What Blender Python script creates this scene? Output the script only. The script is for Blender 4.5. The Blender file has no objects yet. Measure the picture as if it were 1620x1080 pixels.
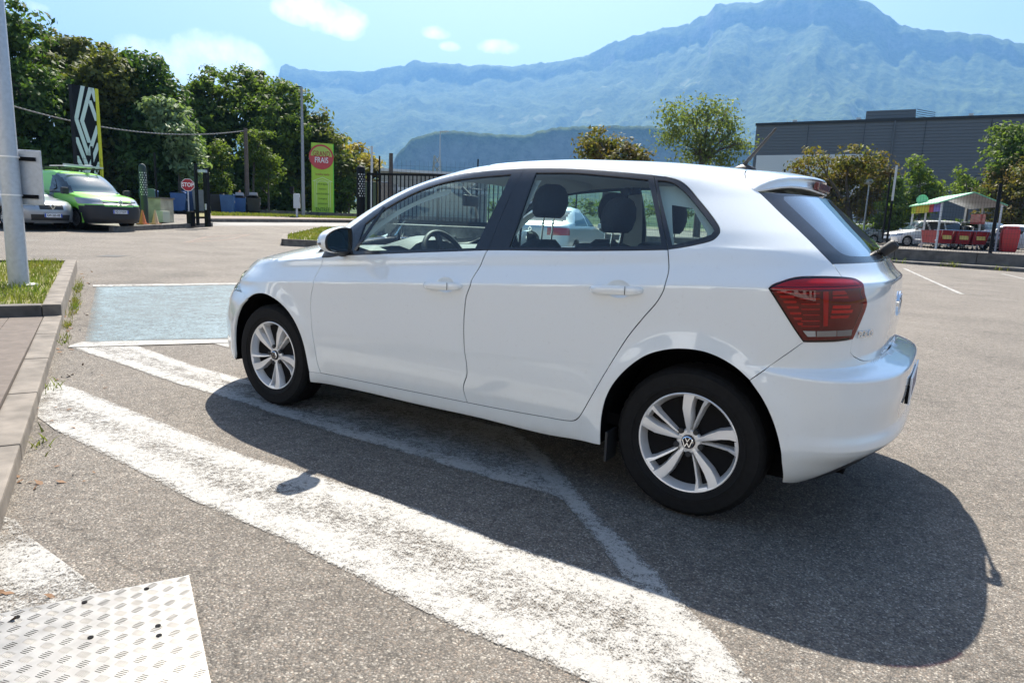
import bpy, bmesh, math, random
import numpy as np
from mathutils import Vector, Matrix
from mathutils.geometry import delaunay_2d_cdt
SC=bpy.context.scene
COL=SC.collection
# ---------------------------------------------------------------- camera
cam=bpy.data.cameras.new('camera');co=bpy.data.objects.new('camera',cam);COL.objects.link(co)
cam.sensor_fit='HORIZONTAL';cam.sensor_width=36.0;cam.lens=24.0
cam.clip_start=.05;cam.clip_end=40000
co.matrix_world=Matrix(((-0.83727,0.125979,-0.53208,-0.817691),(-0.545478,-0.125068,0.828741,3.41985),(0.037858,0.984117,0.173435,1.151963),(0.0,0.0,0.0,1.0)))
SC.camera=co
# ---------------------------------------------------------------- light
SUN=Vector((.44,-.62,1.0)).normalized()
wd=bpy.data.worlds.new('World');SC.world=wd;wd.use_nodes=True
SC.view_settings.view_transform='Standard';SC.view_settings.look='None'
SC.view_settings.exposure=1.60;SC.view_settings.gamma=1
SC.cycles.max_bounces=10;SC.cycles.transparent_max_bounces=24
SC.cycles.volume_bounces=0
SC.cycles.caustics_reflective=False;SC.cycles.caustics_refractive=False
def world_nodes():
    nt=wd.node_tree;N=nt.nodes;L=nt.links;N.clear()
    out=N.new('ShaderNodeOutputWorld');bg=N.new('ShaderNodeBackground');bg.inputs[1].default_value=.068
    sky=N.new('ShaderNodeTexSky');sky.sky_type='NISHITA';sky.sun_disc=False
    sky.sun_elevation=math.asin(SUN.z);sky.sun_rotation=math.atan2(SUN.x,SUN.y)
    sky.altitude=250;sky.air_density=1.1;sky.dust_density=2.0;sky.ozone_density=1.0
    tc=N.new('ShaderNodeTexCoord')
    # clouds: soft patches in fixed world directions, broken up by noise
    clouds=[[0.8311,-0.5281,0.1742,-0.5363,-0.844,0.0,-0.1471,0.0934,0.9847,0.0694,0.0352,0.95],[0.8109,-0.5543,0.1875,-0.5643,-0.8256,0.0,-0.1548,0.1058,0.9823,0.0648,0.037,0.95],[0.8466,-0.5058,0.1659,-0.5129,-0.8585,0.0,-0.1425,0.0851,0.9861,0.0444,0.0278,0.75],[0.7949,-0.579,0.1813,-0.5887,-0.8083,0.0,-0.1465,0.1067,0.9834,0.0463,0.0241,0.8],[0.8284,-0.5271,0.1894,-0.5368,-0.8437,0.0,-0.1598,0.1017,0.9819,0.037,0.0241,0.9],[0.729,-0.6358,0.2536,-0.6573,-0.7537,0.0,-0.1911,0.1667,0.9673,0.0556,0.0222,0.9],[0.7019,-0.6694,0.2435,-0.6902,-0.7236,0.0,-0.1762,0.1681,0.9699,0.0333,0.0222,0.8],[0.7217,-0.65,0.238,-0.6692,-0.7431,0.0,-0.1768,0.1593,0.9713,0.0278,0.0111,0.6],[0.8592,-0.4772,0.1845,-0.4855,-0.8742,0.0,-0.1613,0.0896,0.9828,0.037,0.0204,0.7],[0.5527,-0.8013,0.2292,-0.8232,-0.5678,0.0,-0.1301,0.1887,0.9734,0.037,0.0111,0.5],[0.6184,-0.7477,0.2421,-0.7706,-0.6373,0.0,-0.1543,0.1866,0.9702,0.0241,0.0093,0.45],[0.6061,-0.7624,0.2267,-0.7828,-0.6223,0.0,-0.1411,0.1775,0.974,0.0167,0.0074,0.42],[0.7614,-0.6257,0.1697,-0.6349,-0.7726,0.0,-0.1311,0.1077,0.9855,0.0241,0.0093,0.5],[0.9045,-0.3685,0.2146,-0.3773,-0.9261,0.0,-0.1988,0.081,0.9767,0.037,0.0093,0.5],[0.8524,-0.5024,0.145,-0.5078,-0.8615,0.0,-0.1249,0.0736,0.9894,0.0231,0.0167,0.6]]
    acc=None
    for (dx,dy,dz,ux,uy,uz,vx,vy,vz,ra,rb,w) in clouds:
        def dot(a):
            n=N.new('ShaderNodeVectorMath');n.operation='DOT_PRODUCT';n.inputs[1].default_value=a;L.new(tc.outputs['Generated'],n.inputs[0]);return n.outputs['Value']
        def mth(op,a,b=None):
            n=N.new('ShaderNodeMath');n.operation=op
            for i,q in enumerate((a,b)):
                if q is None: continue
                if isinstance(q,(int,float)): n.inputs[i].default_value=q
                else: L.new(q,n.inputs[i])
            return n.outputs[0]
        f=dot((dx,dy,dz));u=mth('DIVIDE',dot((ux,uy,uz)),f);v=mth('DIVIDE',dot((vx,vy,vz)),f)
        r=mth('ADD',mth('POWER',mth('ABSOLUTE',mth('DIVIDE',u,ra)),2),mth('POWER',mth('ABSOLUTE',mth('DIVIDE',v,rb)),2))
        m=mth('MULTIPLY',mth('MAXIMUM',mth('SUBTRACT',1.0,r),0.0),w)
        m=mth('MULTIPLY',m,mth('GREATER_THAN',f,0.0))
        acc=m if acc is None else mth('MAXIMUM',acc,m)
    nz=N.new('ShaderNodeTexNoise');nz.inputs['Scale'].default_value=26;nz.inputs['Detail'].default_value=9;nz.inputs['Roughness'].default_value=.6
    L.new(tc.outputs['Generated'],nz.inputs[0])
    s=mth('ADD',acc,mth('MULTIPLY',mth('SUBTRACT',nz.outputs[0],.5),2.4))
    s=mth('MULTIPLY',s,mth('MINIMUM',mth('MULTIPLY',acc,5.0),1.0))
    mr=N.new('ShaderNodeMapRange');mr.inputs[1].default_value=.05;mr.inputs[2].default_value=1.05;mr.clamp=True;L.new(s,mr.inputs[0])
    mx=N.new('ShaderNodeMix');mx.data_type='RGBA';L.new(mr.outputs[0],mx.inputs['Factor']);L.new(sky.outputs[0],mx.inputs['A'])
    mx.inputs['B'].default_value=(13,13,13.3,1)
    L.new(mx.outputs['Result'],bg.inputs[0]);L.new(bg.outputs[0],out.inputs[0])
world_nodes()
sl=bpy.data.lights.new('sun','SUN');sl.energy=5.0;sl.angle=math.radians(.53);sl.color=(1,.925,.81)
so=bpy.data.objects.new('sun',sl);COL.objects.link(so);so.rotation_mode='QUATERNION';so.rotation_quaternion=SUN.to_track_quat('Z','Y')
# ---------------------------------------------------------------- body surface functions of the white hatchback
def pchip(xs,ys):
    xs=np.array(xs,float);ys=np.array(ys,float);h=np.diff(xs);d=np.diff(ys)/h;m=np.zeros(len(xs))
    for i in range(1,len(xs)-1):
        if d[i-1]*d[i]>0:
            w1=2*h[i]+h[i-1];w2=h[i]+2*h[i-1];m[i]=(w1+w2)/(w1/d[i-1]+w2/d[i])
    m[0]=d[0];m[-1]=d[-1]
    def f(x):
        x=np.clip(x,xs[0],xs[-1]);i=np.clip(np.searchsorted(xs,x)-1,0,len(xs)-2)
        t=(x-xs[i])/h[i];t2=t*t;t3=t2*t
        return ys[i]*(2*t3-3*t2+1)+h[i]*m[i]*(t3-2*t2+t)+ys[i+1]*(3*t2-2*t3)+h[i]*m[i+1]*(t3-t2)
    return f
def sm(a,b,x):
    t=np.clip((x-a)/(b-a),0,1);return t*t*(3-2*t)
ZT=1.469
_W=[(.12,.77),(.17,.800),(.205,.828),(.235,.843),(.30,.8535),(.37,.8620),(.422,.8678),(.432,.8688),(.445,.8696),(.50,.8718),(.55,.8738),(.7,.8765),(.80,.8775),(.852,.8780),(.858,.8772),(.864,.8752),(.90,.8595),(.936,.8440),(.943,.8418),(.985,.8315),(1.0,.826),(1.01,.820),(1.1,.782),(1.2,.736),(1.3,.682),(1.36,.643),(1.40,.605),(1.42,.575),(1.438,.54),(1.452,.455),(1.4605,.27)]
_s=[np.sqrt(ZT-z) for z,w in _W][::-1];_w=[w for z,w in _W][::-1]
Wf=pchip([0]+_s,[0]+_w)
roofc=pchip([-.7,-.3,-.15,0,.3,.5,.8,1.0,1.3,1.5,1.7,3.4],[1.40,1.40,1.412,1.425,1.451,1.460,ZT,ZT-.001,1.455,1.437,1.42,1.42])
F=pchip([.10,.2,.3,.45,.58,.66,.70,.75,.80,.85,.90,.94,.97,1.0,1.03,1.06,1.2,1.3,1.38,1.43,1.47],[3.2,3.35,3.41,3.41,3.40,3.36,3.32,3.28,3.21,3.12,2.98,2.83,2.70,2.55,2.42,2.35,2.12,1.93,1.72,1.52,.9])
R=pchip([.10,.17,.25,.30,.355,.372,.385,.43,.55,.625,.634,.640,.646,.652,.660,.667,.72,.80,.88,.95,.972,.985,1.0,1.055,1.1,1.2,1.3,1.36,1.42,1.47],[-.40,-.50,-.61,-.660,-.713,-.720,-.719,-.706,-.716,-.716,-.713,-.703,-.680,-.655,-.622,-.612,-.620,-.624,-.622,-.616,-.613,-.600,-.585,-.548,-.51,-.40,-.29,-.22,-.12,.4])
LF=pchip([.1,.3,.45,.6,.7,.8,.9,1.0,1.1,1.3,1.47],[.7,.75,.78,.88,.95,.84,.70,.5,.42,.46,.7])
LR=pchip([.1,.3,.6,.8,.95,1.1,1.3,1.47],[.5,.48,.48,.46,.46,.46,.42,.7])
PF=2.5;PR=3.0
rise=lambda x: .073*(1.076-np.clip(x,.0,3.))+np.where(x<0,.073*(-x)*.6,0)
def zz(x,z):
    zs=z-rise(x)*sm(.38,.72,z)*(1-sm(1.08,1.33,z))
    return zs+(ZT-roofc(x))*sm(1.05,1.34,z)
def Wx(x,z):
    zp=zz(x,z)
    w=Wf(np.sqrt(np.maximum(ZT-zp,0)))
    # hood crown
    dz=zp-.990
    wh=.823*np.maximum(1-np.clip(dz/.125,0,1)**.9,0)**.42
    k=sm(2.05,2.3,x)*(dz>0);w=w*(1-k)+np.minimum(wh,w)*k
    # barrel plan
    b=1-.030*(np.clip(x-1.5,0,2)/1.9)**2-.022*(np.clip(.6-x,0,2)/1.2)**2
    g=sm(.95,1.3,z)
    b=b-g*.05*(np.clip(.75-x,0,2)/1.1)**2-g*.03*(np.clip(x-.75,0,2))**2
    w=w*b
    # arch flares
    for cx in (0.,2.55):
        r=np.hypot(x-cx,z-.305)
        w=w+.012*np.exp(-((r-.37)/.06)**2)*sm(.2,.35,z+.05)*np.where(z<.95,1,0)
        # flatten lower tuck around arches
        w=w+(.868-w)*np.exp(-((np.maximum(r-.37,0))/.07)**2)*(1-sm(.36,.54,z))*.6
    return w
def G(x,y,z):
    """implicit: <0 inside"""
    z=np.asarray(z,float);w=np.maximum(Wx(x,z),1e-4)
    tr=np.maximum(1-(x-R(z))/LR(z),0);tf=np.maximum(1-(F(z)-x)/LF(z),0)
    P=np.where(x>1.2,PF,PR)
    v=(np.abs(y)/w)**P+tr**P+tf**P
    v=v**(1/P)-1
    top=ZT-zz(x,z)
    return np.where(top<=0,np.maximum(v,.01-top),v)
def solve(o,d,a,b,n=40):
    """root of G along o+t*d, t in [a,b], G(a)<0<G(b)"""
    o=np.asarray(o,float);d=np.asarray(d,float)
    a=np.full(d.shape[0],a,float);b=np.full(d.shape[0],b,float)
    for _ in range(n):
        m=.5*(a+b);q=o+d*m[:,None];g=G(q[:,0],q[:,1],q[:,2]);i=g<0
        a=np.where(i,m,a);b=np.where(i,b,m)
    return o+d*(.5*(a+b))[:,None]
def normal(P,e=1.5e-3):
    n=np.stack([(G(*(P+np.eye(3)[k]*e).T)-G(*(P-np.eye(3)[k]*e).T)) for k in range(3)],-1)
    return n/np.maximum(np.linalg.norm(n,axis=1,keepdims=True),1e-9)
# charts -> 3D.  side: (x,z)  polar: (a,z) about (.25,0)  top: (x,y)  rear:(y,z)
def chart(kind,uv,side=1):
    uv=np.asarray(uv,float);n=len(uv);z0=np.zeros(n)
    if kind=='side':
        o=np.stack([uv[:,0],z0,uv[:,1]],-1);d=np.stack([z0,z0+side,z0],-1);P=solve(o,d,0,1.2)
    elif kind=='polar':
        a=uv[:,0];o=np.stack([z0+AX,z0,uv[:,1]],-1);d=np.stack([-np.sin(a),np.cos(a)*side,z0],-1);P=solve(o,d,0,4)
    elif kind=='front':
        a=uv[:,0];o=np.stack([z0+2.2,z0,uv[:,1]],-1);d=np.stack([np.sin(a),np.cos(a)*side,z0],-1);P=solve(o,d,0,4)
    elif kind=='top':
        o=np.stack([uv[:,0],uv[:,1]*side,z0+.5],-1);d=np.stack([z0,z0,z0+1],-1);P=solve(o,d,0,1.2)
    return P
AX=.25
def unchart(kind,P):
    P=np.asarray(P)
    if kind=='side': return P[:,[0,2]]
    if kind=='top': return P[:,[0,1]]
    if kind=='polar': return np.stack([np.arctan2(-(P[:,0]-AX),P[:,1]),P[:,2]],-1)
    if kind=='front': return np.stack([np.arctan2(P[:,0]-2.2,P[:,1]),P[:,2]],-1)
# ---------------------------------------------------------------- helpers
def tag(o,label=None,cat=None,group=None,kind=None):
    if label: o['label']=label
    if cat: o['category']=cat
    if group: o['group']=group
    if kind: o['kind']=kind
    return o
def empty(name,loc,rz=0,label=None,cat=None,group=None):
    o=bpy.data.objects.new(name,None);COL.objects.link(o);o.location=loc;o.rotation_euler=(0,0,rz);o.empty_display_size=.1
    return tag(o,label,cat,group)
def children_of(o): return [c for c in bpy.data.objects if c.parent==o]
def copy_tree(o,parent=None):
    c=o.copy();COL.objects.link(c);c.parent=parent
    for ch in children_of(o): copy_tree(ch,c)
    return c
def link_mesh(name,me,mats,parent=None,loc=None):
    o=bpy.data.objects.new(name,me);COL.objects.link(o)
    for m in (mats if isinstance(mats,(list,tuple)) else [mats]): me.materials.append(m)
    if parent: o.parent=parent
    if loc is not None: o.location=loc
    return o
def fast_mesh(name,V,Fq,smooth=False,normals=None,matidx=None):
    """V (n,3); Fq list of arrays each (m,k)"""
    me=bpy.data.meshes.new(name);V=np.asarray(V,np.float32)
    me.vertices.add(len(V));me.vertices.foreach_set('co',V.ravel())
    Fq=[np.asarray(f,np.int32) for f in Fq if len(f)]
    tot=sum(f.size for f in Fq);nf=sum(len(f) for f in Fq)
    me.loops.add(tot);me.loops.foreach_set('vertex_index',np.concatenate([f.ravel() for f in Fq]))
    me.polygons.add(nf);st=[];c=0
    for f in Fq:
        k=f.shape[1];st.append(c+np.arange(len(f))*k);c+=f.size
    me.polygons.foreach_set('loop_start',np.concatenate(st).astype(np.int32))
    if smooth: me.polygons.foreach_set('use_smooth',np.ones(nf,bool))
    if matidx is not None: me.polygons.foreach_set('material_index',np.asarray(matidx,np.int32))
    me.update(calc_edges=True);me.validate()
    if normals is not None and len(normals)==len(me.vertices):
        me.normals_split_custom_set_from_vertices(np.asarray(normals,float).tolist())
    return me
class MB:
    """collects simple solids into ONE mesh"""
    def __init__(s): s.v=[];s.f=[];s.n=0
    def add(s,V,Fs):
        V=[tuple(map(float,v)) for v in V];s.v+=V;s.f+=[tuple(i+s.n for i in f) for f in Fs];s.n+=len(V);return s
    def box(s,c,d,rz=0,M=None):
        hx,hy,hz=d[0]/2,d[1]/2,d[2]/2
        V=[Vector((x,y,z)) for x in(-hx,hx) for y in(-hy,hy) for z in(-hz,hz)]
        R=M if M is not None else Matrix.Rotation(rz,3,'Z')
        V=[R@v+Vector(c) for v in V]
        return s.add(V,[(0,1,3,2),(4,6,7,5),(0,4,5,1),(2,3,7,6),(0,2,6,4),(1,5,7,3)])
    def bar(s,a,b,w,h=None,up=(0,0,1)):
        a=Vector(a);b=Vector(b);h=h or w;d=(b-a);L=d.length;d.normalize();u=Vector(up)
        if abs(d.dot(u))>.98:u=Vector((1,0,0))
        x=d.cross(u).normalized();y=x.cross(d)
        M=Matrix((x,d,y)).transposed();return s.box((a+b)/2,(w,L,h),M=M)
    def tube(s,pts,r,n=8,caps=True):
        pts=[Vector(p) for p in pts];R=r if isinstance(r,(list,tuple)) else [r]*len(pts);V=[];Fs=[];pu=None
        for i,p in enumerate(pts):
            d=(pts[min(i+1,len(pts)-1)]-pts[max(i-1,0)]).normalized()
            if pu is None: pu=Vector((0,0,1)) if abs(d.z)<.9 else Vector((1,0,0))
            x=d.cross(pu).normalized();y=x.cross(d).normalized();pu=y
            for k in range(n):
                a=2*math.pi*k/n;V.append(p+(x*math.cos(a)+y*math.sin(a))*R[i])
        for i in range(len(pts)-1):
            for k in range(n): Fs.append((i*n+k,i*n+(k+1)%n,(i+1)*n+(k+1)%n,(i+1)*n+k))
        if caps: Fs.append(tuple(range(n))[::-1]);Fs.append(tuple((len(pts)-1)*n+k for k in range(n)))
        return s.add(V,Fs)
    def lathe(s,prof,n=32,M=None,c=(0,0,0),close=False):
        """prof [(r,z)] about z"""
        V=[];Fs=[];M=M if M is not None else Matrix.Identity(3);m=len(prof)
        for r,z in prof:
            for k in range(n):
                a=2*math.pi*k/n;V.append(M@Vector((r*math.cos(a),r*math.sin(a),z))+Vector(c))
        for i in range(m if close else m-1):
            for k in range(n): Fs.append((i*n+k,i*n+(k+1)%n,((i+1)%m)*n+(k+1)%n,((i+1)%m)*n+k))
        if not close:
            if prof[0][0]>1e-5: Fs.append(tuple(range(n))[::-1])
            if prof[-1][0]>1e-5: Fs.append(tuple((m-1)*n+k for k in range(n)))
        return s.add(V,Fs)
    def prism(s,poly,a,b,M=None,c=(0,0,0)):
        """2D poly (x,y) extruded z a..b"""
        M=M if M is not None else Matrix.Identity(3);n=len(poly)
        V=[M@Vector((x,y,a))+Vector(c) for x,y in poly]+[M@Vector((x,y,b))+Vector(c) for x,y in poly]
        return s.add(V,[tuple(range(n))[::-1],tuple(range(n,2*n))]+[(i,(i+1)%n,n+(i+1)%n,n+i) for i in range(n)])
    def build(s,name,mats,parent=None,smooth=None,bevel=0,loc=None,seg=2):
        me=bpy.data.meshes.new(name);me.from_pydata(s.v,[],s.f);me.validate()
        bm=bmesh.new();bm.from_mesh(me);bmesh.ops.recalc_face_normals(bm,faces=bm.faces)
        if bevel: bmesh.ops.bevel(bm,geom=[e for e in bm.edges if len(e.link_faces)==2 and e.calc_face_angle(0)>.5],offset=bevel,segments=seg,profile=.7,affect='EDGES',clamp_overlap=True)
        bm.to_mesh(me);bm.free()
        if smooth is not None:
            me.polygons.foreach_set('use_smooth',[True]*len(me.polygons))
            try: me.set_sharp_from_angle(angle=math.radians(smooth))
            except Exception: pass
        me.update();return link_mesh(name,me,mats,parent,loc)
def text_mesh(txt,size,depth,name,mat,parent,M,font_scale=(1,1),align='CENTER',bold=0.0):
    """flat/extruded lettering; M 4x4 placing local XY plane"""
    cu=bpy.data.curves.new(name,'FONT');cu.body=txt;cu.size=size;cu.extrude=depth;cu.align_x=align;cu.align_y='CENTER';cu.offset=bold
    ob=bpy.data.objects.new(name,cu);COL.objects.link(ob)
    dg=bpy.context.evaluated_depsgraph_get();me=bpy.data.meshes.new_from_object(ob.evaluated_get(dg))
    bpy.data.objects.remove(ob);bpy.data.curves.remove(cu)
    me.transform(Matrix.Diagonal((font_scale[0],font_scale[1],1,1)));me.transform(M)
    me.name=name;me.materials.clear();return link_mesh(name,me,mat,parent)
def frame_M(o,x,y):
    x=Vector(x).normalized();y=Vector(y);z=x.cross(y).normalized();y=z.cross(x)
    M=Matrix((x,y,z)).transposed().to_4x4();M.translation=Vector(o);return M
# ---------------------------------------------------------------- materials
def mat(name,col=(.5,.5,.5),rough=.5,metal=0,coat=0,spec=.5,trans=0,emit=None,nd=None):
    m=bpy.data.materials.new(name);m.use_nodes=True;b=m.node_tree.nodes['Principled BSDF']
    b.inputs['Base Color'].default_value=(*col,1);b.inputs['Roughness'].default_value=rough;b.inputs['Metallic'].default_value=metal
    b.inputs['Coat Weight'].default_value=coat;b.inputs['Coat Roughness'].default_value=.02;b.inputs['Specular IOR Level'].default_value=spec
    b.inputs['Transmission Weight'].default_value=trans
    if nd: noisy(m,*nd)
    return m
def noisy(m,scale,amt,bump=0,detail=5,coord='Object',rough_amt=0):
    """multiplies base colour by noise and adds bump"""
    nt=m.node_tree;N=nt.nodes;L=nt.links;b=N['Principled BSDF'];tc=N.new('ShaderNodeTexCoord')
    n=N.new('ShaderNodeTexNoise');n.inputs['Scale'].default_value=scale;n.inputs['Detail'].default_value=detail;L.new(tc.outputs[coord],n.inputs[0])
    mr=N.new('ShaderNodeMapRange');mr.inputs[1].default_value=.25;mr.inputs[2].default_value=.75;mr.inputs[3].default_value=1-amt;mr.inputs[4].default_value=1+amt;L.new(n.outputs[0],mr.inputs[0])
    c=b.inputs['Base Color'].default_value[:]
    mx=N.new('ShaderNodeVectorMath');mx.operation='SCALE';mx.inputs[0].default_value=c[:3];L.new(mr.outputs[0],mx.inputs['Scale']);L.new(mx.outputs[0],b.inputs['Base Color'])
    if bump:
        bp=N.new('ShaderNodeBump');bp.inputs['Strength'].default_value=1;bp.inputs['Distance'].default_value=bump;L.new(n.outputs[0],bp.inputs['Height']);L.new(bp.outputs[0],b.inputs['Normal'])
    return m
def glass_mat(name,tint,refl=1.0,dirt=0.0):
    m=bpy.data.materials.new(name);m.use_nodes=True;nt=m.node_tree;N=nt.nodes;L=nt.links;N.clear()
    o=N.new('ShaderNodeOutputMaterial');t=N.new('ShaderNodeBsdfTransparent');t.inputs[0].default_value=(*tint,1)
    g=N.new('ShaderNodeBsdfGlossy');g.inputs['Roughness'].default_value=.01;f=N.new('ShaderNodeFresnel');ge=N.new('ShaderNodeNewGeometry');io=N.new('ShaderNodeMapRange');io.inputs[3].default_value=1.5;io.inputs[4].default_value=1/1.5;L.new(ge.outputs['Backfacing'],io.inputs[0]);L.new(io.outputs[0],f.inputs[0])
    mu=N.new('ShaderNodeMath');mu.operation='MULTIPLY';mu.inputs[1].default_value=refl;mu.use_clamp=True
    mx=N.new('ShaderNodeMixShader');L.new(f.outputs[0],mu.inputs[0]);L.new(mu.outputs[0],mx.inputs[0]);L.new(t.outputs[0],mx.inputs[1]);L.new(g.outputs[0],mx.inputs[2]);L.new(mx.outputs[0],o.inputs[0])
    return m
M={}
M['paint']=mat('white_car_paint',(.80,.835,.835),.22,0,1.0,.5);M['paint'].node_tree.nodes['Principled BSDF'].inputs['Coat IOR'].default_value=1.8
M['gloss_black']=mat('gloss_black_trim',(.012,.013,.016),.22,0,.3)
M['trim']=mat('black_plastic',(.02,.021,.023),.55,nd=(300,.25,.0004))
M['dark']=mat('dark_void',(.008,.008,.009),.95,spec=.05)
M['rubber']=mat('tyre_rubber',(.0085,.0086,.0092),.75,spec=.22,nd=(60,.3,.0003))
M['alloy']=mat('silver_alloy',(.82,.82,.82),.30,.45,.6)
M['alloy_dark']=mat('dark_brake_metal',(.010,.010,.011),.8,.0,spec=.1)
M['chrome']=mat('chrome',(.85,.86,.88),.06,1)
M['glass']=glass_mat('tinted_glass',(.76,.89,.87),1.35)
M['glass_dark']=glass_mat('dark_glass',(.08,.12,.14),3.4)
M['fabric']=mat('seat_fabric',(.026,.029,.040),.9,nd=(150,.4,.0006))
M['interior']=mat('interior_plastic',(.045,.047,.052),.6)
M['headliner']=mat('headliner',(.55,.56,.54),.95)
M['mirror']=mat('mirror_glass',(.45,.55,.55),.02,1)
M['seat_edge']=mat('light_plastic',(.55,.56,.55),.5)
M['plate_w']=mat('plate_white',(.8,.8,.8),.4)
M['plate_blue']=mat('plate_blue',(.02,.08,.45),.4)
M['ink']=mat('plate_ink',(.02,.02,.02),.5)
M['lamp_recess']=mat('brake_lamp_red',(.16,.03,.03),.2,0,.6)
M['red_lens']=glass_mat('red_lamp_lens',(.74,.055,.065),1.5)
M['lamp_black']=mat('lamp_black',(.015,.008,.009),.35);M['lamp_back']=mat('lamp_dark_red_housing',(.17,.014,.018),.35)
M['lamp_red']=mat('lamp_red_bar',(.62,.06,.05),.3)
M['lamp_red2']=mat('lamp_red_block',(.62,.16,.14),.35)
M['lamp_bright']=mat('lamp_red_bright',(.85,.25,.2),.2)
M['lamp_grey']=mat('reversing_lens_grey',(.14,.13,.13),.15,0,1)
M['lamp_white']=mat('reversing_lens_white',(.36,.35,.34),.15,0,1)
M['lamp_red3']=mat('lamp_red_top',(.62,.06,.09),.25)
M['lamp_clear']=mat('clear_lens',(.20,.18,.17),.12,0,1)
M['badge_blue']=mat('badge_dark_blue',(.02,.03,.06),.15,0,.8)
M['plate_grey']=mat('plate_lettering',(.35,.30,.32),.5)
M['head_lens']=glass_mat('headlight_lens',(.85,.9,.92),1.6)
M['dash']=mat('dashboard_grey',(.10,.105,.105),.65)

def grime(m,z0,z1,amt,col=(.30,.26,.21)):
    nt=m.node_tree;N=nt.nodes;L=nt.links;b=N['Principled BSDF'];tc=N.new('ShaderNodeTexCoord');sp=N.new('ShaderNodeSeparateXYZ');L.new(tc.outputs['Object'],sp.inputs[0])
    mr=N.new('ShaderNodeMapRange');mr.inputs[1].default_value=z1;mr.inputs[2].default_value=z0;L.new(sp.outputs[2],mr.inputs[0])
    n=N.new('ShaderNodeTexNoise');n.inputs['Scale'].default_value=9;n.inputs['Detail'].default_value=9;n.inputs['Roughness'].default_value=.7;L.new(tc.outputs['Object'],n.inputs[0])
    m2=N.new('ShaderNodeMapRange');m2.inputs[1].default_value=.35;m2.inputs[2].default_value=.75;L.new(n.outputs[0],m2.inputs[0])
    a=N.new('ShaderNodeMath');a.operation='MULTIPLY';L.new(mr.outputs[0],a.inputs[0]);L.new(m2.outputs[0],a.inputs[1])
    a2=N.new('ShaderNodeMath');a2.operation='MULTIPLY_ADD';a2.inputs[1].default_value=amt;L.new(a.outputs[0],a2.inputs[0])
    n3=N.new('ShaderNodeTexNoise');n3.inputs['Scale'].default_value=60;n3.inputs['Detail'].default_value=6;L.new(tc.outputs['Object'],n3.inputs[0]);m3=N.new('ShaderNodeMapRange');m3.inputs[1].default_value=.62;m3.inputs[2].default_value=.80;m3.inputs[4].default_value=.10;L.new(n3.outputs[0],m3.inputs[0]);L.new(m3.outputs[0],a2.inputs[2])
    mx=N.new('ShaderNodeMix');mx.data_type='RGBA';L.new(a2.outputs[0],mx.inputs['Factor']);mx.inputs['A'].default_value=b.inputs['Base Color'].default_value;mx.inputs['B'].default_value=(*col,1);L.new(mx.outputs['Result'],b.inputs['Base Color'])
    cr=N.new('ShaderNodeMath');cr.operation='MULTIPLY_ADD';cr.inputs[1].default_value=.5;cr.inputs[2].default_value=.02;L.new(a2.outputs[0],cr.inputs[0]);L.new(cr.outputs[0],b.inputs['Coat Roughness'])
grime(M['paint'],.18,.55,.13)
# ---------------------------------------------------------------- surface panels of the white hatchback
def catmull(pts,step,closed=True):
    """resample polygon with Catmull-Rom, keeping corners"""
    P=np.array(pts,float);n=len(P);out=[]
    def ang(i):
        a=P[i]-P[i-1];b=P[(i+1)%n]-P[i];c=(a@b)/max(np.linalg.norm(a)*np.linalg.norm(b),1e-9);return math.acos(max(-1,min(1,c)))
    corner=[ang(i)>math.radians(38) for i in range(n)]
    for i in range(n):
        p1,p2=P[i],P[(i+1)%n];L=np.linalg.norm(p2-p1)
        if L<1e-7: continue
        m1=(p2-P[i-1])/2 if not corner[i] else (p2-p1)
        m2=(P[(i+2)%n]-p1)/2 if not corner[(i+1)%n] else (p2-p1)
        # scale tangents to segment length
        def sc(m): l=np.linalg.norm(m);return m/l*L if l>1e-9 else m
        m1=sc(m1);m2=sc(m2);k=max(1,int(math.ceil(L/step)))
        for j in range(k):
            t=j/k;t2=t*t;t3=t2*t
            out.append(p1*(2*t3-3*t2+1)+m1*(t3-2*t2+t)+p2*(3*t2-2*t3)+m2*(t3-t2))
    return np.array(out)
def inpoly(Q,poly):
    x,y=Q[:,0],Q[:,1];ins=np.zeros(len(Q),bool);n=len(poly)
    for i in range(n):
        x1,y1=poly[i];x2,y2=poly[(i+1)%n]
        c=((y1>y)!=(y2>y));
        if y1!=y2: ins^=c&(x<(x2-x1)*(y-y1)/(y2-y1)+x1)
    return ins
def area(P): return .5*np.sum(P[:,0]*np.roll(P[:,1],-1)-np.roll(P[:,0],-1)*P[:,1])
def inset(P,d,fixed):
    n=len(P);s=1 if area(P)>0 else -1
    a=P-np.roll(P,1,0);b=np.roll(P,-1,0)-P
    na=np.stack([-a[:,1],a[:,0]],-1);nb=np.stack([-b[:,1],b[:,0]],-1)
    na/=np.maximum(np.linalg.norm(na,axis=1,keepdims=True),1e-9);nb/=np.maximum(np.linalg.norm(nb,axis=1,keepdims=True),1e-9)
    m=na+nb;l=np.linalg.norm(m,axis=1,keepdims=True);m=m/np.maximum(l,.3);m=m/np.maximum(l/2,.4)*.5*2
    m=m/np.maximum(np.linalg.norm(m,axis=1,keepdims=True),1e-9)
    k=1/np.clip((m*na).sum(1,keepdims=True),.5,1)
    Q=P+s*d*m*k;Q[fixed]=P[fixed];return Q
def near_seam(P3,seams):
    if not seams: return np.zeros(len(P3),bool)
    d=np.full(len(P3),9.)
    for s in seams:
        s=np.asarray(s)
        for i in range(len(s)-1):
            a,b=s[i],s[i+1];ab=b-a;t=np.clip(((P3-a)@ab)/max(ab@ab,1e-12),0,1)
            d=np.minimum(d,np.linalg.norm(P3-(a+t[:,None]*ab),axis=1))
    return d<.006
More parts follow.
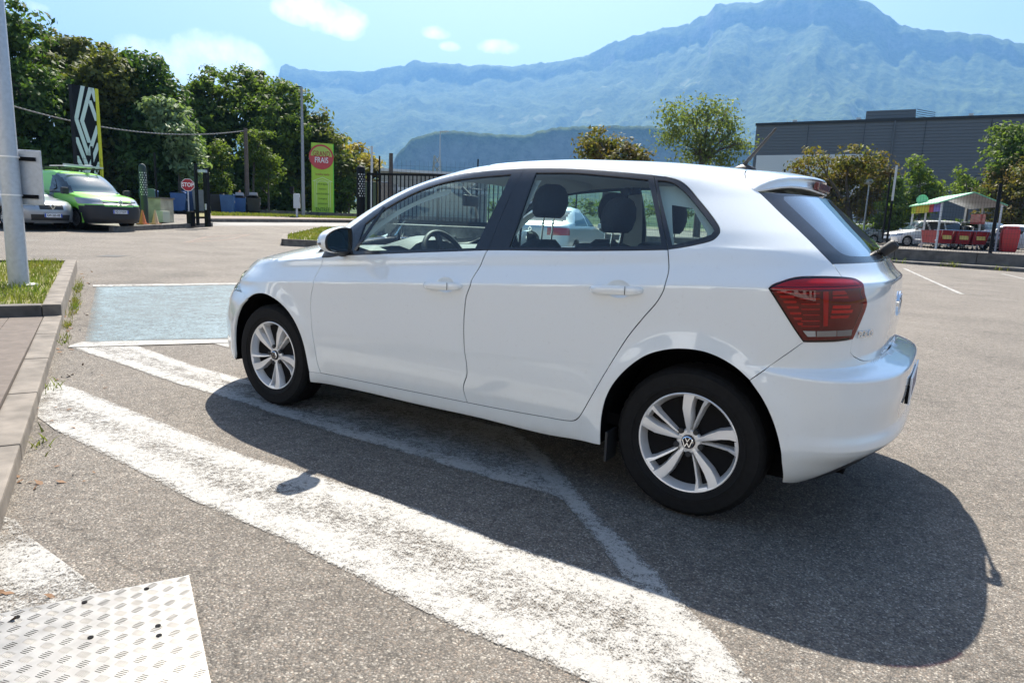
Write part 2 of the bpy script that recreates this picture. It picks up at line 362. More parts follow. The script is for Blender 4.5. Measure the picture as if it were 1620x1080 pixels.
def build_panel(name,patches,mats,parent,sides=(1,),gap=.0018,depth=.014,off=0.0,seams=(),nrm=True,skirt=True):
    """patches: (chart, outer, holes, du, dz). One mesh object."""
    AV=[];AN=[];AF=[];base=0
    for side in sides:
        for pt in patches:
            kind,outer,holes,du,dz=pt[:5];stp=pt[5] if len(pt)>5 else .012
            mirror_seam=kind in('polar','front','top')
            loops=[catmull(outer,stp)]+[catmull(h,stp) for h in holes]
            loops2=[]
            for li,lp in enumerate(loops):
                P3=chart(kind,lp,1);fx=near_seam(P3,seams)|(np.abs(P3[:,1])<.004)
                g=gap if li==0 else 0
                loops2.append(inset(lp,g,fx))
            loops=loops2
            lo=loops[0].min(0);hi=loops[0].max(0)
            gx=np.arange(lo[0]+du*.5,hi[0],du);gy=np.arange(lo[1]+dz*.5,hi[1],dz);GX,GY=np.meshgrid(gx,gy);Q=np.stack([GX.ravel(),GY.ravel()],-1)
            k=inpoly(Q,loops[0])
            for h in loops[1:]: k&=~inpoly(Q,h)
            Q=Q[k];B=np.concatenate(loops)
            # drop interior points too near the boundary
            if len(Q):
                dm=np.full(len(Q),9.)
                for i in range(0,len(B),64):
                    d=np.hypot((Q[:,None,0]-B[None,i:i+64,0])/du,(Q[:,None,1]-B[None,i:i+64,1])/dz).min(1);dm=np.minimum(dm,d)
                Q=Q[dm>.45]
            E=[];c=0
            for lp in loops: n=len(lp);E+=[(c+i,c+(i+1)%n) for i in range(n)];c+=n
            V2=np.concatenate([B,Q])
            sc=np.array([1.0,1.0])
            r=delaunay_2d_cdt([Vector(v) for v in V2.tolist()],E,[],0,1e-7,False)
            vv=np.array([tuple(v) for v in r[0]]);ff=np.array([f for f in r[2] if len(f)==3],int)
            cen=vv[ff].mean(1);k=inpoly(cen,loops[0])
            for h in loops[1:]: k&=~inpoly(cen,h)
            ff=ff[k];used=np.unique(ff);re=-np.ones(len(vv),int);re[used]=np.arange(len(used));vv=vv[used];ff=re[ff]
            P=chart(kind,vv,side);Nn=normal(P)
            # orient
            t=np.cross(P[ff[:,1]]-P[ff[:,0]],P[ff[:,2]]-P[ff[:,0]]);flip=(t*Nn[ff[:,0]]).sum(1)<0
            ff[flip]=ff[flip][:,[0,2,1]]
            P=P+Nn*off
            AV.append(P);AN.append(Nn);AF.append(ff+base);b0=base;base+=len(P)
            if skirt:
                e=np.concatenate([ff[:,[0,1]],ff[:,[1,2]],ff[:,[2,0]]]);key=np.sort(e,1);u,inv,cnt=np.unique(key,axis=0,return_inverse=True,return_counts=True)
                be=e[cnt[inv.ravel()]==1]
                P0=P.copy();P0[:,1]=np.abs(P0[:,1])
                s=near_seam(P0,seams)|(np.abs(P0[:,1])<.004);be=be[~(s[be[:,0]]&s[be[:,1]])]
                if len(be):
                    a,b=P[be[:,0]],P[be[:,1]];na,nb=Nn[be[:,0]],Nn[be[:,1]]
                    o=np.cross(b-a,na);o/=np.maximum(np.linalg.norm(o,axis=1,keepdims=True),1e-9)
                    m=len(be);SV=np.concatenate([a,b,b-nb*depth,a-na*depth]);SN=np.concatenate([(o+na)*.7071,(o+nb)*.7071,o,o])
                    AV.append(SV);AN.append(SN)
                    q=np.stack([np.arange(m)+m,np.arange(m),np.arange(m)+3*m,np.arange(m)+2*m],-1)
                    AF.append(np.concatenate([q[:,[0,1,2]],q[:,[0,2,3]]])+base);base+=4*m
    V=np.concatenate(AV);Fc=np.concatenate(AF)
    me=fast_mesh(name,V,[Fc],True,np.concatenate(AN) if nrm else None)
    return link_mesh(name,me,mats,parent)
def pair(name,patches,mats,parent,sides=(1,-1),**k):
    return [build_panel(name,patches,mats,parent[i] if isinstance(parent,list) else parent,(s_,),**k) for i,s_ in enumerate((1,-1))]
LN={"FG":[[2.0753,0.8215,0.9289],[2.0902,0.8295,0.9096],[2.1135,0.8508,0.8377],[2.127,0.8729,0.7857],[2.1222,0.8752,0.7724],[2.1438,0.8743,0.706],[2.1514,0.8734,0.6332],[2.1468,0.8726,0.5735],[2.142,0.8716,0.5036],[2.1283,0.8683,0.4187],[2.1184,0.862,0.3395],[2.1122,0.8587,0.3128],[2.0984,0.8515,0.2702]],"BG":[[1.0034,0.8183,1.0183],[1.0104,0.8277,1.0007],[1.0273,0.8427,0.9434],[1.0555,0.8719,0.8738],[1.0542,0.8775,0.8581],[1.0774,0.8775,0.7988],[1.086,0.8769,0.7323],[1.0893,0.8758,0.6483],[1.0835,0.8738,0.5486],[1.0677,0.869,0.4349],[1.0935,0.8604,0.3561],[1.0748,0.8513,0.2834]],"SG":[[1.0748,0.8513,0.2834],[0.8127,0.8521,0.289],[0.6251,0.8529,0.2957],[0.5362,0.8534,0.2994],[0.4924,0.855,0.3083],[0.4658,0.8592,0.3323],[0.4232,0.8691,0.4078],[0.3691,0.8762,0.5105],[0.299,0.8755,0.6426],[0.2582,0.8746,0.7131],[0.1968,0.8747,0.7986],[0.1501,0.8747,0.8592],[0.1253,0.8749,0.91],[0.1213,0.8696,0.9403],[0.1198,0.8514,0.9805],[0.1257,0.8384,1.0104],[0.1401,0.8209,1.0662]],"BL1":[[2.0631,0.8222,0.9303],[1.9347,0.8235,0.9395],[1.7546,0.8234,0.9543],[1.5295,0.8212,0.9744],[1.22,0.8193,1.0003],[1.0033,0.8185,1.018]],"BL2":[[1.0033,0.8185,1.018],[0.867,0.82,1.0251],[0.6283,0.8244,1.0354],[0.3252,0.8246,1.053],[0.1401,0.8209,1.0662]],"QO":[[0.1401,0.8209,1.0662],[0.0888,0.8161,1.0753],[0.0283,0.8062,1.0909],[-0.0237,0.794,1.1089],[-0.0399,0.7806,1.1288],[-0.0415,0.77,1.1439],[-0.0288,0.7541,1.1652],[0.023,0.7157,1.2146],[0.0869,0.6735,1.2691],[0.1421,0.6415,1.3161],[0.184,0.6262,1.3415],[0.2298,0.6199,1.3547],[0.3022,0.6177,1.3646]],"T1":[[0.9517,0.6059,1.398],[1.0941,0.6087,1.3918],[1.2116,0.6073,1.3849],[1.4027,0.5982,1.3648],[1.5484,0.6044,1.3313],[1.6572,0.621,1.2917],[1.7961,0.6597,1.2196],[1.8997,0.7021,1.1464],[1.9777,0.7411,1.0815],[2.0204,0.7652,1.0408],[2.0549,0.7883,1.0016],[2.2197,0.69,0.9537]],"T2":[[0.3022,0.6177,1.3646],[0.4399,0.6156,1.3767],[0.6003,0.6115,1.3889],[0.7699,0.6082,1.3971],[0.9517,0.6059,1.398]],"G1":[[1.8632,0.813,0.9648],[1.8655,0.7804,1.034],[1.8709,0.7378,1.1076],[1.8233,0.7155,1.1496],[1.7649,0.6925,1.1935],[1.6253,0.6566,1.2673],[1.4953,0.6422,1.3127],[1.3739,0.6355,1.3399],[1.1916,0.6337,1.3592],[1.0124,0.6315,1.3713],[1.0206,0.6893,1.2842],[1.0361,0.7363,1.1973],[1.058,0.7766,1.1111],[1.08,0.8139,1.0217],[1.4282,0.8141,0.9953]],"G2":[[0.893,0.8142,1.035],[0.8798,0.7665,1.1463],[0.8764,0.7048,1.262],[0.8784,0.6273,1.3782],[0.6739,0.627,1.3765],[0.5092,0.6314,1.3635],[0.321,0.6343,1.3471],[0.2662,0.698,1.2552],[0.2153,0.7616,1.1658],[0.1704,0.8122,1.0794],[0.5072,0.8176,1.0552]],"G3":[[0.2788,0.6339,1.3435],[0.2462,0.6319,1.3424],[0.2087,0.6354,1.3332],[0.1669,0.6489,1.3097],[0.094,0.6874,1.2535],[-0.0064,0.7565,1.1636],[-0.0193,0.7695,1.1459],[-0.0119,0.7807,1.13],[0.0398,0.7948,1.1091],[0.1307,0.8107,1.0826],[0.177,0.758,1.1696],[0.229,0.6952,1.2559]],"AR":[[0.3603,0.8593,0.228],[0.3608,0.8663,0.2957],[0.3581,0.8695,0.3585],[0.344,0.8749,0.4308],[0.3104,0.8814,0.5053],[0.2521,0.8839,0.5812],[0.1812,0.8838,0.6421],[0.1112,0.8831,0.6744],[0.0411,0.8821,0.6905],[-0.0402,0.8805,0.693],[-0.1085,0.879,0.6787],[-0.1765,0.8775,0.648],[-0.2307,0.876,0.6082],[-0.2802,0.8734,0.5477],[-0.3161,0.8692,0.487],[-0.3425,0.8637,0.4241],[-0.3603,0.8607,0.3668],[-0.3686,0.8461,0.3053],[-0.3681,0.7933,0.2203]],"AF":[[2.1805,0.8636,0.2694],[2.1977,0.8681,0.3557],[2.225,0.8761,0.4609],[2.2648,0.8821,0.5366],[2.3316,0.8831,0.6032],[2.4115,0.8828,0.6489],[2.4956,0.8809,0.675],[2.5657,0.876,0.6809],[2.6523,0.8683,0.6667],[2.7265,0.8631,0.6315],[2.7918,0.8584,0.5826],[2.8408,0.8542,0.5123],[2.8745,0.8481,0.4279],[2.8877,0.8437,0.3442],[2.8886,0.84,0.2694]],"SB":[[2.1841,0.8524,0.2072],[1.7935,0.8334,0.215],[1.383,0.8328,0.213],[1.0173,0.8351,0.2169],[0.6666,0.8304,0.2089],[0.4887,0.8371,0.2194],[0.3603,0.8593,0.228]],"BQ":[[-0.2307,0.876,0.6082],[-0.313,0.8502,0.6885],[-0.3924,0.8253,0.7655]],"TL":[[-0.3924,0.8253,0.7655],[-0.3612,0.8409,0.8085],[-0.309,0.8568,0.8835],[-0.2613,0.8634,0.9495],[-0.2711,0.8572,0.9622],[-0.3054,0.8411,0.9802],[-0.3274,0.8271,0.9895],[-0.3479,0.8141,0.995],[-0.3892,0.7868,0.9986],[-0.4259,0.7546,0.9999],[-0.4742,0.6969,0.9986],[-0.5102,0.6452,0.9924],[-0.5309,0.6325,0.9805],[-0.5395,0.6353,0.97],[-0.5455,0.632,0.9433],[-0.5542,0.6169,0.9138],[-0.5554,0.618,0.8913],[-0.5458,0.6464,0.8378],[-0.5303,0.6782,0.7745],[-0.4908,0.7404,0.7696],[-0.455,0.7802,0.7678]],"TG":[[-0.4742,0.6969,0.9986],[-0.4563,0.6906,1.0199],[-0.4361,0.6886,1.0436]],"RGe":[[-0.4361,0.6886,1.0436],[-0.3729,0.6824,1.1019],[-0.2978,0.6522,1.1638],[-0.2294,0.6225,1.2176],[-0.1657,0.5913,1.2694],[-0.1204,0.57,1.3052],[-0.0777,0.546,1.3373]],"RGb":[[-0.4361,0.6886,1.0436],[-0.4757,0.6181,1.045],[-0.5123,0.5119,1.0465],[-0.5492,0.2538,1.0467],[-0.5557,-0.1398,1.0427]],"TB":[[-0.5303,0.6782,0.7745],[-0.5289,0.6722,0.7246],[-0.5419,0.6369,0.7035],[-0.5701,0.5369,0.678],[-0.6057,0.2946,0.6726],[-0.6189,-0.0685,0.6614]],"BB":[[-0.3681,0.7933,0.2203],[-0.4166,0.7288,0.2143],[-0.5348,0.6793,0.2834],[-0.6073,0.6858,0.3621],[-0.6451,0.6187,0.3833],[-0.6699,0.5408,0.3959]],"SH":[[2.8584,0.736,0.8039],[2.7082,0.7861,0.8304],[2.5936,0.8103,0.8482],[2.4989,0.8215,0.8631],[2.4141,0.8267,0.8756],[2.2977,0.8289,0.8894],[2.1886,0.8288,0.9018],[2.1167,0.8283,0.911]],"HL":[[2.7276,0.8622,0.6351],[2.8278,0.8224,0.6618],[2.9277,0.7649,0.6969]]}
LN={k:np.array(v) for k,v in LN.items()}
def S_(*ls):
    out=[]
    for l in ls:
        for q in l:
            q=tuple(q[:2])
            if not out or abs(out[-1][0]-q[0])+abs(out[-1][1]-q[1])>1.5e-3: out.append(q)
    if abs(out[0][0]-out[-1][0])+abs(out[0][1]-out[-1][1])<1.5e-3: out.pop()
    return out
sd=lambda k:LN[k][:,[0,2]]
tp=lambda k:LN[k][:,[0,1]]
pl=lambda k:unchart('polar',LN[k])
def top3(xy): return chart('top',np.array(xy,float))
def main_car():
    root=empty('white_hatchback',(0,0,0),0,'white five-door hatchback parked over the hatched road markings in the foreground','car')
    P=M['paint'];B2=(1,-1)
    # seams (3D) shared by body patches
    S1=top3([(.285,.618),(.2,.610),(.1,.600),(0.0,.585),(-.06,.565),(-.085,.552)])
    S1[0]=LN['T2'][0]
    SHs=LN['SH'];
    seam_sh=np.concatenate([SHs,LN['FG'][1:2]])
    # ---------------- body shell
    rg=LN['RGe'];tl=LN['TL']
    i_tip=3
    # quarter outline: sill bottom -> arch -> bumper gap -> lamp left edge & top -> tailgate gap -> rear glass edge -> seam -> frame -> door gaps
    lamp_left=tl[:11]
    q=S_(sd('SB'),sd('AR')[1:13],sd('BQ')[1:],lamp_left[:,[0,2]],sd('TG')[1:],rg[1:6][:,[0,2]],S1[::-1][:,[0,2]],sd('QO')[::-1],sd('SG')[::-1][1:],[LN['AF'][0][[0,2]]])
    hd=[(1.50,.505),(1.56,.42),(1.60,.28),(1.625,.14),(1.63,0)]
    WE=[(2.13,.715),(2.05,.665),(1.95,.625),(1.8,.575),(1.65,.535),(1.54,.52)]
    re=[(.0,0),(-.006,.2),(-.02,.38),(-.035,.47),(-.06,.53)]
    t1=tp('T1')[:-1]
    r=S_(re,S1[::-1][:,:2],tp('T2'),t1,[(2.07,.802)],[(2.10,.775)],WE,hd)
    body=build_panel('body',[('side',q,[],.024,.0095),('top',r,[],.024,.012)],P,root,B2,seams=[S1],gap=.0016,depth=.006)
    # ---------------- doors
    fd=S_(sd('BL1'),sd('BG')[1:],sd('FG')[::-1])
    rd=S_(sd('BL2'),sd('SG')[::-1],sd('BG')[::-1])
    EL=lambda x,z:[(x+.058*math.cos(t),z+.037*math.sin(t)) for t in np.linspace(0,2*math.pi,17)[:-1]]
    dF=pair('front_door',[('side',fd,[EL(1.205,.842)],.022,.0085)],P,root,B2,gap=.0033,depth=.006)
    dR=pair('rear_door',[('side',rd,[EL(.315,.898)],.022,.0085)],P,root,B2,gap=.0033,depth=.006)
    # ---------------- window trims
    f1=S_(sd('T1')[:-1],sd('BL1'));pair('window_frame',[('side',f1,[sd('G1')],.02,.012)],M['gloss_black'],root,B2,gap=.001,off=-.001)
    f2=S_(sd('T2')[::-1],[sd('T2')[0]],sd('BL2')[::-1]);
    f2=S_(sd('T2')[::-1],) ; f2=S_(sd('T2'),sd('BL2'))
    pair('window_frame',[('side',f2,[sd('G2')],.02,.012)],M['gloss_black'],root,B2,gap=.001,off=-.001)
    pair('window_frame',[('side',S_(sd('QO')),[sd('G3')],.02,.012)],M['gloss_black'],root,B2,gap=.001,off=-.001)
    for g in('G1','G2','G3'):
        pair('side_window',[('side',sd(g),[],.04,.03)],M['glass'],root,B2,gap=-.004,off=-.006,skirt=False)
    # ---------------- front fender
    AF=LN['AF'];
    hlr=np.array([[2.93,.76,.70],[2.885,.74,.785]])
    fs=S_(sd('FG')[1:],[AF[0][[0,2]]],AF[:10][:,[0,2]],[LN['HL'][1][[0,2]]],hlr[:,[0,2]],sd('SH'))
    HE=[(2.93,.60),(2.85,.635),(2.7,.665),(2.5,.69),(2.3,.705),(2.2,.71),(2.13,.715)]
    ft=S_(tp('SH'),[LN['FG'][1][:2]],[LN['FG'][0][:2]],[(2.065,.803)],[(2.10,.775)],HE[::-1],[(2.93,.66),(2.895,.72)])
    pair('front_fender',[('side',fs,[],.02,.009),('top',ft,[],.02,.012)],P,root,B2,seams=[seam_sh,np.array([hlr[1],SHs[0]])],depth=.006)
    # ---------------- hood
    hf=[(3.27,0),(3.26,.2),(3.20,.38),(3.10,.50),(3.0,.57)]
    cw=[(2.20,.69),(2.27,.6),(2.34,.4),(2.385,.2),(2.40,0)]
    build_panel('hood',[('top',S_(hf,HE[:-1],cw),[],.025,.015)],P,root,B2)
    cz=[(2.40,0),(2.385,.2),(2.34,.4),(2.27,.6),(2.20,.69),(2.13,.70),(2.10,.66),(2.18,.6),(2.26,.4),(2.30,.2),(2.31,0)]
    build_panel('cowl',[('top',cz,[],.025,.02)],M['trim'],root,B2,off=-.012)
    # ---------------- windshield
    ws=[(1.64,0),(1.635,.14),(1.61,.28),(1.57,.42),(1.51,.50),(1.56,.512)]+[(x+.005,y-.006) for x,y in WE[::-1]][1:]+[(2.16,.66),(2.24,.5),(2.29,.3),(2.31,0)]
    build_panel('windshield',[('top',ws,[],.04,.04)],M['glass'],root,B2,gap=.001,off=-.004,skirt=False)
    # ---------------- rear end (polar charts)
    bb=unchart('polar',LN['BB'][[0,1]]);
    h=math.pi/2
    bot=[(h,.365),(1.25,.368),(1.04,.358),(.956,.335),(.87,.285),(.80,.243)]
    tb=pl('TB')[1:5]
    bu=S_(unchart('polar',LN['AR'][12:]),[(.743,.212)],bot[::-1],[(h,.664)],tb[::-1],pl('TL')[18:21],pl('TL')[:1],pl('BQ')[1:2])
    bump=build_panel('rear_bumper',[('polar',bu,[],.022,.0045)],P,root,B2,gap=.0010,depth=.006)
    bl=[(h,.20),(h-.4,.20),(h-.7,.205),(.745,.212)]+[(a,z) for a,z in bot[::-1]]
    build_panel('rear_valance',[('polar',bl,[],.03,.02)],M['trim'],root,B2,off=-.003,gap=-.001)
    tg=S_([(h,.672)],pl('TB')[1:5][::-1],pl('TB')[:1],pl('TL')[::-1][2:11],pl('TG'),pl('RGb')[1:4],[(h,1.050)])
    tgo=build_panel('tailgate',[('polar',tg,[],.022,.008)],P,root,B2)
    # rear glass
    rgp=unchart('polar',LN['RGe'][:6])
    gl=S_([(h,1.052)],pl('RGb')[:4][::-1],rgp[1:],[(h-.35,1.305),(h,1.31)])
    A=np.array(gl);c=A.mean(0)
    inn=[(h,1.072),(1.25,1.072),(.935,1.073),(.868,1.083),(.840,1.108),(.804,1.169),(.76,1.23),(.722,1.278),(.74,1.291),(1.1,1.300),(h,1.303)]
    fr=S_(gl,)
    build_panel('rear_window_border',[('polar',S_([(h,1.052)],pl('RGb')[:4][::-1],rgp[1:],[(h-.35,1.305),(h,1.31)],inn[::-1]),[],.03,.02)],M['gloss_black'],root,B2,off=-.003,gap=.001)
    build_panel('rear_window',[('polar',inn,[],.05,.04)],M['glass_dark'],root,B2,off=-.0035,gap=-.004,skirt=False)
    # ---------------- spoiler
    ys=[0,.1,.2,.3,.4,.47,.52,.555,.575]
    TE={0:(-.262,1.388),.1:(-.256,1.388),.2:(-.24,1.386),.3:(-.217,1.380),.4:(-.190,1.372),.47:(-.168,1.362),.52:(-.146,1.348),.555:(-.122,1.330),.575:(-.104,1.313)}
    LE={0:(-.274,1.318),.1:(-.266,1.322),.2:(-.250,1.328),.3:(-.230,1.331),.4:(-.206,1.329),.47:(-.183,1.323),.52:(-.162,1.315),.555:(-.135,1.307),.575:(-.112,1.304)}
    ref=pchip([0,.2,.38,.47,.52,.556,.58],[-.002,-.008,-.022,-.037,-.055,-.078,-.095])
    V=[];Fs=[];yy=sorted(set([-y for y in ys]+ys));nn=0
    for y in yy:
        a=abs(y);xr=float(ref(a));zr=chart('top',[(xr,min(a,.6))])[0,2];te=TE[a];le=LE[a]
        st=chart('top',[(xr+.02,min(a,.6))])[0];sl=(zr-st[2])/-.02
        row=[(xr+.001,zr-.012)]
        for t in np.linspace(0,1,10):
            x=xr+(te[0]-xr)*t;z=zr*(1-t)+te[1]*t+ (sl*(xr-te[0])*-1*0)+.010*math.sin(math.pi*t)*(1-a/.62)
            row.append((x,z))
        row+= [(te[0]-.004,te[1]-.003),(te[0]-.0055,te[1]-.008)]
        for t in (.2,.4,.6,.8):
            x=te[0]+(le[0]-te[0])*t;z=te[1]+(le[1]-te[1])*t;row.append((x+.016*math.sin(math.pi*t)*(1-a/.7),z))
        row+=[(le[0]-.003,le[1]+.006),(le[0]-.002,le[1]),(le[0]+.004,le[1]-.003),(le[0]+.05,le[1]-.008),(le[0]+.05,le[1]+.01)]
        nn=len(row);V+=[(x,y,z) for x,z in row]
    for i in range(len(yy)-1):
        for j in range(nn): Fs.append((i*nn+j,i*nn+(j+1)%nn,(i+1)*nn+(j+1)%nn,(i+1)*nn+j))
    Fs.append(tuple(range(nn)));Fs.append(tuple(range((len(yy)-1)*nn,len(yy)*nn))[::-1])
    sp=MB().add(V,Fs).build('spoiler',P,root,smooth=38)
    m=MB().box((-.262,0,1.352),(.022,.30,.034),M=Matrix.Rotation(math.radians(-6),3,'Y'));m.build('brake_light',M['lamp_recess'],sp,bevel=.006)
    # ---------------- antenna
    an=MB().lathe([(.045,0),(.042,.008),(.028,.018),(.013,.026),(.0,.03)],20,M=Matrix.Diagonal((1.3,.75,1)),c=(.095,0,1.433)).build('antenna',M['trim'],root,smooth=60)
    pts=[Vector((.10,0,1.455)),Vector((-.034,0,1.622))];n=16;pp=[];rr=[]
    for i in range(n+1):
        t=i/n;pp.append(pts[0].lerp(pts[1],t));rr.append((.0075 if i%2 else .0058)*(1.5-.7*t))
    MB().tube(pp,rr,8).build('rod',M['trim'],an,smooth=50)
    # ---------------- tail lamps: separate lens pieces with inner elements
    tlp=pl('TL');
    def tlm(name,poly,off,mt,par,**k): return pair(name,[('polar',poly,[],.02,.008,.01)],mt,par,B2,off=off,**k)
    lens=tlm('tail_light',S_(tlp),.004,M['red_lens'],root,gap=.002)
    tlm('lamp_housing',S_(tlp),-.012,M['lamp_back'],lens,gap=.004,skirt=False)
    for kd_,poly in [["wide",[[0.5581,0.9418],[0.6049,0.9453],[0.6074,0.9416],[0.605,0.9375],[0.5628,0.9344]]],["wide",[[0.5689,0.9254],[0.615,0.9289],[0.6175,0.9251],[0.6152,0.9211],[0.5736,0.9179]]],["wide",[[0.5818,0.9076],[0.6235,0.9107],[0.626,0.9069],[0.6236,0.9029],[0.5865,0.9001]]],["wide",[[0.5941,0.8897],[0.632,0.8924],[0.6346,0.8884],[0.6322,0.884],[0.5989,0.8816]]],["wide",[[0.6064,0.8686],[0.6423,0.8711],[0.6449,0.8673],[0.6425,0.8633],[0.6111,0.8611]]],["wide",[[0.6203,0.8507],[0.6464,0.8525],[0.649,0.8487],[0.6466,0.8446],[0.6251,0.8432]]],["wide",[[0.6344,0.8327],[0.651,0.8338],[0.6537,0.8297],[0.6513,0.8253],[0.6393,0.8245]]],["thin",[[0.6163,0.9389],[0.6993,0.9429],[0.6996,0.9392],[0.6167,0.9352]]],["thin",[[0.6344,0.921],[0.7015,0.9241],[0.7019,0.9203],[0.6347,0.9173]]],["thin",[[0.6416,0.9021],[0.7033,0.9048],[0.7036,0.9011],[0.642,0.8984]]],["thin",[[0.6433,0.8837],[0.7051,0.8865],[0.7054,0.8827],[0.6437,0.88]]],["thin",[[0.6509,0.8638],[0.7072,0.8661],[0.7076,0.8627],[0.6512,0.8603]]],["thin",[[0.6474,0.8421],[0.7095,0.8448],[0.7099,0.841],[0.6478,0.8383]]],["thin",[[0.6493,0.8226],[0.7111,0.8253],[0.7114,0.8221],[0.6497,0.8195]]],["block",[[0.7115,0.9473],[0.7308,0.949],[0.7353,0.8918],[0.7402,0.8257],[0.7249,0.8236]]],["wide",[[0.7493,0.9511],[0.7998,0.9528],[0.813,0.9425],[0.8112,0.9387],[0.7505,0.9368]]],["thin",[[0.7509,0.9319],[0.818,0.9336],[0.8231,0.9254],[0.7516,0.9232]]],["bright",[[0.7557,0.8989],[0.8367,0.8999],[0.8337,0.888],[0.7551,0.8882]]],["bright",[[0.7533,0.8819],[0.8496,0.8828],[0.8466,0.8717],[0.7518,0.8716]]],["wide",[[0.7494,0.8621],[0.835,0.8631],[0.8276,0.8532],[0.7488,0.8523]]],["top",[[0.554,0.9593],[0.5935,0.9776],[0.644,0.9891],[0.7268,0.993],[0.8234,0.9921],[0.8659,0.9866],[0.8784,0.9764],[0.8773,0.9714],[0.7152,0.9668],[0.6271,0.9619]]],["line",[[0.543,0.9529],[0.6267,0.9571],[0.7147,0.962],[0.8845,0.9682],[0.8849,0.9632],[0.7143,0.9566],[0.6265,0.9516],[0.5457,0.9483]]],["rev1",[[0.6524,0.8063],[0.6931,0.8073],[0.6963,0.788],[0.6704,0.7863]]],["rev2",[[0.6977,0.8074],[0.7702,0.8098],[0.7731,0.7896],[0.7001,0.7875]]],["rev3",[[0.7738,0.8097],[0.8432,0.8116],[0.8403,0.79],[0.7769,0.7895]]]]:
        nm='reversing_lens' if kd_[:3]=='rev' else 'lamp_bar'
        mt_={'wide':'lamp_red','thin':'lamp_red','block':'lamp_red2','blob':'lamp_red2','bright':'lamp_bright','top':'lamp_red3','line':'lamp_bright','rev1':'lamp_white','rev2':'lamp_clear','rev3':'lamp_grey'}[kd_]
        pair(nm,[('polar',poly,[],.02,.008,.006)],M[mt_],lens,B2,off={'top':-.001,'line':.0005,'block':-.004}.get(kd_,-.006) if nm=='lamp_bar' else .0052,gap=0,depth=.003)
    # ---------------- badge & lettering on tailgate
    bc=chart('polar',[(h,.862)])[0];
    em=emblem(.054);em_o=em.build('emblem',M['chrome'],root,smooth=40);em_o.matrix_local=frame_M(bc+np.array([.001,0,0]),(0,-1,0),(0,0,1))
    er=MB().lathe([(.055,0),(.056,.003),(.052,.005),(.046,.004),(.0,.003)],40).build('emblem_disc',M['badge_blue'],root,smooth=40);er.matrix_local=em_o.matrix_local.copy();er.location.x+=.002
    lp=chart('polar',[(.93,.790)])[0];ln=normal(lp[None])[0];tx=np.cross(ln,[0,0,1]);tx=-tx/np.linalg.norm(tx)
    tx=tx*np.sign(-tx[1]) # letters run towards -y
    text_mesh('POLO',.034,.002,'lettering',M['chrome'],root,frame_M(lp+ln*.003,tx,(0,0,1)),(1.25,1),'CENTER',.0006)
    # ---------------- number plate
    pr=MB().box((-.7205,0,.53),(.006,.52,.112)).build('number_plate',M['plate_w'],root,bevel=.0015)
    text_mesh('FS-610-ZL',.100,.0006,'plate_text',M['plate_grey'],pr,frame_M((-.7245,0,.53),(0,-1,0),(0,0,1)),(.80,1),'CENTER',.0015)
    for s in(-1,1): MB().box((-.713,s*.275,.52),(.012,.010,.075)).build('plate_recess_shade',M['dark'],root)  # dark boxes stand in for the shadow at the plate recess ends
    # exhaust side black lip under bumper
    # ---------------- rear wiper
    w=MB();c=chart('polar',[(h,1.075)])[0]
    w.lathe([(.0,-.02),(.02,-.015),(.024,0),(.024,.045),(.018,.055),(0,.056)],18,M=Vector((-.75,0,.66)).to_track_quat('Z','Y').to_matrix(),c=(c[0]-.012,c[1]-.0,c[2]+.01))
    w.bar((c[0]-.045,0,c[2]+.045),(c[0]-.03,-.12,c[2]+.065),.026,.016);w.bar((c[0]-.03,-.12,c[2]+.065),(c[0]+.0,-.42,c[2]+.045),.012,.01)
    w.build('rear_wiper',M['trim'],root,smooth=45,bevel=.002)
    # ---------------- front end
    h2=math.pi/2
    hl=[(.53,.70),(.56,.665),(.80,.655),(1.15,.665),(1.22,.70),(1.15,.745),(.80,.775),(.60,.785)]
    hl=S_(unchart('front',np.array([[2.93,.76,.70]])),unchart('front',LN['HL'][1:2]),[(.85,.66),(1.15,.668),(1.20,.70),(1.13,.745),(.90,.775)],unchart('front',hlr[1:2]))
    ho=pair('headlight',[('front',hl,[],.03,.02)],M['head_lens'],root,B2,off=.002)
    pair('reflector',[('front',hl,[],.03,.02)],M['alloy'],ho,B2,off=-.03,skirt=False)
    hm=[(h2,.60),(1.24,.61),(1.24,.70),(1.17,.75),(.95,.782),(h2,.765)]
    build_panel('grille',[('front',[(h2,.625),(1.22,.635),(1.23,.70),(1.20,.735),(h2,.75)],[],.05,.02)],M['trim'],root,B2,off=-.004)
    build_panel('nose_panel',[('front',[(h2,.58),(.62,.68),(.62,.80),(.80,.86),(h2,.86)],[],.04,.012)],P,root,B2,off=-.006)
    afp=unchart('front',AF[9:15])
    fb=S_(afp,[(unchart('front',AF[14:15])[0][0]+.02,.235),(1.1,.20),(h2,.20),(h2,.62),(1.22,.63),(1.15,.66)],[(.85,.655)],unchart('front',LN['HL'][1:2]))
    build_panel('front_bumper',[('front',fb,[],.03,.014)],P,root,B2)
    build_panel('air_intake',[('front',[(h2,.26),(1.05,.27),(.98,.36),(1.1,.42),(h2,.43)],[],.05,.03)],M['trim'],root,B2,off=.002)
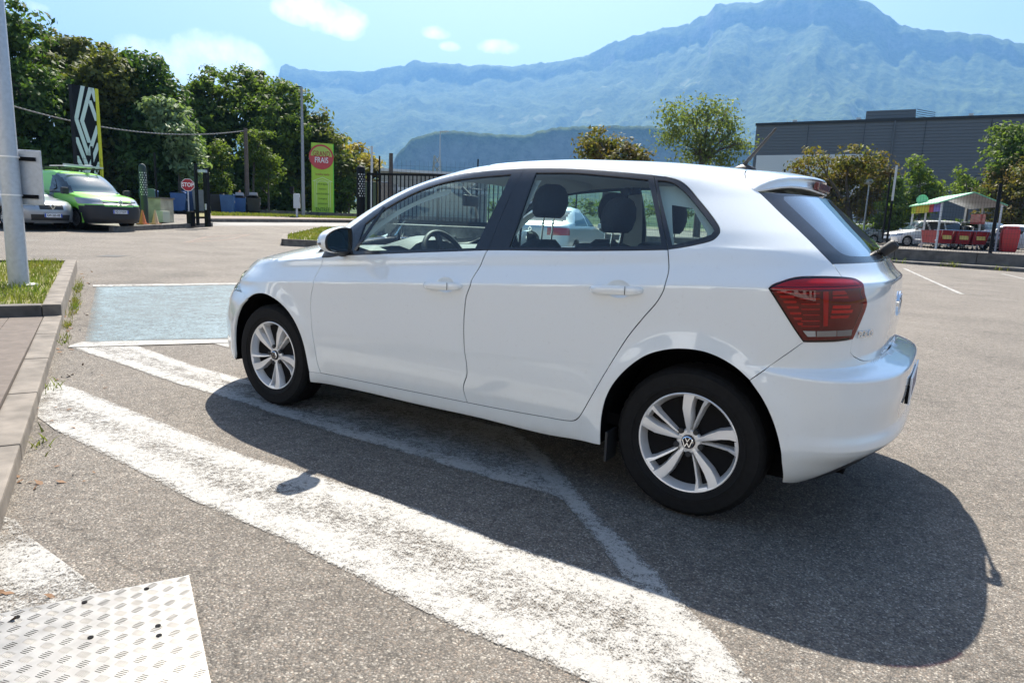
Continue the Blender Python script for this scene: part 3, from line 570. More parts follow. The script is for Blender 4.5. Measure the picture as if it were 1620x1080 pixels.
    # ---------------- door handles
    for s in B2:
        for (x,z) in ((1.216,.838),(.325,.895)):
            c0=chart('side',[(x,z)],s)[0]
            V=[];Fs=[];n=28;ex,ez=(1.205,.842) if x>1 else (.315,.898)
            for (k,dp) in ((1.0,-.0004),(.93,-.0014),(.80,-.0055),(.60,-.0115),(.35,-.0160),(.02,-.0175)):
                pp_=[(ex+(.058+.001)*k*math.cos(t),ez+(.037+.001)*k*math.sin(t)) for t in np.linspace(0,2*math.pi,n+1)[:-1]]
                cc=chart('side',pp_,s);V+=[(a,b+s*dp,c) for a,b,c in cc]
            for i in range(5):
                for j in range(n): Fs.append((i*n+j,i*n+(j+1)%n,(i+1)*n+(j+1)%n,(i+1)*n+j))
            MB().add(V,Fs).build('handle_recess',P,(dF if x>1 else dR)[0 if s==1 else 1],smooth=80)
            sl=.055
            bm=MB();
            pts=[]
            for t in np.linspace(-1,1,15):
                xx=x+.116*t;cc=chart('side',[(xx,z+.004*t*-1*.0 -t*.006)],s)[0];out=.028*(1-abs(t)**4)+.004
                pts.append((cc[0],cc[1]+s*out,cc[2],1-abs(t)**6*.55))
            V=[];Fs=[];n=10
            for (a,b,c2,k) in pts:
                for j in range(n):
                    an_=2*math.pi*j/n;V.append((a,b+s*.009*k*math.cos(an_),c2+.0195*k*math.sin(an_)))
            for i in range(len(pts)-1):
                for j in range(n): Fs.append((i*n+j,i*n+(j+1)%n,(i+1)*n+(j+1)%n,(i+1)*n+j))
            Fs.append(tuple(range(n)));Fs.append(tuple(range((len(pts)-1)*n,len(pts)*n)))
            bm.add(V,Fs)
            hh=bm.build('handle',P,(dF if x>1 else dR)[0 if s==1 else 1],smooth=50)
            MB().box((x-.055,pts[4][1]+s*.0093,z+.003),(.0022,.0012,.034)).build('handle_joint',M['trim'],hh) if s==1 else None
    # ---------------- door mirrors
    for s in B2:
        mm=MB();V=[];Fs=[]
        prof=[(0,1.0,1.0),(.02,1.03,1.04),(.045,.98,.98),(.075,.82,.84),(.098,.55,.60),(.108,.2,.25)]
        out=[(.868,1.082),(.905,1.088),(.95,1.084),(.995,1.070),(1.028,1.046),(1.040,1.015),(1.036,.985),(1.012,.968),(.965,.960),(.91,.958),(.872,.962),(.864,.985),(.862,1.05)]
        oc=catmull([(a,b) for a,b in out],.012);n=len(oc);c=np.array([.95,1.022])
        for (dx,ky,kz) in prof:
            for q_ in oc:
                v=c+(q_-c)*np.array([ky,kz]);V.append((1.842+dx+.02*(v[0]-.95),s*v[0],v[1]))
        for i in range(len(prof)-1):
            for j in range(n): Fs.append((i*n+j,i*n+(j+1)%n,(i+1)*n+(j+1)%n,(i+1)*n+j))
        Fs.append(tuple(range((len(prof)-1)*n,len(prof)*n)))
        mm.add(V,Fs);mo=mm.build('door_mirror',P,root,smooth=60)
        # lower black half / bezel ring
        bz=MB();V=[];Fs=[]
        for k,(dx,sc_) in enumerate([(0.002,1.0),(-.008,.985),(-.008,.90),(.006,.88)]):
            for q_ in oc:
                v=c+(q_-c)*sc_;V.append((1.842+dx+.02*(v[0]-.95),s*v[0],v[1]))
        for i in range(3):
            for j in range(n): Fs.append((i*n+j,i*n+(j+1)%n,(i+1)*n+(j+1)%n,(i+1)*n+j))
        bz.add(V,Fs).build('bezel',M['trim'],mo,smooth=60)
        V=[(1.846+.02*(q_[0]-.95)*.9,s*(c+(q_-c)*.9)[0],(c+(q_-c)*.9)[1]) for q_ in oc]
        MB().add(V,[tuple(range(n))]).build('mirror_glass',M['mirror'],mo)
        # indicator strip & foot
        MB().bar((1.90,s*1.03,1.006),(1.875,s*1.044,1.003),.02,.013).build('indicator',M['lamp_clear'],mo,bevel=.003)
        ft=MB();ft.tube([(1.94,s*.80,.962),(1.93,s*.85,.958),(1.90,s*.92,.968)],[.03,.028,.022],12)
        ft.build('mirror_foot',M['trim'],mo,smooth=60)
        # triangular sail panel behind the mirror
        flag=[(2.105,.915),(2.03,.922),(1.93,.945),(1.90,.965),(1.95,1.03),(2.06,.985),(2.12,.95)]
        build_panel('mirror_base',[('side',flag,[],.02,.01)],M['trim'],mo,(s,),off=.004,gap=0)
    for s in B2:
        a=chart('side',[(1.815,.975),(1.790,1.075),(1.80,1.09)],s)
        MB().bar(chart('side',[(1.868,.968)],s)[0]+np.array([0,s*.001,0]),chart('side',[(1.775,1.20)],s)[0]+np.array([0,s*.001,0]),.018,.004,up=(0,s,0)).build('quarter_divider',M['gloss_black'],root)
    # ---------------- sill lower lip & underbody
    ub=MB();ub.box((1.25,0,.245),(3.3,1.34,.10));ub.box((1.25,0,.30),(1.72,1.56,.10));ub.box((-.34,0,.30),(.42,1.2,.12));ub.box((2.95,0,.33),(.45,1.3,.16))
    ub.build('underbody',M['dark'],root)
    for x0 in(0,2.55):
        for s in B2:
            V=[];Fs=[];n=28
            for k in range(n+1):
                a=math.radians(-12)+math.radians(204)*k/n
                rr_=.386;xx_=x0+rr_*math.cos(a);z_=.305+rr_*math.sin(a);yo=min(.862,abs(chart('side',[(xx_,max(z_,.2))])[0][1])-.010)
                V+= [(xx_,s*yo,z_),(xx_,s*.52,z_)]
            for k in range(n): Fs.append((2*k,2*k+1,2*k+3,2*k+2))
            V+=[(x0-.40,s*.52,.18),(x0+.40,s*.52,.18),(x0+.40,s*.52,.70),(x0-.40,s*.52,.70)];Fs.append(tuple(range(len(V)-4,len(V))))
            MB().add(V,Fs).build('wheel_liner',M['dark'],root)
            if x0==0: MB().box((.335,s*.81,.225),(.012,.10,.13)).build('mud_flap',M['trim'],root,bevel=.004)
    # inner dark lining so panel gaps read black
    li=[(2.10,.86),(1.95,.90),(1.07,.97),(.14,1.02),(-.25,.93),(-.2,.72),(.30,.60),(.40,.28),(2.12,.26)]
    li=[(2.10,.80),(1.07,.77),(.36,.80),(.48,.70),(.52,.58),(.54,.29),(2.04,.26),(2.10,.5),(2.12,.7),(2.11,.80)]
    pair('inner_lining',[('side',li,[],.05,.03),('side',[(2.09,.88),(1.4,.93),(.2,1.01),(.2,.97),(1.4,.90),(2.09,.85)],[],.05,.03)],M['dark'],root,B2,off=-.0085,gap=0,skirt=False)
    lt=[(.30,.96),(1.08,.71)]
    build_panel('tailgate_lining',[('polar',[(h,.66),(h-.6,.68),(.62,.70),(.52,.74),(.52,.96),(.62,1.01),(h-.6,1.03),(h,1.03)],[],.05,.04)],M['dark'],root,B2,off=-.034,gap=0,skirt=False)
    # ---------------- wheels
    for i,(x,s) in enumerate(((0,1),(2.55,1),(0,-1),(2.55,-1))):
        ph=math.radians(90 if i==0 else 63 if i==1 else 20)
        w=make_wheel(ph,s);w.location=(x,s*.742,.3055);w.parent=root
        if s<0: w.rotation_euler=(0,0,math.pi)
    interior(root)
    return root
def emblem(R):
    """round ring with a V over a W inside"""
    m=MB();n=40;V=[];Fs=[]
    for k in range(n):
        a=2*math.pi*k/n
        for r,z in((R,0),(R,.006),(R*.86,.008),(R*.86,0)): V.append((r*math.cos(a),r*math.sin(a),z))
    for k in range(n):
        for j in range(4): Fs.append((k*4+j,((k+1)%n)*4+j,((k+1)%n)*4+(j+1)%4,k*4+(j+1)%4))
    m.add(V,Fs);w=R*.13
    def st(a,b): m.bar((a[0]*R,a[1]*R,.008),(b[0]*R,b[1]*R,.008),w,.005,up=(0,0,1))
    st((-.38,.78),(0,.10));st((.38,.78),(0,.10))
    st((-.80,.38),(-.38,-.78));st((.80,.38),(.38,-.78));st((-.38,-.78),(0,-.08));st((.38,-.78),(0,-.08))
    return m
WHEEL={}
def make_wheel(ph,side):
    """axis along +y (outer face at +y)"""
    root=bpy.data.objects.new('wheel',None);COL.objects.link(root);root.empty_display_size=.1
    if 'tyre' not in WHEEL:
        prof=[(.195,-.075),(.215,-.088),(.25,-.094),(.282,-.091),(.298,-.080),(.3035,-.068)]
        tread=[]
        for k in range(-3,4):
            y=k*.0195
            tread+= [(.3050,y-.0075),(.3050,y+.0075)] if k==3 else [(.3050,y-.0075),(.3050,y+.0075),(.2985,y+.008),(.2985,y+.0115)]
        prof+=tread+[(.3035,.068),(.3000,.077),(.2970,.080),(.2940,.0835),(.2850,.0885),(.2830,.0915),(.2740,.0925),(.255,.0940),(.238,.0935),(.2365,.0955),(.2300,.0955),(.2285,.0925),(.2160,.0880),(.2085,.0860),(.2040,.0800),(.195,.075)]
        V=[];Fs=[];n=160;m=len(prof)
        for k in range(n):
            a=2*math.pi*k/n
            for j,(r,y) in enumerate(prof):
                rr=r
                if .064<y<.083 and r>.29 and k%4<1: rr-=.0035
                if -.083<y<-.06 and r>.29 and k%4<1: rr-=.0035
                V.append((rr*math.cos(a),y,rr*math.sin(a)))
        for k in range(n):
            for j in range(m-1): Fs.append((k*m+j,k*m+j+1,((k+1)%n)*m+j+1,((k+1)%n)*m+j))
        me=bpy.data.meshes.new('tyre');me.from_pydata(V,[],Fs);me.polygons.foreach_set('use_smooth',[True]*len(Fs));me.set_sharp_from_angle(angle=math.radians(32));me.materials.append(M['rubber']);WHEEL['tyre']=me
        # rim barrel + lip
        pr=[(.2035,.0800),(.2045,.0835),(.2020,.0850),(.1975,.0835),(.1950,.0790),(.1925,.0700),(.1850,.052),(.182,.040)]
        V=[];Fs=[];n=96;m=len(pr)
        for k in range(n):
            a=2*math.pi*k/n
            for r,y in pr: V.append((r*math.cos(a),y,r*math.sin(a)))
        for k in range(n):
            for j in range(m-1): Fs.append((k*m+j,k*m+j+1,((k+1)%n)*m+j+1,((k+1)%n)*m+j))
        me=bpy.data.meshes.new('rim');me.from_pydata(V,[],Fs);me.polygons.foreach_set('use_smooth',[True]*len(Fs));me.set_sharp_from_angle(angle=math.radians(30));me.materials.append(M['alloy']);WHEEL['rim']=me
        bz_=MB().lathe([(.182,.040),(.181,.02),(.178,-.05),(.19,-.075)],64,M=Matrix(((1,0,0),(0,0,1),(0,1,0)))).build('rim_barrel',M['alloy_dark'],None,smooth=60);WHEEL['barrel']=bz_.data;bpy.data.objects.remove(bz_)
        # one sector: polygons in (r,t) coordinates, t>0 clockwise seen from outside
        def solid(b,face,skirt,y0,y1,sk=.006,face_y=None):
            n=len(face);V=[]
            for i,(r,t) in enumerate(face): V.append((r,t,(face_y[i] if face_y else y0)))
            for (r,t) in skirt: V.append((r,t,y1))
            b_=[tuple(range(n))]+[(i,(i+1)%n,n+(i+1)%n,n+i) for i in range(n)]
            return V,b_
        S=[]
        # wide blade
        face=[(.034,-.007),(.060,-.0135),(.100,-.0230),(.136,-.0310),(.170,-.0300),(.2000,-.0270),(.2015,-.005),(.1995,.0175),(.170,.0075),(.136,.0030),(.100,.0035),(.060,.0035),(.034,.0035)]
        fy=[.062,.066,.071,.075,.078,.0835,.0845,.0835,.078,.076,.072,.067,.062]
        sk=[(.034,-.010),(.060,-.017),(.100,-.028),(.136,-.036),(.170,-.036),(.198,-.034),(.200,-.005),(.197,.025),(.170,.015),(.136,.011),(.100,.015),(.060,.012),(.034,.008)]
        S.append(solid(None,face,sk,0,.036,face_y=fy))
        # thin spoke (ridge)
        face=[(.050,.0165),(.085,.0270),(.120,.0400),(.150,.0520),(.168,.0640),(.181,.0740),(.183,.0560),(.165,.0470),(.145,.0395),(.115,.0290),(.085,.0190),(.052,.0115)]
        fy=[.058,.060,.064,.069,.074,.0815,.0820,.0745,.071,.066,.062,.060]
        sk=[(.048,.020),(.085,.036),(.120,.050),(.150,.062),(.168,.074),(.183,.082),(.185,.050),(.165,.042),(.145,.035),(.115,.024),(.085,.016),(.052,.008)]
        S.append(solid(None,face,sk,0,.034,face_y=fy))
        # rim flag joining the two
        face=[(.1985,.0190),(.1950,.0430),(.1885,.0660),(.1810,.0735),(.1805,.0560),(.1850,.0360),(.1880,.0190)]
        S.append(solid(None,face,[(r-.004 if i>3 else r,t) for i,(r,t) in enumerate(face)],0,.05,face_y=[.0835,.0835,.083,.0815,.080,.079,.0795]))
        b=MB()
        for k in range(5):
            a=2*math.pi*k/5
            for V,F_ in S:
                Q=[]
                for r,t,y in V:
                    # clockwise seen from outside (+y looking towards -y): angle decreases in view (x to the left)
                    x_=r;z_=t;ca,sa=math.cos(a),math.sin(a)
                    Q.append((-(x_*ca+z_*sa),y,x_*sa-z_*ca))
                b.add(Q,F_)
        b.lathe([(.050,.030),(.052,.052),(.046,.060),(.0,.061)],30,M=Matrix(((1,0,0),(0,0,1),(0,1,0))))
        o=b.build('spokes',M['alloy'],None,smooth=28,bevel=.0012);WHEEL['spokes']=o.data;bpy.data.objects.remove(o)
        b=MB()
        for k in range(1):
            a=math.radians(32)
            b.lathe([(.0115,.045),(.0115,.0655),(.0095,.0675),(.0,.0675)],14,M=Matrix(((1,0,0),(0,0,1),(0,1,0))),c=(-.052*math.cos(a),0,-.052*math.sin(a)*-1*-1))
        o=b.build('wheel_bolt',M['trim'],None,smooth=40);WHEEL['bolts']=o.data;bpy.data.objects.remove(o)
        b=MB();T=Matrix(((1,0,0),(0,0,1),(0,1,0)));b.lathe([(.128,.0),(.128,.012),(.0,.012)],40,M=T);b.lathe([(.06,.012),(.055,.03),(.0,.03)],30,M=T);b.box((-.10,.01,.06),(.06,.05,.10))
        b.box((0,-.03,0),(.10,.06,.10))
        o=b.build('brake_disc',M['alloy_dark'],None,smooth=30);WHEEL['disc']=o.data;bpy.data.objects.remove(o)
        b=MB();b.lathe([(.0285,.050),(.0285,.0655),(.026,.0672),(.0,.0672)],32,M=T);o=b.build('hub_cap',M['lamp_black'],None,smooth=40);WHEEL['cap']=o.data;bpy.data.objects.remove(o)
        o=emblem(.0245).build('wheel_emblem',M['chrome'],None);WHEEL['emb']=o.data;bpy.data.objects.remove(o)
    def put(nm,key,par):
        o=bpy.data.objects.new(nm,WHEEL[key]);COL.objects.link(o);o.parent=par;return o
    put('tyre','tyre',root)
    r=put('rim','rim',root);r2=put('spokes','spokes',root);r2.rotation_euler=(0,ph,0)
    for k in range(5):
        b=put('wheel_bolt','bolts',root);b.rotation_euler=(0,ph+2*math.pi*k/5,0)
    put('rim_barrel','barrel',root);put('brake_disc','disc',root);put('hub_cap','cap',root)
    e=put('wheel_emblem','emb',root);e.matrix_local=frame_M((0,.0675,0),(-1,0,0),(0,0,1))
    return root
def interior(root):
    I=M['interior'];F_=M['fabric']
    def seat(x,y,rear=False):
        st=empty('car_seat',(0,0,0));st.parent=root
        b=MB()
        if rear:
            b.box((x+.22,y,.50),(.55,.52,.16));b.box((x,y,.80),(.16,.50,.52),M=Matrix.Rotation(math.radians(-16),3,'Y'))
            b.build('cushion',F_,st,smooth=50,bevel=.05,seg=3)
        else:
            b.box((x+.32,y,.48),(.52,.50,.16));b.build('cushion',F_,st,smooth=50,bevel=.05,seg=3)
            V=[];Fs=[];hs=[(.50,.23,.07,-.0),(.62,.245,.08,.03),(.80,.24,.075,.075),(.95,.215,.06,.115),(1.03,.17,.05,.135),(1.065,.10,.035,.145)]
            n=18
            for z,w,d,sh in hs:
                for k in range(n):
                    a=2*math.pi*k/n;ca,sa=math.cos(a),math.sin(a)
                    V.append((x-sh+d*np.sign(ca)*abs(ca)**.7,y+w*np.sign(sa)*abs(sa)**.6,z))
            for i in range(len(hs)-1):
                for k in range(n): Fs.append((i*n+k,i*n+(k+1)%n,(i+1)*n+(k+1)%n,(i+1)*n+k))
            Fs.append(tuple(range((len(hs)-1)*n,len(hs)*n)));MB().add(V,Fs).build('backrest',F_,st,smooth=60)
        hx=x-.17 if not rear else x-.09
        z0=1.175 if not rear else 1.115
        V=[];Fs=[];n=16;H=.165 if not rear else .165
        lv=[(0,.105,.03),(.02,.125,.045),(.07,.135,.055),(.12,.118,.052),(.15,.085,.043),(.165,.05,.025)]
        for dz,w,d in lv:
            for k in range(n):
                a=2*math.pi*k/n;ca,sa=math.cos(a),math.sin(a)
                V.append((hx-dz*.12+d*np.sign(ca)*abs(ca)**.8,y+w*np.sign(sa)*abs(sa)**.55,z0+dz))
        for i in range(len(lv)-1):
            for k in range(n): Fs.append((i*n+k,i*n+(k+1)%n,(i+1)*n+(k+1)%n,(i+1)*n+k))
        Fs.append(tuple(range((len(lv)-1)*n,len(lv)*n)));Fs.append(tuple(range(n)))
        MB().add(V,Fs).build('headrest',F_,st,smooth=60)
        b=MB()
        for s in(-.05,.05): b.tube([(hx+.01,y+s,z0-.14),(hx-.005,y+s,z0+.03)],.006,8)
        b.build('headrest_rods',M['chrome'],st,smooth=60)
    seat(1.12,.37);seat(1.12,-.37);seat(.66,.37,True);seat(.66,-.37,True)
    MB().box((.50,0,.74),(.14,1.30,.50),M=Matrix.Rotation(math.radians(-14),3,'Y')).build('rear_bench_back',F_,root,bevel=.04,smooth=50)
    MB().box((.16,0,.90),(.56,1.18,.02)).build('parcel_shelf',M['fabric'],root,bevel=.005)
    # dashboard
    b=MB();pf=[(1.72,.60),(1.70,.80),(1.73,.905),(1.80,.955),(1.95,.985),(2.22,.975),(2.30,.90),(2.20,.60)]
    V=[];Fs=[];n=len(pf);yy=[-.72,-.5,0,.5,.72]
    for y in yy: V+=[(x-.10*(1-(y/.8)**2)*.2,y,z) for x,z in pf]
    for i in range(len(yy)-1):
        for j in range(n): Fs.append((i*n+j,i*n+(j+1)%n,(i+1)*n+(j+1)%n,(i+1)*n+j))
    b.add(V,Fs);b.build('dashboard',M['dash'],root,smooth=45)
    hd=MB();V=[];Fs=[];n=12
    for k in range(9):
        t=-1+k/4;y=.37+.21*t;h_=.065*math.sqrt(max(0,1-t*t*.96))
        V+=[(1.70,y,.93),(1.69,y,.965+h_),(1.78,y,.985+h_),(1.95,y,.97+h_*.3)]
    for k in range(8):
        for j in range(3): Fs.append((k*4+j,k*4+j+1,(k+1)*4+j+1,(k+1)*4+j))
    hd.add(V,Fs).build('instrument_hood',M['dash'],root,smooth=60)
    MB().box((1.705,-.25,.90),(.02,.75,.03)).build('dashboard_strip',M['seat_edge'],root,bevel=.004)
    # steering wheel
    Rm=Matrix.Rotation(math.radians(-64),3,'Y');c=Vector((1.60,.37,.915));n=40;V=[];Fs=[];m=8
    for k in range(n):
        a=2*math.pi*k/n
        for j in range(m):
            t=2*math.pi*j/m;r=.175+.0155*math.cos(t);V.append(Rm@Vector((r*math.cos(a),r*math.sin(a),.0155*math.sin(t)))+c)
    for k in range(n):
        for j in range(m): Fs.append((k*m+j,((k+1)%n)*m+j,((k+1)%n)*m+(j+1)%m,k*m+(j+1)%m))
    sw=MB().add(V,Fs).build('steering_wheel',I,root,smooth=60)
    b=MB();b.lathe([(.0,-.01),(.065,-.01),(.065,.02),(0,.03)],20,M=Rm,c=c)
    for a in(0,180,270): 
        a=math.radians(a+90);b.bar(c,Rm@Vector((.17*math.cos(a),.17*math.sin(a),0))+c,.035,.02)
    b.build('hub',I,sw,bevel=.003)
    MB().box((1.715,0,1.262),(.028,.245,.066),M=Matrix.Rotation(math.radians(18),3,'Z')).build('rear_view_mirror',I,root,bevel=.012,smooth=50)
    MB().tube([(1.715,0,1.29),(1.78,0,1.34)],.012,8).build('mirror_stalk',I,root)
    # headliner, pillars, door cards (inside faces)
    t1=tp('T1')[:-1];rf=S_([(-.02,0),(-.03,.45)],[(x,max(y-.03,.5)) for x,y in tp('T2')],[(x,y-.025) for x,y in t1[:4]],[(1.50,.50),(1.60,.3),(1.63,0)])
    build_panel('headliner',[('top',rf,[],.06,.06)],M['headliner'],root,(1,-1),off=-.045,gap=0,skirt=False)
    cp=[sd('T2')[0]-[.02,.03],(.02,1.33),(-.16,1.22),(-.30,1.06),(-.30,.95),(.14,1.03)]
    inn=S_(sd('QO')[::-1],)
    cq=S_([(.24,1.345),(.05,1.35),(-.10,1.28),(-.26,1.12),(-.34,1.0),(.10,1.0),(.125,1.06),(.20,1.30)])
    pair('pillar_trim',[('side',[(.30,1.35),(.02,1.34),(-.10,1.25),(-.30,1.05),(-.34,.96),(.10,.98),(.10,1.04),(.17,1.09),(.17,1.12)],[[(.20,1.27),(.11,1.26),(.02,1.16),(.02,1.09),(.13,1.08)]],.04,.04)],M['headliner'],root,(1,-1),off=-.045,gap=0,skirt=False)
    pair('pillar_trim',[('side',[(.95,1.36),(.86,1.37),(.92,.98),(1.06,.98)],[],.04,.04)],M['headliner'],root,(1,-1),off=-.04,gap=0,skirt=False)
    pair('pillar_trim',[('side',[(1.98,1.02),(1.80,1.17),(1.6,1.275),(1.4,1.335),(1.4,1.30),(1.6,1.24),(1.78,1.13),(1.93,.99)],[],.04,.03)],M['headliner'],root,(1,-1),off=-.05,gap=0,skirt=False)
    pair('door_card',[('side',[(2.05,.90),(.12,1.02),(.12,.82),(.46,.66),(.50,.40),(2.05,.35)],[],.08,.06)],I,root,(1,-1),off=-.07,gap=0,skirt=False)
    MB().box((.93,0,.32),(2.3,1.5,.05)).build('floor_pan',M['dark'],root)
    MB().box((1.65,0,.62),(.5,.16,.40)).build('centre_console',I,root,bevel=.02)
    MB().box((2.26,0,.65),(.04,1.40,.56)).build('bulkhead',M['dark'],root)
# ---------------------------------------------------------------- other vehicles (generic shells cut into real parts)
def car_shell(name,sp,root,mp):
    L=sp['L'];W=sp['W'];F_=pchip(*zip(*sp['front']));R_=pchip(*zip(*sp['rear']));Wf_=pchip(*zip(*sp['side']))
    H=sp['H'];LFr=sp.get('lf',.75);LRr=sp.get('lr',.45);p=sp.get('p',2.6)
    zs=np.array(sp['rows']);nz=len(zs);nx=sp.get('nx',96);nc=16
    rings=[]
    for z in zs:
        w=W*float(Wf_(z));f=float(F_(z));r=float(R_(z));lf=min(LFr,(f-r)*.45);lr=min(LRr,(f-r)*.4)
        th=np.linspace(0,math.pi/2,nc+1)
        fx=f-lf*(1-np.sin(th)**(2/p));fy=w*np.maximum(np.cos(th),0)**(2/p)
        rx=r+lr*(1-np.sin(th)**(2/p));ry=w*np.maximum(np.cos(th),0)**(2/p)
        bx=np.linspace(f-lf,r+lr,nx+1)
        side=np.concatenate([np.stack([fx[::-1],fy[::-1]],-1)[:-1],np.stack([bx,np.full(nx+1,w)],-1),np.stack([rx,ry],-1)[1:]])
        full=np.concatenate([side,side[::-1][1:-1]*[1,-1]])
        rings.append(np.concatenate([full,np.full((len(full),1),z)],1))
    n=len(rings[0]);P=np.array(rings)
    # camber of the roof
    V=P.reshape(-1,3);ai,aj=np.meshgrid(np.arange(nz-1),np.arange(n),indexing='ij');aj2=(aj+1)%n
    Q=np.stack([ai*n+aj,ai*n+aj2,(ai+1)*n+aj2,(ai+1)*n+aj],-1).reshape(-1,4)
    C=V[Q].mean(1);col=aj.ravel()
    half=nc+nx+nc
    def wh(c): # section: 0 front corner,1 side,2 rear corner
        c=np.where(c>=half,2*half-1-c,c);return np.where(c<nc,0,np.where(c<nc+nx,1,2)),c
    sec,cc=wh(col)
    cls=np.array(['body']*len(Q),dtype=object)
    def setc(mask,nm): cls[mask]=nm
    XZ=C[:,[0,2]]
    for nm,poly in sp.get('side_parts',[]):
        setc((np.abs(C[:,1])>.25*W)&inpoly(XZ,np.array(poly))&(sec>=0)&(np.abs(C[:,1])>W*sp.get('wy',.55)),nm)
    for nm,z0,z1,y0,y1 in sp.get('front_parts',[]):
        setc((sec==0)&(C[:,2]>z0)&(C[:,2]<z1)&(np.abs(C[:,1])>=y0)&(np.abs(C[:,1])<y1),nm)
    for nm,z0,z1,y0,y1 in sp.get('rear_parts',[]):
        setc((sec==2)&(C[:,2]>z0)&(C[:,2]<z1)&(np.abs(C[:,1])>=y0)&(np.abs(C[:,1])<y1),nm)
    keep=np.ones(len(Q),bool)
    for wx in sp['wheels']:
        d=np.hypot(C[:,0]-wx,C[:,2]-sp['wr']);keep&=~((d<sp['wr']*1.14)&(np.abs(C[:,1])>W*.5))
    Q=Q[keep];cls=cls[keep]
    for nm in sorted(set(cls)):
        qa=Q[cls==nm]
        if nm=='body': groups_=[qa]
        else:
            lab={}
            def fnd(x):
                while lab.setdefault(x,x)!=x: x=lab[x]
                return x
            for f4 in qa.tolist():
                r0=fnd(f4[0])
                for v_ in f4[1:]:
                    r1=fnd(v_)
                    if r1!=r0: lab[r1]=r0
            key=np.array([fnd(f4[0]) for f4 in qa.tolist()]);groups_=[qa[key==k_] for k_ in np.unique(key)]
        for q in groups_:
            if len(q)<4 and nm!='body': continue
            u=np.unique(q);re=np.zeros(len(V),int);re[u]=np.arange(len(u));me=fast_mesh(nm,V[u],[re[q]],True)
            link_mesh(nm,me,mp.get(nm,mp['body']),root)
    # roof cap
    r=rings[-1];k=len(r);cap=[];m=half
    V2=[tuple(q) for q in r];F2=[]
    for i in range(half): F2.append((i,i+1,(k-i-1)%k,(k-i)%k) if i>0 else (0,1,k-1))
    me=bpy.data.meshes.new('roof');me.from_pydata(V2,[],F2);me.validate();link_mesh('roof',me,mp.get('roof',mp['body']),root)
    # arches, inner floor
    for wx in sp['wheels']:
        for s in(-1,1):
            wy=W*float(Wf_(sp['wr']));b=MB();V3=[];F3=[];kk=22
            for i in range(kk+1):
                a=math.radians(-18)+math.radians(216)*i/kk
                for rr,yy in((1.09,wy+.006),(1.19,wy+.006),(1.19,wy-.02),(1.09,.55)): V3.append((wx+sp['wr']*rr*math.cos(a),s*yy,max(.16,sp['wr']+sp['wr']*rr*math.sin(a))))
            for i in range(kk):
                for j in range(3): F3.append((i*4+j,i*4+j+1,(i+1)*4+j+1,(i+1)*4+j))
            b.add(V3,F3).build('wheel_arch',mp.get('arch',mp['body']),root)
    b=MB();b.box(((sp['wheels'][0]+sp['wheels'][1])/2,0,.42),(L*.86,W*1.1,.42));b.build('chassis',M['dark'],root)
    for i,wx in enumerate(sp['wheels']):
        for s in(-1,1):
            w=simple_wheel(sp['wr'],sp.get('wheel_mat','alloy'));w.parent=root;w.location=(wx,s*(W*float(Wf_(sp['wr']))-.115),sp['wr'])
            if s<0:w.rotation_euler=(0,0,math.pi)
SW={}
def simple_wheel(r,mt):
    key=(r,mt)
    if key not in SW:
        T=Matrix(((1,0,0),(0,0,1),(0,1,0)))
        ty=MB().lathe([(.62*r,-.10),(.92*r,-.10),(r,-.07),(r,.07),(.93*r,.10),(.70*r,.105),(.68*r,.085)],36,M=T).build('tyre',M['rubber'],None,smooth=40)
        b=MB();b.lathe([(.69*r,.085),(.705*r,.095),(.67*r,.095),(.62*r,.05),(.60*r,-.08)],36,M=T)
        n=10 if mt=='alloy' else 0
        for k in range(n):
            a=2*math.pi*(k//2)/5+(.16 if k%2 else -.16);c,s=math.cos(a),math.sin(a)
            b.bar((.12*r*c,.075,.12*r*s),(.66*r*c,.085,.66*r*s),.09*r,.02,up=(0,1,0))
        if mt!='alloy': b.lathe([(.64*r,.03),(.55*r,.06),(.40*r,.05),(.25*r,.075),(.0,.075)],30,M=T)
        b.lathe([(.16*r,.05),(.15*r,.088),(0,.09)],16,M=T)
        rim=b.build('rim',M[mt],None,smooth=35)
        di=MB().lathe([(.62*r,.02),(.0,.02)],24,M=T).build('brake_disc',M['dark'],None)
        SW[key]=[ty.data,rim.data,di.data]
        for o in(ty,rim,di): bpy.data.objects.remove(o)
    root=bpy.data.objects.new('wheel',None);COL.objects.link(root)
    for nm,me in zip(('tyre','rim','brake_disc'),SW[key]):
        o=bpy.data.objects.new(nm,me);COL.objects.link(o);o.parent=root
    return root
def rows_for(lo,belt,top,dz=.035):
    a=np.arange(lo,belt,dz);b=np.linspace(belt,top-.10,14);c=top-.10*(1-np.linspace(0,1,9)[1:]**.6)
    return list(a)+list(b)+list(c)
M['car_glass']=mat('car_window_glass',(.012,.018,.022),.03,0,.6,.9)
M['car_glass_clear']=mat('car_windscreen_glass',(.06,.10,.12),.03,0,.8,.9)
M['lamp_w']=mat('car_headlamp',(.30,.32,.34),.15,.2,1)
M['lamp_r']=mat('car_tail_lamp',(.45,.02,.03),.15,0,1)
M['steel']=mat('steel_wheel',(.22,.22,.23),.4,.6)
def paint(n,c,metal=.2): return mat(n,c,.32,metal,1.0)
def plate_on(root,x,z,txt,facing=1,w=.50):
    p_=MB().box((x,0,z),(.012,w,.11)).build('number_plate',M['plate_w'],root)
    for s in(-1,1): MB().box((x+facing*.007,s*(w/2-.02),z),(.003,.04,.105)).build('plate_band',M['plate_blue'],p_)
    text_mesh(txt,.10,.001,'plate_text',M['ink'],p_,frame_M((x+facing*.0085,0,z),(0,facing,0),(0,0,1)),(.72,1),'CENTER',.0015)
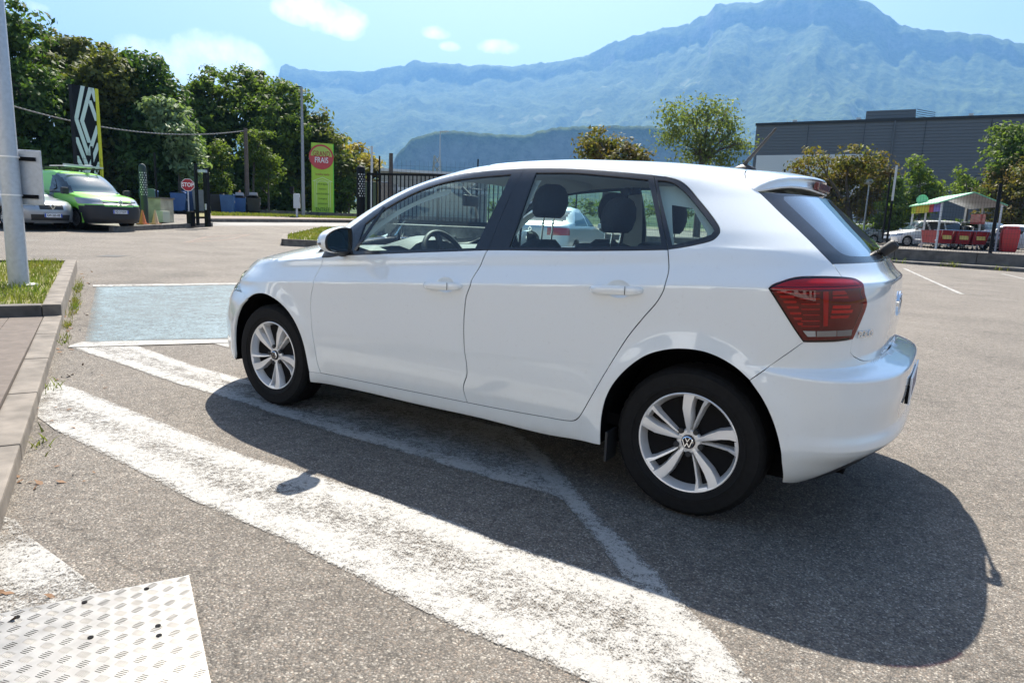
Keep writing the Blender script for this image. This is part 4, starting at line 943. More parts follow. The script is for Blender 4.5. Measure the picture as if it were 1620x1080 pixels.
def diamond_emblem(root,x,z,s):
    b=MB()
    for k in(-1,1):
        b.bar((x,k*s*.72,z),(x,0,z+s*1.0),.03*s/.1,.03*s/.1,up=(1,0,0));b.bar((x,k*s*.72,z),(x,0,z-s*1.0),.03*s/.1,.03*s/.1,up=(1,0,0))
    b.build('emblem',M['chrome'],root)
def place(root,xy,head,z=None):
    root.location=(xy[0],xy[1],xy[2] if z is None else z);root.rotation_euler=(0,0,math.radians(head))
def hatch_car(name,label,pos,head,mt,group=None,H=1.44,L=4.05,W=.885,scale=1,plate=None,detail=False,estate=False,suv=False):
    root=empty(name,(0,0,0),0,label,'car',group)
    f=L/2;r=-L/2;h=H
    front=[(.15,f-.16),(.30,f-.02),(.5,f),(.68,f-.04),(.78,f-.16),(.88,f-.55),(.95,f-.92),(1.0,f-1.02),(1.2,f-1.40),(h-.10,f-1.72),(h-.03,f-2.0),(h,f-2.3)]
    if suv: front=[(.15,f-.12),(.32,f-.01),(.6,f),(.85,f-.03),(.95,f-.10),(1.02,f-.5),(1.08,f-.95),(1.3,f-1.25),(h-.10,f-1.55),(h-.03,f-1.8),(h,f-2.1)]
    rear=[(.15,r+.18),(.3,r+.03),(.5,r),(.66,r),(.70,r+.07),(.9,r+.06),(1.0,r+.12),(1.2,r+.28),(h-.10,r+.46),(h-.03,r+.6),(h,r+.9)]
    if estate: rear=[(.15,r+.18),(.3,r+.03),(.5,r),(.66,r),(.70,r+.07),(.95,r+.06),(1.0,r+.09),(h-.10,r+.33),(h-.03,r+.45),(h,r+.8)]
    side=[(.15,.90),(.24,.95),(.45,.99),(.70,1.0),(.88,.985),(.97,.955),(1.15,.87),(h-.12,.745),(h-.05,.69),(h-.015,.60),(h,.5)]
    belt=.95 if not suv else 1.06
    wr=.31 if not suv else .35
    wb=L*.635;wf=f-.83-.0;wz=[wf,wf-wb]
    xr=r+.32 if estate else r+.62
    up=h-.115
    win1=[(wf-.42,belt+.02),(f-1.62,up-.06),(f-1.95,up),(f-1.93,up),(wf-1.28,belt+.01)] if not suv else [(wf-.35,belt+.02),(f-1.5,up-.03),(f-1.95,up),(wf-1.28,belt+.01)]
    win2=[(wf-1.36,belt+.01),(f-2.02,up),(f-3.0,up-.01),(wf-2.22,belt+.02)]
    win3=[(wf-2.30,belt+.03),(f-3.08,up-.01),(xr+.02,up-.06),(xr-.12,belt+.12),(xr+.05,belt+.04)]
    sp=dict(L=L,W=W,H=h,front=front,rear=rear,side=side,rows=rows_for(.18,belt,h),wheels=wz,wr=wr,nx=110 if detail else 70,lf=.72,lr=.42,
        side_parts=[('side_window',win1),('side_window',win2)]+([('side_window',win3)] if win3[0][0]-win3[-1][0]>.1 else []),
        front_parts=[('windscreen',belt+.06,h-.10,0,.72*W),('headlight',.62,.76,.46*W,.97*W),('grille',.56,.70,0,.40*W),('air_intake',.26,.42,0,.62*W)],
        rear_parts=[('rear_window',belt+.06,h-.14,0,.74*W),('tail_light',.76,.95,.58*W,1.2*W)])
    mp=dict(body=mt,side_window=M['car_glass'],windscreen=M['car_glass_clear'],rear_window=M['car_glass'],headlight=M['lamp_w'],grille=M['trim'],air_intake=M['trim'],tail_light=M['lamp_r'])
    if suv: mp['arch']=M['trim']
    car_shell(name,sp,root,mp)
    for s in(-1,1):
        MB().box((wf-.62,s*(W+.07),belt+.06),(.13,.20,.14)).build('door_mirror',mt,root,bevel=.035,smooth=50)
    b=MB()
    for x in(wf-1.32,):
        for s in(-1,1): b.box((x,s*(W*1.0+.001),.62),(.012,.004,.62))
    b.build('door_gap',M['dark'],root)
    if plate: plate_on(root,f+.012,.40,plate)
    place(root,pos,head);return root
def panel_van(name,label,pos,head):
    """small green delivery van with dark bumper and roof rack"""
    root=empty(name,(0,0,0),0,label,'van')
    L=4.28;f=L/2;r=-f;h=1.80;W=.915;G_=paint('bright_green_paint',(.27,.68,.07),.0)
    front=[(.18,f-.10),(.35,f-.01),(.62,f),(.76,f-.02),(.80,f-.07),(.92,f-.17),(1.0,f-.35),(1.06,f-.62),(1.09,f-.86),(1.12,f-.92),(1.35,f-1.14),(1.6,f-1.46),(1.70,f-1.66),(1.77,f-1.95),(h,f-2.4)]
    rear=[(.18,r+.06),(.4,r),(1.0,r),(1.6,r+.04),(1.75,r+.12),(h,r+.3)]
    side=[(.18,.92),(.3,.97),(.55,1.0),(.95,1.0),(1.1,.985),(1.3,.93),(1.6,.84),(1.72,.80),(1.78,.70),(h,.62)]
    rows=list(np.arange(.20,1.08,.03))+list(np.linspace(1.09,1.68,20))+[1.71,1.735,1.755,1.775,1.79,h]
    wz=[f-.86,f-.86-2.70]
    sp=dict(L=L,W=W,H=h,front=front,rear=rear,side=side,rows=rows,wheels=wz,wr=.315,nx=120,lf=.62,lr=.2,p=2.9,wheel_mat='steel',wy=.5,
        side_parts=[('bumper',[(f-.48,.1),(f-.48,.62),(f-.36,.74),(f+.2,.76),(f+.2,.1)]),('headlight',[(f-.55,.90),(f-.30,.775),(f+.2,.775),(f+.2,.93),(f-.55,.96)]),('side_window',[(f-1.02,1.07),(f-1.20,1.30),(f-1.50,1.58),(f-1.92,1.64),(f-2.05,1.60),(f-2.05,1.07)])],
        front_parts=[('bumper',.1,.70,0,2),('windscreen',1.12,1.68,0,.80*W),('headlight',.775,.95,.54*W,1.1*W),('grille',.755,.86,0,.54*W),('air_intake',.30,.42,0,.48*W)],
        rear_parts=[('tail_light',.8,1.2,.75*W,2)])
    mp=dict(body=G_,bumper=M['bumper_grey'],side_window=M['car_glass'],windscreen=M['car_glass_clear'],headlight=M['lamp_w'],grille=M['gloss_black'],air_intake=M['trim'],tail_light=M['lamp_r'])
    car_shell(name,sp,root,mp)
    for s in(-1,1):
        MB().box((f-1.10,s*(W+.09),1.14),(.13,.20,.20)).build('door_mirror',M['trim'],root,bevel=.04,smooth=50)
        MB().bar((f+.005,s*.10,.80),(f-.10,s*.58,.865),.03,.03,up=(0,0,1)).build('grille_bar',M['chrome'],root)
    diamond_emblem(root,f+.03,.835,.085)
    plate_on(root,f+.02,.555,'HD-319-EW')
    rk=MB()
    for x in(f-1.95,f-2.75,f-3.55): rk.box((x,0,h+.085),(.05,1.36,.035))
    for s in(-1,1):
        rk.bar((f-1.75,s*.60,h+.095),(f-3.9,s*.60,h+.095),.035,.035)
        for x in(f-1.95,f-2.75,f-3.55): rk.box((x,s*.60,h+.035),(.05,.04,.09))
    rk.build('roof_rack',M['trim'],root)
    MB().tube([(f-1.72,.28,h+.15),(f-3.9,.28,h+.15)],.055,12).build('pipe_carrier',M['seat_edge'],root,smooth=50)
    MB().bar((f-1.70,-.62,h+.16),(f-1.72,.66,h+.14),.06,.05).build('roof_roller',M['seat_edge'],root)
    MB().bar((f-1.05,.05,1.125),(f-.98,.62,1.12),.02,.02).build('wiper',M['trim'],root)
    place(root,pos,head);return root
def saloon(name,label,pos,head,mt):
    root=empty(name,(0,0,0),0,label,'car');L=4.5;f=L/2;r=-f;h=1.45;W=.88
    front=[(.18,f-.12),(.4,f),(.65,f-.05),(.8,f-.3),(.9,f-.9),(.95,f-1.15),(1.2,f-1.6),(h-.1,f-1.95),(h-.03,f-2.2),(h,f-2.5)]
    rear=[(.18,r+.12),(.4,r),(.66,r+.02),(.9,r+.04),(1.0,r+.10),(1.03,r+.5),(1.08,r+.62),(1.3,r+1.0),(h-.06,r+1.35),(h,r+1.7)]
    side=[(.18,.92),(.3,.97),(.6,1.0),(.88,.985),(.97,.95),(1.15,.86),(h-.12,.74),(h-.04,.66),(h,.5)]
    wz=[f-.85,f-.85-2.68]
    sp=dict(L=L,W=W,H=h,front=front,rear=rear,side=side,rows=rows_for(.18,.95,h,.03),wheels=wz,wr=.31,nx=110,lf=.7,lr=.38,
        side_parts=[('side_window',[(f-1.35,.97),(f-1.8,1.27),(f-2.1,1.34),(f-2.45,1.34),(f-2.35,.97)]),('side_window',[(f-2.42,.97),(f-2.52,1.34),(f-3.1,1.31),(f-3.55,1.02),(f-3.5,.98)])],
        front_parts=[('windscreen',1.0,h-.1,0,.7*W),('headlight',.6,.76,.5*W,2)],
        rear_parts=[('rear_window',1.08,h-.10,0,.70*W),('tail_light',.76,.92,.50*W,2)])
    mp=dict(body=mt,side_window=M['car_glass'],windscreen=M['car_glass_clear'],rear_window=M['car_glass'],headlight=M['lamp_w'],tail_light=M['lamp_r'])
    car_shell(name,sp,root,mp)
    for s in(-1,1): MB().box((wz[0]-.6,s*(W+.07),1.0),(.13,.19,.13)).build('door_mirror',mt,root,bevel=.03,smooth=50)
    plate_on(root,r-.005,.62,'BX 471 RT'[:2]+'-471-RT',-1)
    diamond_emblem(root,r-.012+.01,.88,.06)
    place(root,pos,head);return root
M['bumper_grey']=mat('dark_grey_bumper',(.022,.023,.027),.55)
# ---------------------------------------------------------------- ground
GZ=pchip([-100,2,9,15,20,24,30,40,60,400],[0,0,.08,.18,.27,.38,.56,.80,.93,.93])
def gz(x,y): return float(GZ(x-.2*y))
def nodes_new(name):
    m=bpy.data.materials.new(name);m.use_nodes=True;nt=m.node_tree;return m,nt,nt.nodes,nt.links,nt.nodes['Principled BSDF']
def asphalt_nodes(nt,N,L,tint=1.0,warm=1.0):
    """returns colour socket and height socket of coarse weathered aggregate"""
    tc=N.new('ShaderNodeTexCoord')
    mp=N.new('ShaderNodeMapping');L.new(tc.outputs['Object'],mp.inputs[0]);mp.inputs['Scale'].default_value=(1,1,.3)
    dn=N.new('ShaderNodeTexNoise');dn.inputs['Scale'].default_value=45;dn.inputs['Detail'].default_value=3;L.new(mp.outputs[0],dn.inputs[0])
    ad=N.new('ShaderNodeVectorMath');ad.operation='MULTIPLY_ADD';L.new(dn.outputs['Color'],ad.inputs[0]);ad.inputs[1].default_value=(.012,.012,.012);L.new(mp.outputs[0],ad.inputs[2])
    vo=N.new('ShaderNodeTexVoronoi');vo.inputs['Scale'].default_value=165;L.new(ad.outputs[0],vo.inputs[0])
    cr=N.new('ShaderNodeValToRGB');e=cr.color_ramp.elements;e[0].position=0;e[0].color=(.075,.067,.058,1);e[1].position=1;e[1].color=(.36,.325,.275,1)
    for p_,c in((.12,(.105,.095,.083,1)),(.38,(.145,.130,.113,1)),(.60,(.172,.152,.128,1)),(.74,(.198,.160,.128,1)),(.86,(.21,.198,.178,1))):
        q=cr.color_ramp.elements.new(p_);q.color=c
    sp=N.new('ShaderNodeSeparateColor');L.new(vo.outputs['Color'],sp.inputs[0]);L.new(sp.outputs[0],cr.inputs[0])
    # dark gaps between stones
    gp=N.new('ShaderNodeMapRange');gp.inputs[1].default_value=.25;gp.inputs[2].default_value=.75;gp.inputs[3].default_value=1.0;gp.inputs[4].default_value=.62;L.new(vo.outputs['Distance'],gp.inputs[0])
    # large scale unevenness
    n2=N.new('ShaderNodeTexNoise');n2.inputs['Scale'].default_value=.9;n2.inputs['Detail'].default_value=6;L.new(tc.outputs['Object'],n2.inputs[0])
    m2=N.new('ShaderNodeMapRange');m2.inputs[1].default_value=.3;m2.inputs[2].default_value=.7;m2.inputs[3].default_value=.86*tint;m2.inputs[4].default_value=1.22*tint;L.new(n2.outputs[0],m2.inputs[0])
    n3=N.new('ShaderNodeTexNoise');n3.inputs['Scale'].default_value=14;n3.inputs['Detail'].default_value=4;L.new(tc.outputs['Object'],n3.inputs[0])
    m3=N.new('ShaderNodeMapRange');m3.inputs[1].default_value=.3;m3.inputs[2].default_value=.7;m3.inputs[3].default_value=.82;m3.inputs[4].default_value=1.15;L.new(n3.outputs[0],m3.inputs[0])
    a=N.new('ShaderNodeMath');a.operation='MULTIPLY';L.new(gp.outputs[0],a.inputs[0]);L.new(m2.outputs[0],a.inputs[1])
    a2=N.new('ShaderNodeMath');a2.operation='MULTIPLY';L.new(a.outputs[0],a2.inputs[0]);L.new(m3.outputs[0],a2.inputs[1])
    # cracks
    vc=N.new('ShaderNodeTexVoronoi');vc.feature='DISTANCE_TO_EDGE';vc.inputs['Scale'].default_value=.23;
    wn=N.new('ShaderNodeTexNoise');wn.inputs['Scale'].default_value=2.2;wn.inputs['Detail'].default_value=6;L.new(tc.outputs['Object'],wn.inputs[0])
    wa=N.new('ShaderNodeVectorMath');wa.operation='MULTIPLY_ADD';L.new(wn.outputs['Color'],wa.inputs[0]);wa.inputs[1].default_value=(.9,.9,.9);L.new(tc.outputs['Object'],wa.inputs[2]);L.new(wa.outputs[0],vc.inputs[0])
    cm=N.new('ShaderNodeMapRange');cm.inputs[1].default_value=.0006;cm.inputs[2].default_value=.0030;cm.inputs[3].default_value=.7;cm.inputs[4].default_value=1;L.new(vc.outputs['Distance'],cm.inputs[0])
    a3=N.new('ShaderNodeMath');a3.operation='MULTIPLY';L.new(a2.outputs[0],a3.inputs[0]);L.new(cm.outputs[0],a3.inputs[1])
    sc=N.new('ShaderNodeVectorMath');sc.operation='SCALE';L.new(cr.outputs[0],sc.inputs[0]);L.new(a3.outputs[0],sc.inputs['Scale'])
    vs=N.new('ShaderNodeTexVoronoi');vs.inputs['Scale'].default_value=1.15;L.new(tc.outputs['Object'],vs.inputs[0])
    vd=N.new('ShaderNodeMath');vd.operation='MULTIPLY_ADD';L.new(n3.outputs[0],vd.inputs[0]);vd.inputs[1].default_value=.05;L.new(vs.outputs['Distance'],vd.inputs[2])
    vm=N.new('ShaderNodeMapRange');vm.inputs[1].default_value=.036;vm.inputs[2].default_value=.050;vm.inputs[3].default_value=.35;vm.inputs[4].default_value=1;L.new(vd.outputs[0],vm.inputs[0])
    n5=N.new('ShaderNodeTexNoise');n5.inputs['Scale'].default_value=.28;n5.inputs['Detail'].default_value=7;n5.inputs['Roughness'].default_value=.65;n5.inputs['Distortion'].default_value=.6;L.new(tc.outputs['Object'],n5.inputs[0])
    m5=N.new('ShaderNodeMapRange');m5.inputs[1].default_value=.56;m5.inputs[2].default_value=.66;m5.inputs[3].default_value=1;m5.inputs[4].default_value=.80;L.new(n5.outputs[0],m5.inputs[0])
    a4=N.new('ShaderNodeMath');a4.operation='MULTIPLY';L.new(vm.outputs[0],a4.inputs[0]);L.new(m5.outputs[0],a4.inputs[1])
    a6=N.new('ShaderNodeMath');a6.operation='MULTIPLY';L.new(a4.outputs[0],a6.inputs[0]);L.new(a3.outputs[0],a6.inputs[1]);L.new(a6.outputs[0],sc.inputs['Scale'])
    hm=N.new('ShaderNodeMath');hm.operation='MULTIPLY_ADD';L.new(vo.outputs['Distance'],hm.inputs[0]);hm.inputs[1].default_value=-1;L.new(sp.outputs[1],hm.inputs[2])
    return tc,sc.outputs[0],hm.outputs[0],vo,dn
def ground_material():
    m,nt,N,L,b=nodes_new('worn_asphalt')
    tc,col,hgt,vo,dn=asphalt_nodes(nt,N,L)
    # open fields beyond the built-up area
    ln_=N.new('ShaderNodeVectorMath');ln_.operation='LENGTH';L.new(tc.outputs['Object'],ln_.inputs[0]);fn=N.new('ShaderNodeTexNoise');fn.inputs['Scale'].default_value=.03;fn.inputs['Detail'].default_value=7;L.new(tc.outputs['Object'],fn.inputs[0])
    fr=N.new('ShaderNodeMath');fr.operation='MULTIPLY_ADD';fr.inputs[1].default_value=45;L.new(fn.outputs[0],fr.inputs[0]);L.new(ln_.outputs['Value'],fr.inputs[2])
    fm_=N.new('ShaderNodeMapRange');fm_.inputs[1].default_value=104;fm_.inputs[2].default_value=108;L.new(fr.outputs[0],fm_.inputs[0])
    fc=N.new('ShaderNodeMix');fc.data_type='RGBA';fc.inputs['A'].default_value=(.045,.07,.02,1);fc.inputs['B'].default_value=(.14,.13,.05,1);L.new(fn.outputs[0],fc.inputs['Factor'])
    fx=N.new('ShaderNodeMix');fx.data_type='RGBA';L.new(fm_.outputs[0],fx.inputs['Factor']);L.new(col,fx.inputs['A']);L.new(fc.outputs['Result'],fx.inputs['B']);col=fx.outputs['Result']
    L.new(col,b.inputs['Base Color']);b.inputs['Roughness'].default_value=.82;b.inputs['Specular IOR Level'].default_value=.35
    bp=N.new('ShaderNodeBump');bp.inputs['Strength'].default_value=1;bp.inputs['Distance'].default_value=.0028;L.new(hgt,bp.inputs['Height']);L.new(bp.outputs[0],b.inputs['Normal'])
    return m
def marking_material(name,colr,wear,hard=.12):
    """old road paint broken by the stones underneath"""
    m,nt,N,L,b=nodes_new(name);out=[n for n in N if n.type=='OUTPUT_MATERIAL'][0]
    tc=N.new('ShaderNodeTexCoord')
    n1=N.new('ShaderNodeTexNoise');n1.inputs['Scale'].default_value=170;n1.inputs['Detail'].default_value=4;n1.inputs['Roughness'].default_value=.7;L.new(tc.outputs['Object'],n1.inputs[0])
    n2=N.new('ShaderNodeTexNoise');n2.inputs['Scale'].default_value=7;n2.inputs['Detail'].default_value=7;n2.inputs['Roughness'].default_value=.65;L.new(tc.outputs['Object'],n2.inputs[0])
    n4=N.new('ShaderNodeTexNoise');n4.inputs['Scale'].default_value=38;n4.inputs['Detail'].default_value=5;n4.inputs['Roughness'].default_value=.75;L.new(tc.outputs['Object'],n4.inputs[0])
    # chip pattern attribute: 0 solid .. 1 worn
    at=N.new('ShaderNodeAttribute');at.attribute_name='wear'
    s1=N.new('ShaderNodeMath');s1.operation='MULTIPLY_ADD';L.new(n2.outputs[0],s1.inputs[0]);s1.inputs[1].default_value=.55;L.new(n1.outputs[0],s1.inputs[2])
    s2=N.new('ShaderNodeMath');s2.operation='MULTIPLY_ADD';L.new(n4.outputs[0],s2.inputs[0]);s2.inputs[1].default_value=.75;L.new(s1.outputs[0],s2.inputs[2])
    th=N.new('ShaderNodeMath');th.operation='MULTIPLY_ADD';L.new(at.outputs['Fac'],th.inputs[0]);th.inputs[1].default_value=.42;th.inputs[2].default_value=wear
    df=N.new('ShaderNodeMath');df.operation='SUBTRACT';L.new(s2.outputs[0],df.inputs[0]);L.new(th.outputs[0],df.inputs[1])
    mr=N.new('ShaderNodeMapRange');mr.inputs[1].default_value=-hard/2;mr.inputs[2].default_value=hard/2;L.new(df.outputs[0],mr.inputs[0])
    tr=N.new('ShaderNodeBsdfTransparent');mx=N.new('ShaderNodeMixShader');L.new(mr.outputs[0],mx.inputs[0]);L.new(tr.outputs[0],mx.inputs[1]);L.new(b.outputs[0],mx.inputs[2]);L.new(mx.outputs[0],out.inputs[0])
    mc=N.new('ShaderNodeMapRange');mc.inputs[1].default_value=.3;mc.inputs[2].default_value=.7;mc.inputs[3].default_value=.84;mc.inputs[4].default_value=1.06;L.new(n4.outputs[0],mc.inputs[0])
    sc=N.new('ShaderNodeVectorMath');sc.operation='SCALE';sc.inputs[0].default_value=colr;L.new(mc.outputs[0],sc.inputs['Scale']);L.new(sc.outputs[0],b.inputs['Base Color'])
    b.inputs['Roughness'].default_value=.75
    bp=N.new('ShaderNodeBump');bp.inputs['Distance'].default_value=.002;bp.inputs['Strength'].default_value=.9;L.new(n1.outputs[0],bp.inputs['Height']);L.new(bp.outputs[0],b.inputs['Normal'])
    return m
def axis_grid(lo,hi,step,far):
    a=list(np.arange(lo,hi+1e-6,step));x=hi;s=step
    while x<far[1]: s*=1.35;x=min(x+s,far[1]);a.append(x)
    x=lo;s=step
    while x>far[0]: s*=1.35;x=max(x-s,far[0]);a.insert(0,x)
    return np.array(a)
gx=axis_grid(-6,46,.5,(-2700,9200));gy=axis_grid(-46,8,.5,(-7200,2500))
X,Y=np.meshgrid(gx,gy,indexing='ij');Z=GZ(X-.2*Y);n0,n1=X.shape
ii,jj=np.meshgrid(np.arange(n0-1),np.arange(n1-1),indexing='ij');Q=np.stack([ii*n1+jj,(ii+1)*n1+jj,(ii+1)*n1+jj+1,ii*n1+jj+1],-1).reshape(-1,4)
M['asphalt']=ground_material()
tag(link_mesh('ground',fast_mesh('ground',np.stack([X.ravel(),Y.ravel(),Z.ravel()],-1),[Q],True),M['asphalt']),kind='structure')
def drape(name,poly,mt,dz=.004,step=.25,wear=None,kind='structure',zc=None,smooth_edges=False):
    """flat sheet following the ground"""
    P=catmull([q[:2] for q in poly],step) if smooth_edges else np.array([q[:2] for q in poly],float)
    if not smooth_edges:
        R_=[]
        for i in range(len(P)):
            a,b=P[i],P[(i+1)%len(P)];k=max(1,int(np.linalg.norm(b-a)/step))
            for j in range(k): R_.append(a+(b-a)*j/k)
        P=np.array(R_)
    lo,hi=P.min(0),P.max(0);GX,GY=np.meshgrid(np.arange(lo[0],hi[0],step),np.arange(lo[1],hi[1],step));Qp=np.stack([GX.ravel(),GY.ravel()],-1)
    if len(Qp): Qp=Qp[inpoly(Qp,P)]
    if len(Qp):
        dm=np.array([np.min(np.hypot(*(P-q).T)) for q in Qp]) if len(Qp)<20000 else np.full(len(Qp),9.);Qp=Qp[dm>step*.4]
    V2=np.concatenate([P,Qp]) if len(Qp) else P;n=len(P)
    r=delaunay_2d_cdt([Vector(v) for v in V2.tolist()],[(i,(i+1)%n) for i in range(n)],[],0,1e-6,False)
    vv=np.array([tuple(v) for v in r[0]]);ff=np.array([f for f in r[2] if len(f)==3]);ff=ff[inpoly(vv[ff].mean(1),P)]
    t=(vv[ff[:,1]]-vv[ff[:,0]]);u=(vv[ff[:,2]]-vv[ff[:,0]]);fl=t[:,0]*u[:,1]-t[:,1]*u[:,0]<0;ff[fl]=ff[fl][:,[0,2,1]]
    z=(GZ(vv[:,0]-.2*vv[:,1]) if zc is None else np.full(len(vv),zc))+dz
    me=fast_mesh(name,np.concatenate([vv,z[:,None]],1),[ff],True)
    if wear is not None and len(me.vertices)==len(vv):
        at=me.attributes.new('wear','FLOAT','POINT');at.data.foreach_set('value',np.array([wear(q) for q in vv],np.float32))
    o=link_mesh(name,me,mt);return tag(o,kind=kind)
M['road_paint']=marking_material('worn_white_road_paint',(.315,.308,.290),1.0,.22)
M['blue_paint']=marking_material('faded_light_blue_road_paint',(.150,.215,.245),1.0,.5)
M['pink_paint']=marking_material('faded_red_road_paint',(.27,.20,.16),1.08,.4)
def dist_poly(q,P):
    P=np.asarray(P);d=9.
    for i in range(len(P)-1):
        a,b=P[i],P[i+1];ab=b-a;t=max(0,min(1,((q-a)@ab)/max(ab@ab,1e-9)));d=min(d,float(np.linalg.norm(q-a-t*ab)))
    return d
def stripe_wear(edges,w=.10,inner=.62):
    E=[np.array([e[:2] for e in ed]) for ed in edges]
    def f(q):
        d=min(dist_poly(q,e) for e in E);return inner*float(np.clip((d-w)/(w*.35),0,1))+.5*max(0,1-d/.028)
    return f
# hatched area, band nearest the camera
lowA=[(2.957,1.845,0.001),(2.342,1.879,-0.001),(2.032,1.897,-0.0),(1.633,1.931,-0.002),(1.106,1.931,-0.0),(0.64,1.963,-0.002),(0.228,1.993,-0.002),(-0.022,1.974,-0.001),(-0.18,1.979,-0.001),(-0.312,2.008,-0.002)]
uppA=[(-0.624,1.837,-0.001),(-0.509,1.726,-0.001),(-0.365,1.575,-0.002),(-0.175,1.42,-0.002),(-0.021,1.445,-0.001),(0.116,1.461,-0.0),(0.419,1.476,-0.001),(0.806,1.436,-0.001),(1.082,1.44,-0.0),(1.405,1.442,-0.001),(1.69,1.469,-0.001),(1.854,1.484,-0.001),(2.212,1.467,-0.001),(2.677,1.438,0.0),(3.273,1.403,0.003),(4.098,1.373,0.008)]
endA=[(3.67,1.625,0.004),(3.273,1.798,0.002)]
drape('hatch_marking',lowA+uppA+endA,M['road_paint'],.004,.035,stripe_wear([lowA,uppA],.12,.27))
lowB=[(5.05,0.824,0.02),(4.133,0.866,0.009),(3.517,0.913,0.004),(3.117,0.918,0.002),(2.598,0.934,-0.0),(2.341,0.955,-0.001),(1.792,0.986,-0.0),(1.43,0.976,-0.002),(0.908,0.996,-0.001),(0.696,0.991,-0.001),(0.5,0.983,-0.001),(0.43,1.019,-0.0),(0.106,1.315,-0.001),(-0.022,1.444,-0.001)]
uppB=[(-0.18,1.423,-0.001),(-0.102,1.342,-0.001),(0.13,1.151,-0.002),(0.463,0.86,-0.001),(0.777,0.549,-0.001),(1.138,0.305,-0.001),(1.675,0.284,-0.001),(2.445,0.264,-0.001),(2.913,0.504,0.001),(3.222,0.549,0.003),(3.846,0.536,0.007),(4.76,0.438,0.017)]
drape('hatch_marking',lowB+uppB,M['road_paint'],.0045,.035,stripe_wear([lowB,uppB],.085,.27))
drape('hatch_marking',[(4.544,-0.056,0.015),(4.463,-0.16,0.015),(4.236,-0.406,0.013),(3.816,-0.085,0.009),(4.238,-0.03,0.012)],M['road_paint'],.0045,.08,lambda q:.2)
drape('bay_line',[(5.046,0.84,0.02),(4.224,-0.397,0.013),(4.345,-0.49,0.015),(5.189,0.664,0.022),(5.122,0.787,0.021)],M['road_paint'],.0085,.1,lambda q:.02)
drape('bay_line',[(8.735,-1.137,0.079),(7.655,-3.595,0.071),(7.825,-3.736,0.074),(8.938,-1.236,0.082)],M['road_paint'],.0085,.1,lambda q:.15)
bq=[(5.176,0.66,0.022),(8.751,-1.185,0.079),(7.69,-3.624,0.071),(4.246,-0.762,0.014)]
bqe=[np.array(q[:2]) for q in bq+bq[:1]]
drape('blue_bay',bq,M['blue_paint'],.0045,.07,lambda q:.10+.12*math.sin(q[0]*1.3+q[1])+.6*max(0,1-dist_poly(q,bqe)/.08))
drape('hatch_marking',[(2.257,2.481,-0.0),(2.046,2.436,-0.002),(1.966,2.416,-0.001),(1.799,2.447,-0.002),(1.496,2.462,-0.0),(1.259,2.476,-0.002),(0.97,2.489,-0.0),(0.774,2.645,-0.0),(1.092,2.873,-0.002)],M['road_paint'],.004,.08,lambda q:.28+.25*math.sin(q[0]*9)*math.sin(q[1]*7))
# parking lines to the wall, lozenge on the drive
def strip(name,a,b,w,mt,wear=lambda q:.1,dz=.0045):
    a=np.array(a[:2]);b=np.array(b[:2]);d=(b-a)/np.linalg.norm(b-a);n=np.array([-d[1],d[0]])*w/2
    return drape(name,[a+n,b+n,b-n,a-n],mt,dz,.3,wear)
strip('bay_line',(0.75,-24.483,0.03),(-0.978,-13.693,-0.0),.10,M['road_paint'])
strip('bay_line',(-2.144,-25.63,0.003),(-2.993,-20.294,-0.0),.10,M['road_paint'])
strip('bay_line',(-0.592,-13.777,0.0),(-1.358,-13.996,-0.0),.07,M['road_paint'],lambda q:.35,.009)
strip('bay_line',(-1.234,-13.834,-0.0),(-1.982,-12.952,-0.0),.07,M['road_paint'],lambda q:.75)
lz=[(16.712,-7.249,0.234),(19.194,-9.548,0.297),(20.444,-12.364,0.348),(17.665,-9.361,0.26)];lc=np.mean([q[:2] for q in lz],0)
for i in range(4):
    a=np.array(lz[i][:2]);b=np.array(lz[(i+1)%4][:2]);k=.80 if i%2 else .70
    drape('lozenge_marking',[a,b,lc+(b-lc)*(.70),lc+(a-lc)*(.70)],M['pink_paint'],.0045,.4,lambda q:.25)
strip('bay_line',(17.542,-3.589,0.235),(18.127,-4.419,0.25),.08,M['road_paint'],lambda q:.3)
strip('bay_line',(20.235,-5.934,0.305),(19.723,-6.272,0.294),.08,M['road_paint'],lambda q:.3)
drape('tar_patch',[(13.273,-3.376,0.162),(13.559,-3.758,0.168),(13.297,-4.06,0.164),(13.018,-3.664,0.158)],mat('dark_tar',(.03,.03,.03),.7),.005,.3)
# ---------------------------------------------------------------- kerbs and slab beside the camera
M['concrete']=mat('weathered_concrete',(.150,.132,.112),.9,nd=(7,.42,.006,10))
M['concrete_dark']=mat('dark_stained_concrete',(.12,.11,.10),.9,nd=(5,.5,.005,8))
M['slab']=mat('brown_grey_slab',(.110,.090,.076),.9,nd=(14,.22,.003,8))
M['soil']=mat('dry_soil_grass_base',(.16,.15,.06),1,nd=(6,.5,.01,6))
M['gravel']=mat('pale_gravel',(.16,.15,.135),1,nd=(40,.5,.02,4))
kd=Vector((.8965,-.443,0));kn=Vector((.443,.8965,0));K0=Vector((6.20,.365,0))
def kp(a,b,z=0): q=K0+kd*a+kn*b;return Vector((q.x,q.y,z))
def kslab(mb,a0,a1,b0,b1,z0,z1):
    q=[kp(a0,b0),kp(a1,b0),kp(a1,b1),kp(a0,b1)];gg=[gz(v.x,v.y) for v in q]
    mb.add([(v.x,v.y,g+z0) for v,g in zip(q,gg)]+[(v.x,v.y,g+z1) for v,g in zip(q,gg)],[(3,2,1,0),(4,5,6,7),(0,1,5,4),(1,2,6,5),(2,3,7,6),(3,0,4,7)])
pv=empty('pavement',(0,0,0));tag(pv,kind='structure')
for i in range(8):
    b=MB();kslab(b,-1.0*(i+1)+.006,-1.0*i-.006,0,.14,-.1,.082);b.build('kerb_stone',M['concrete'],pv,bevel=.012)
b=MB()
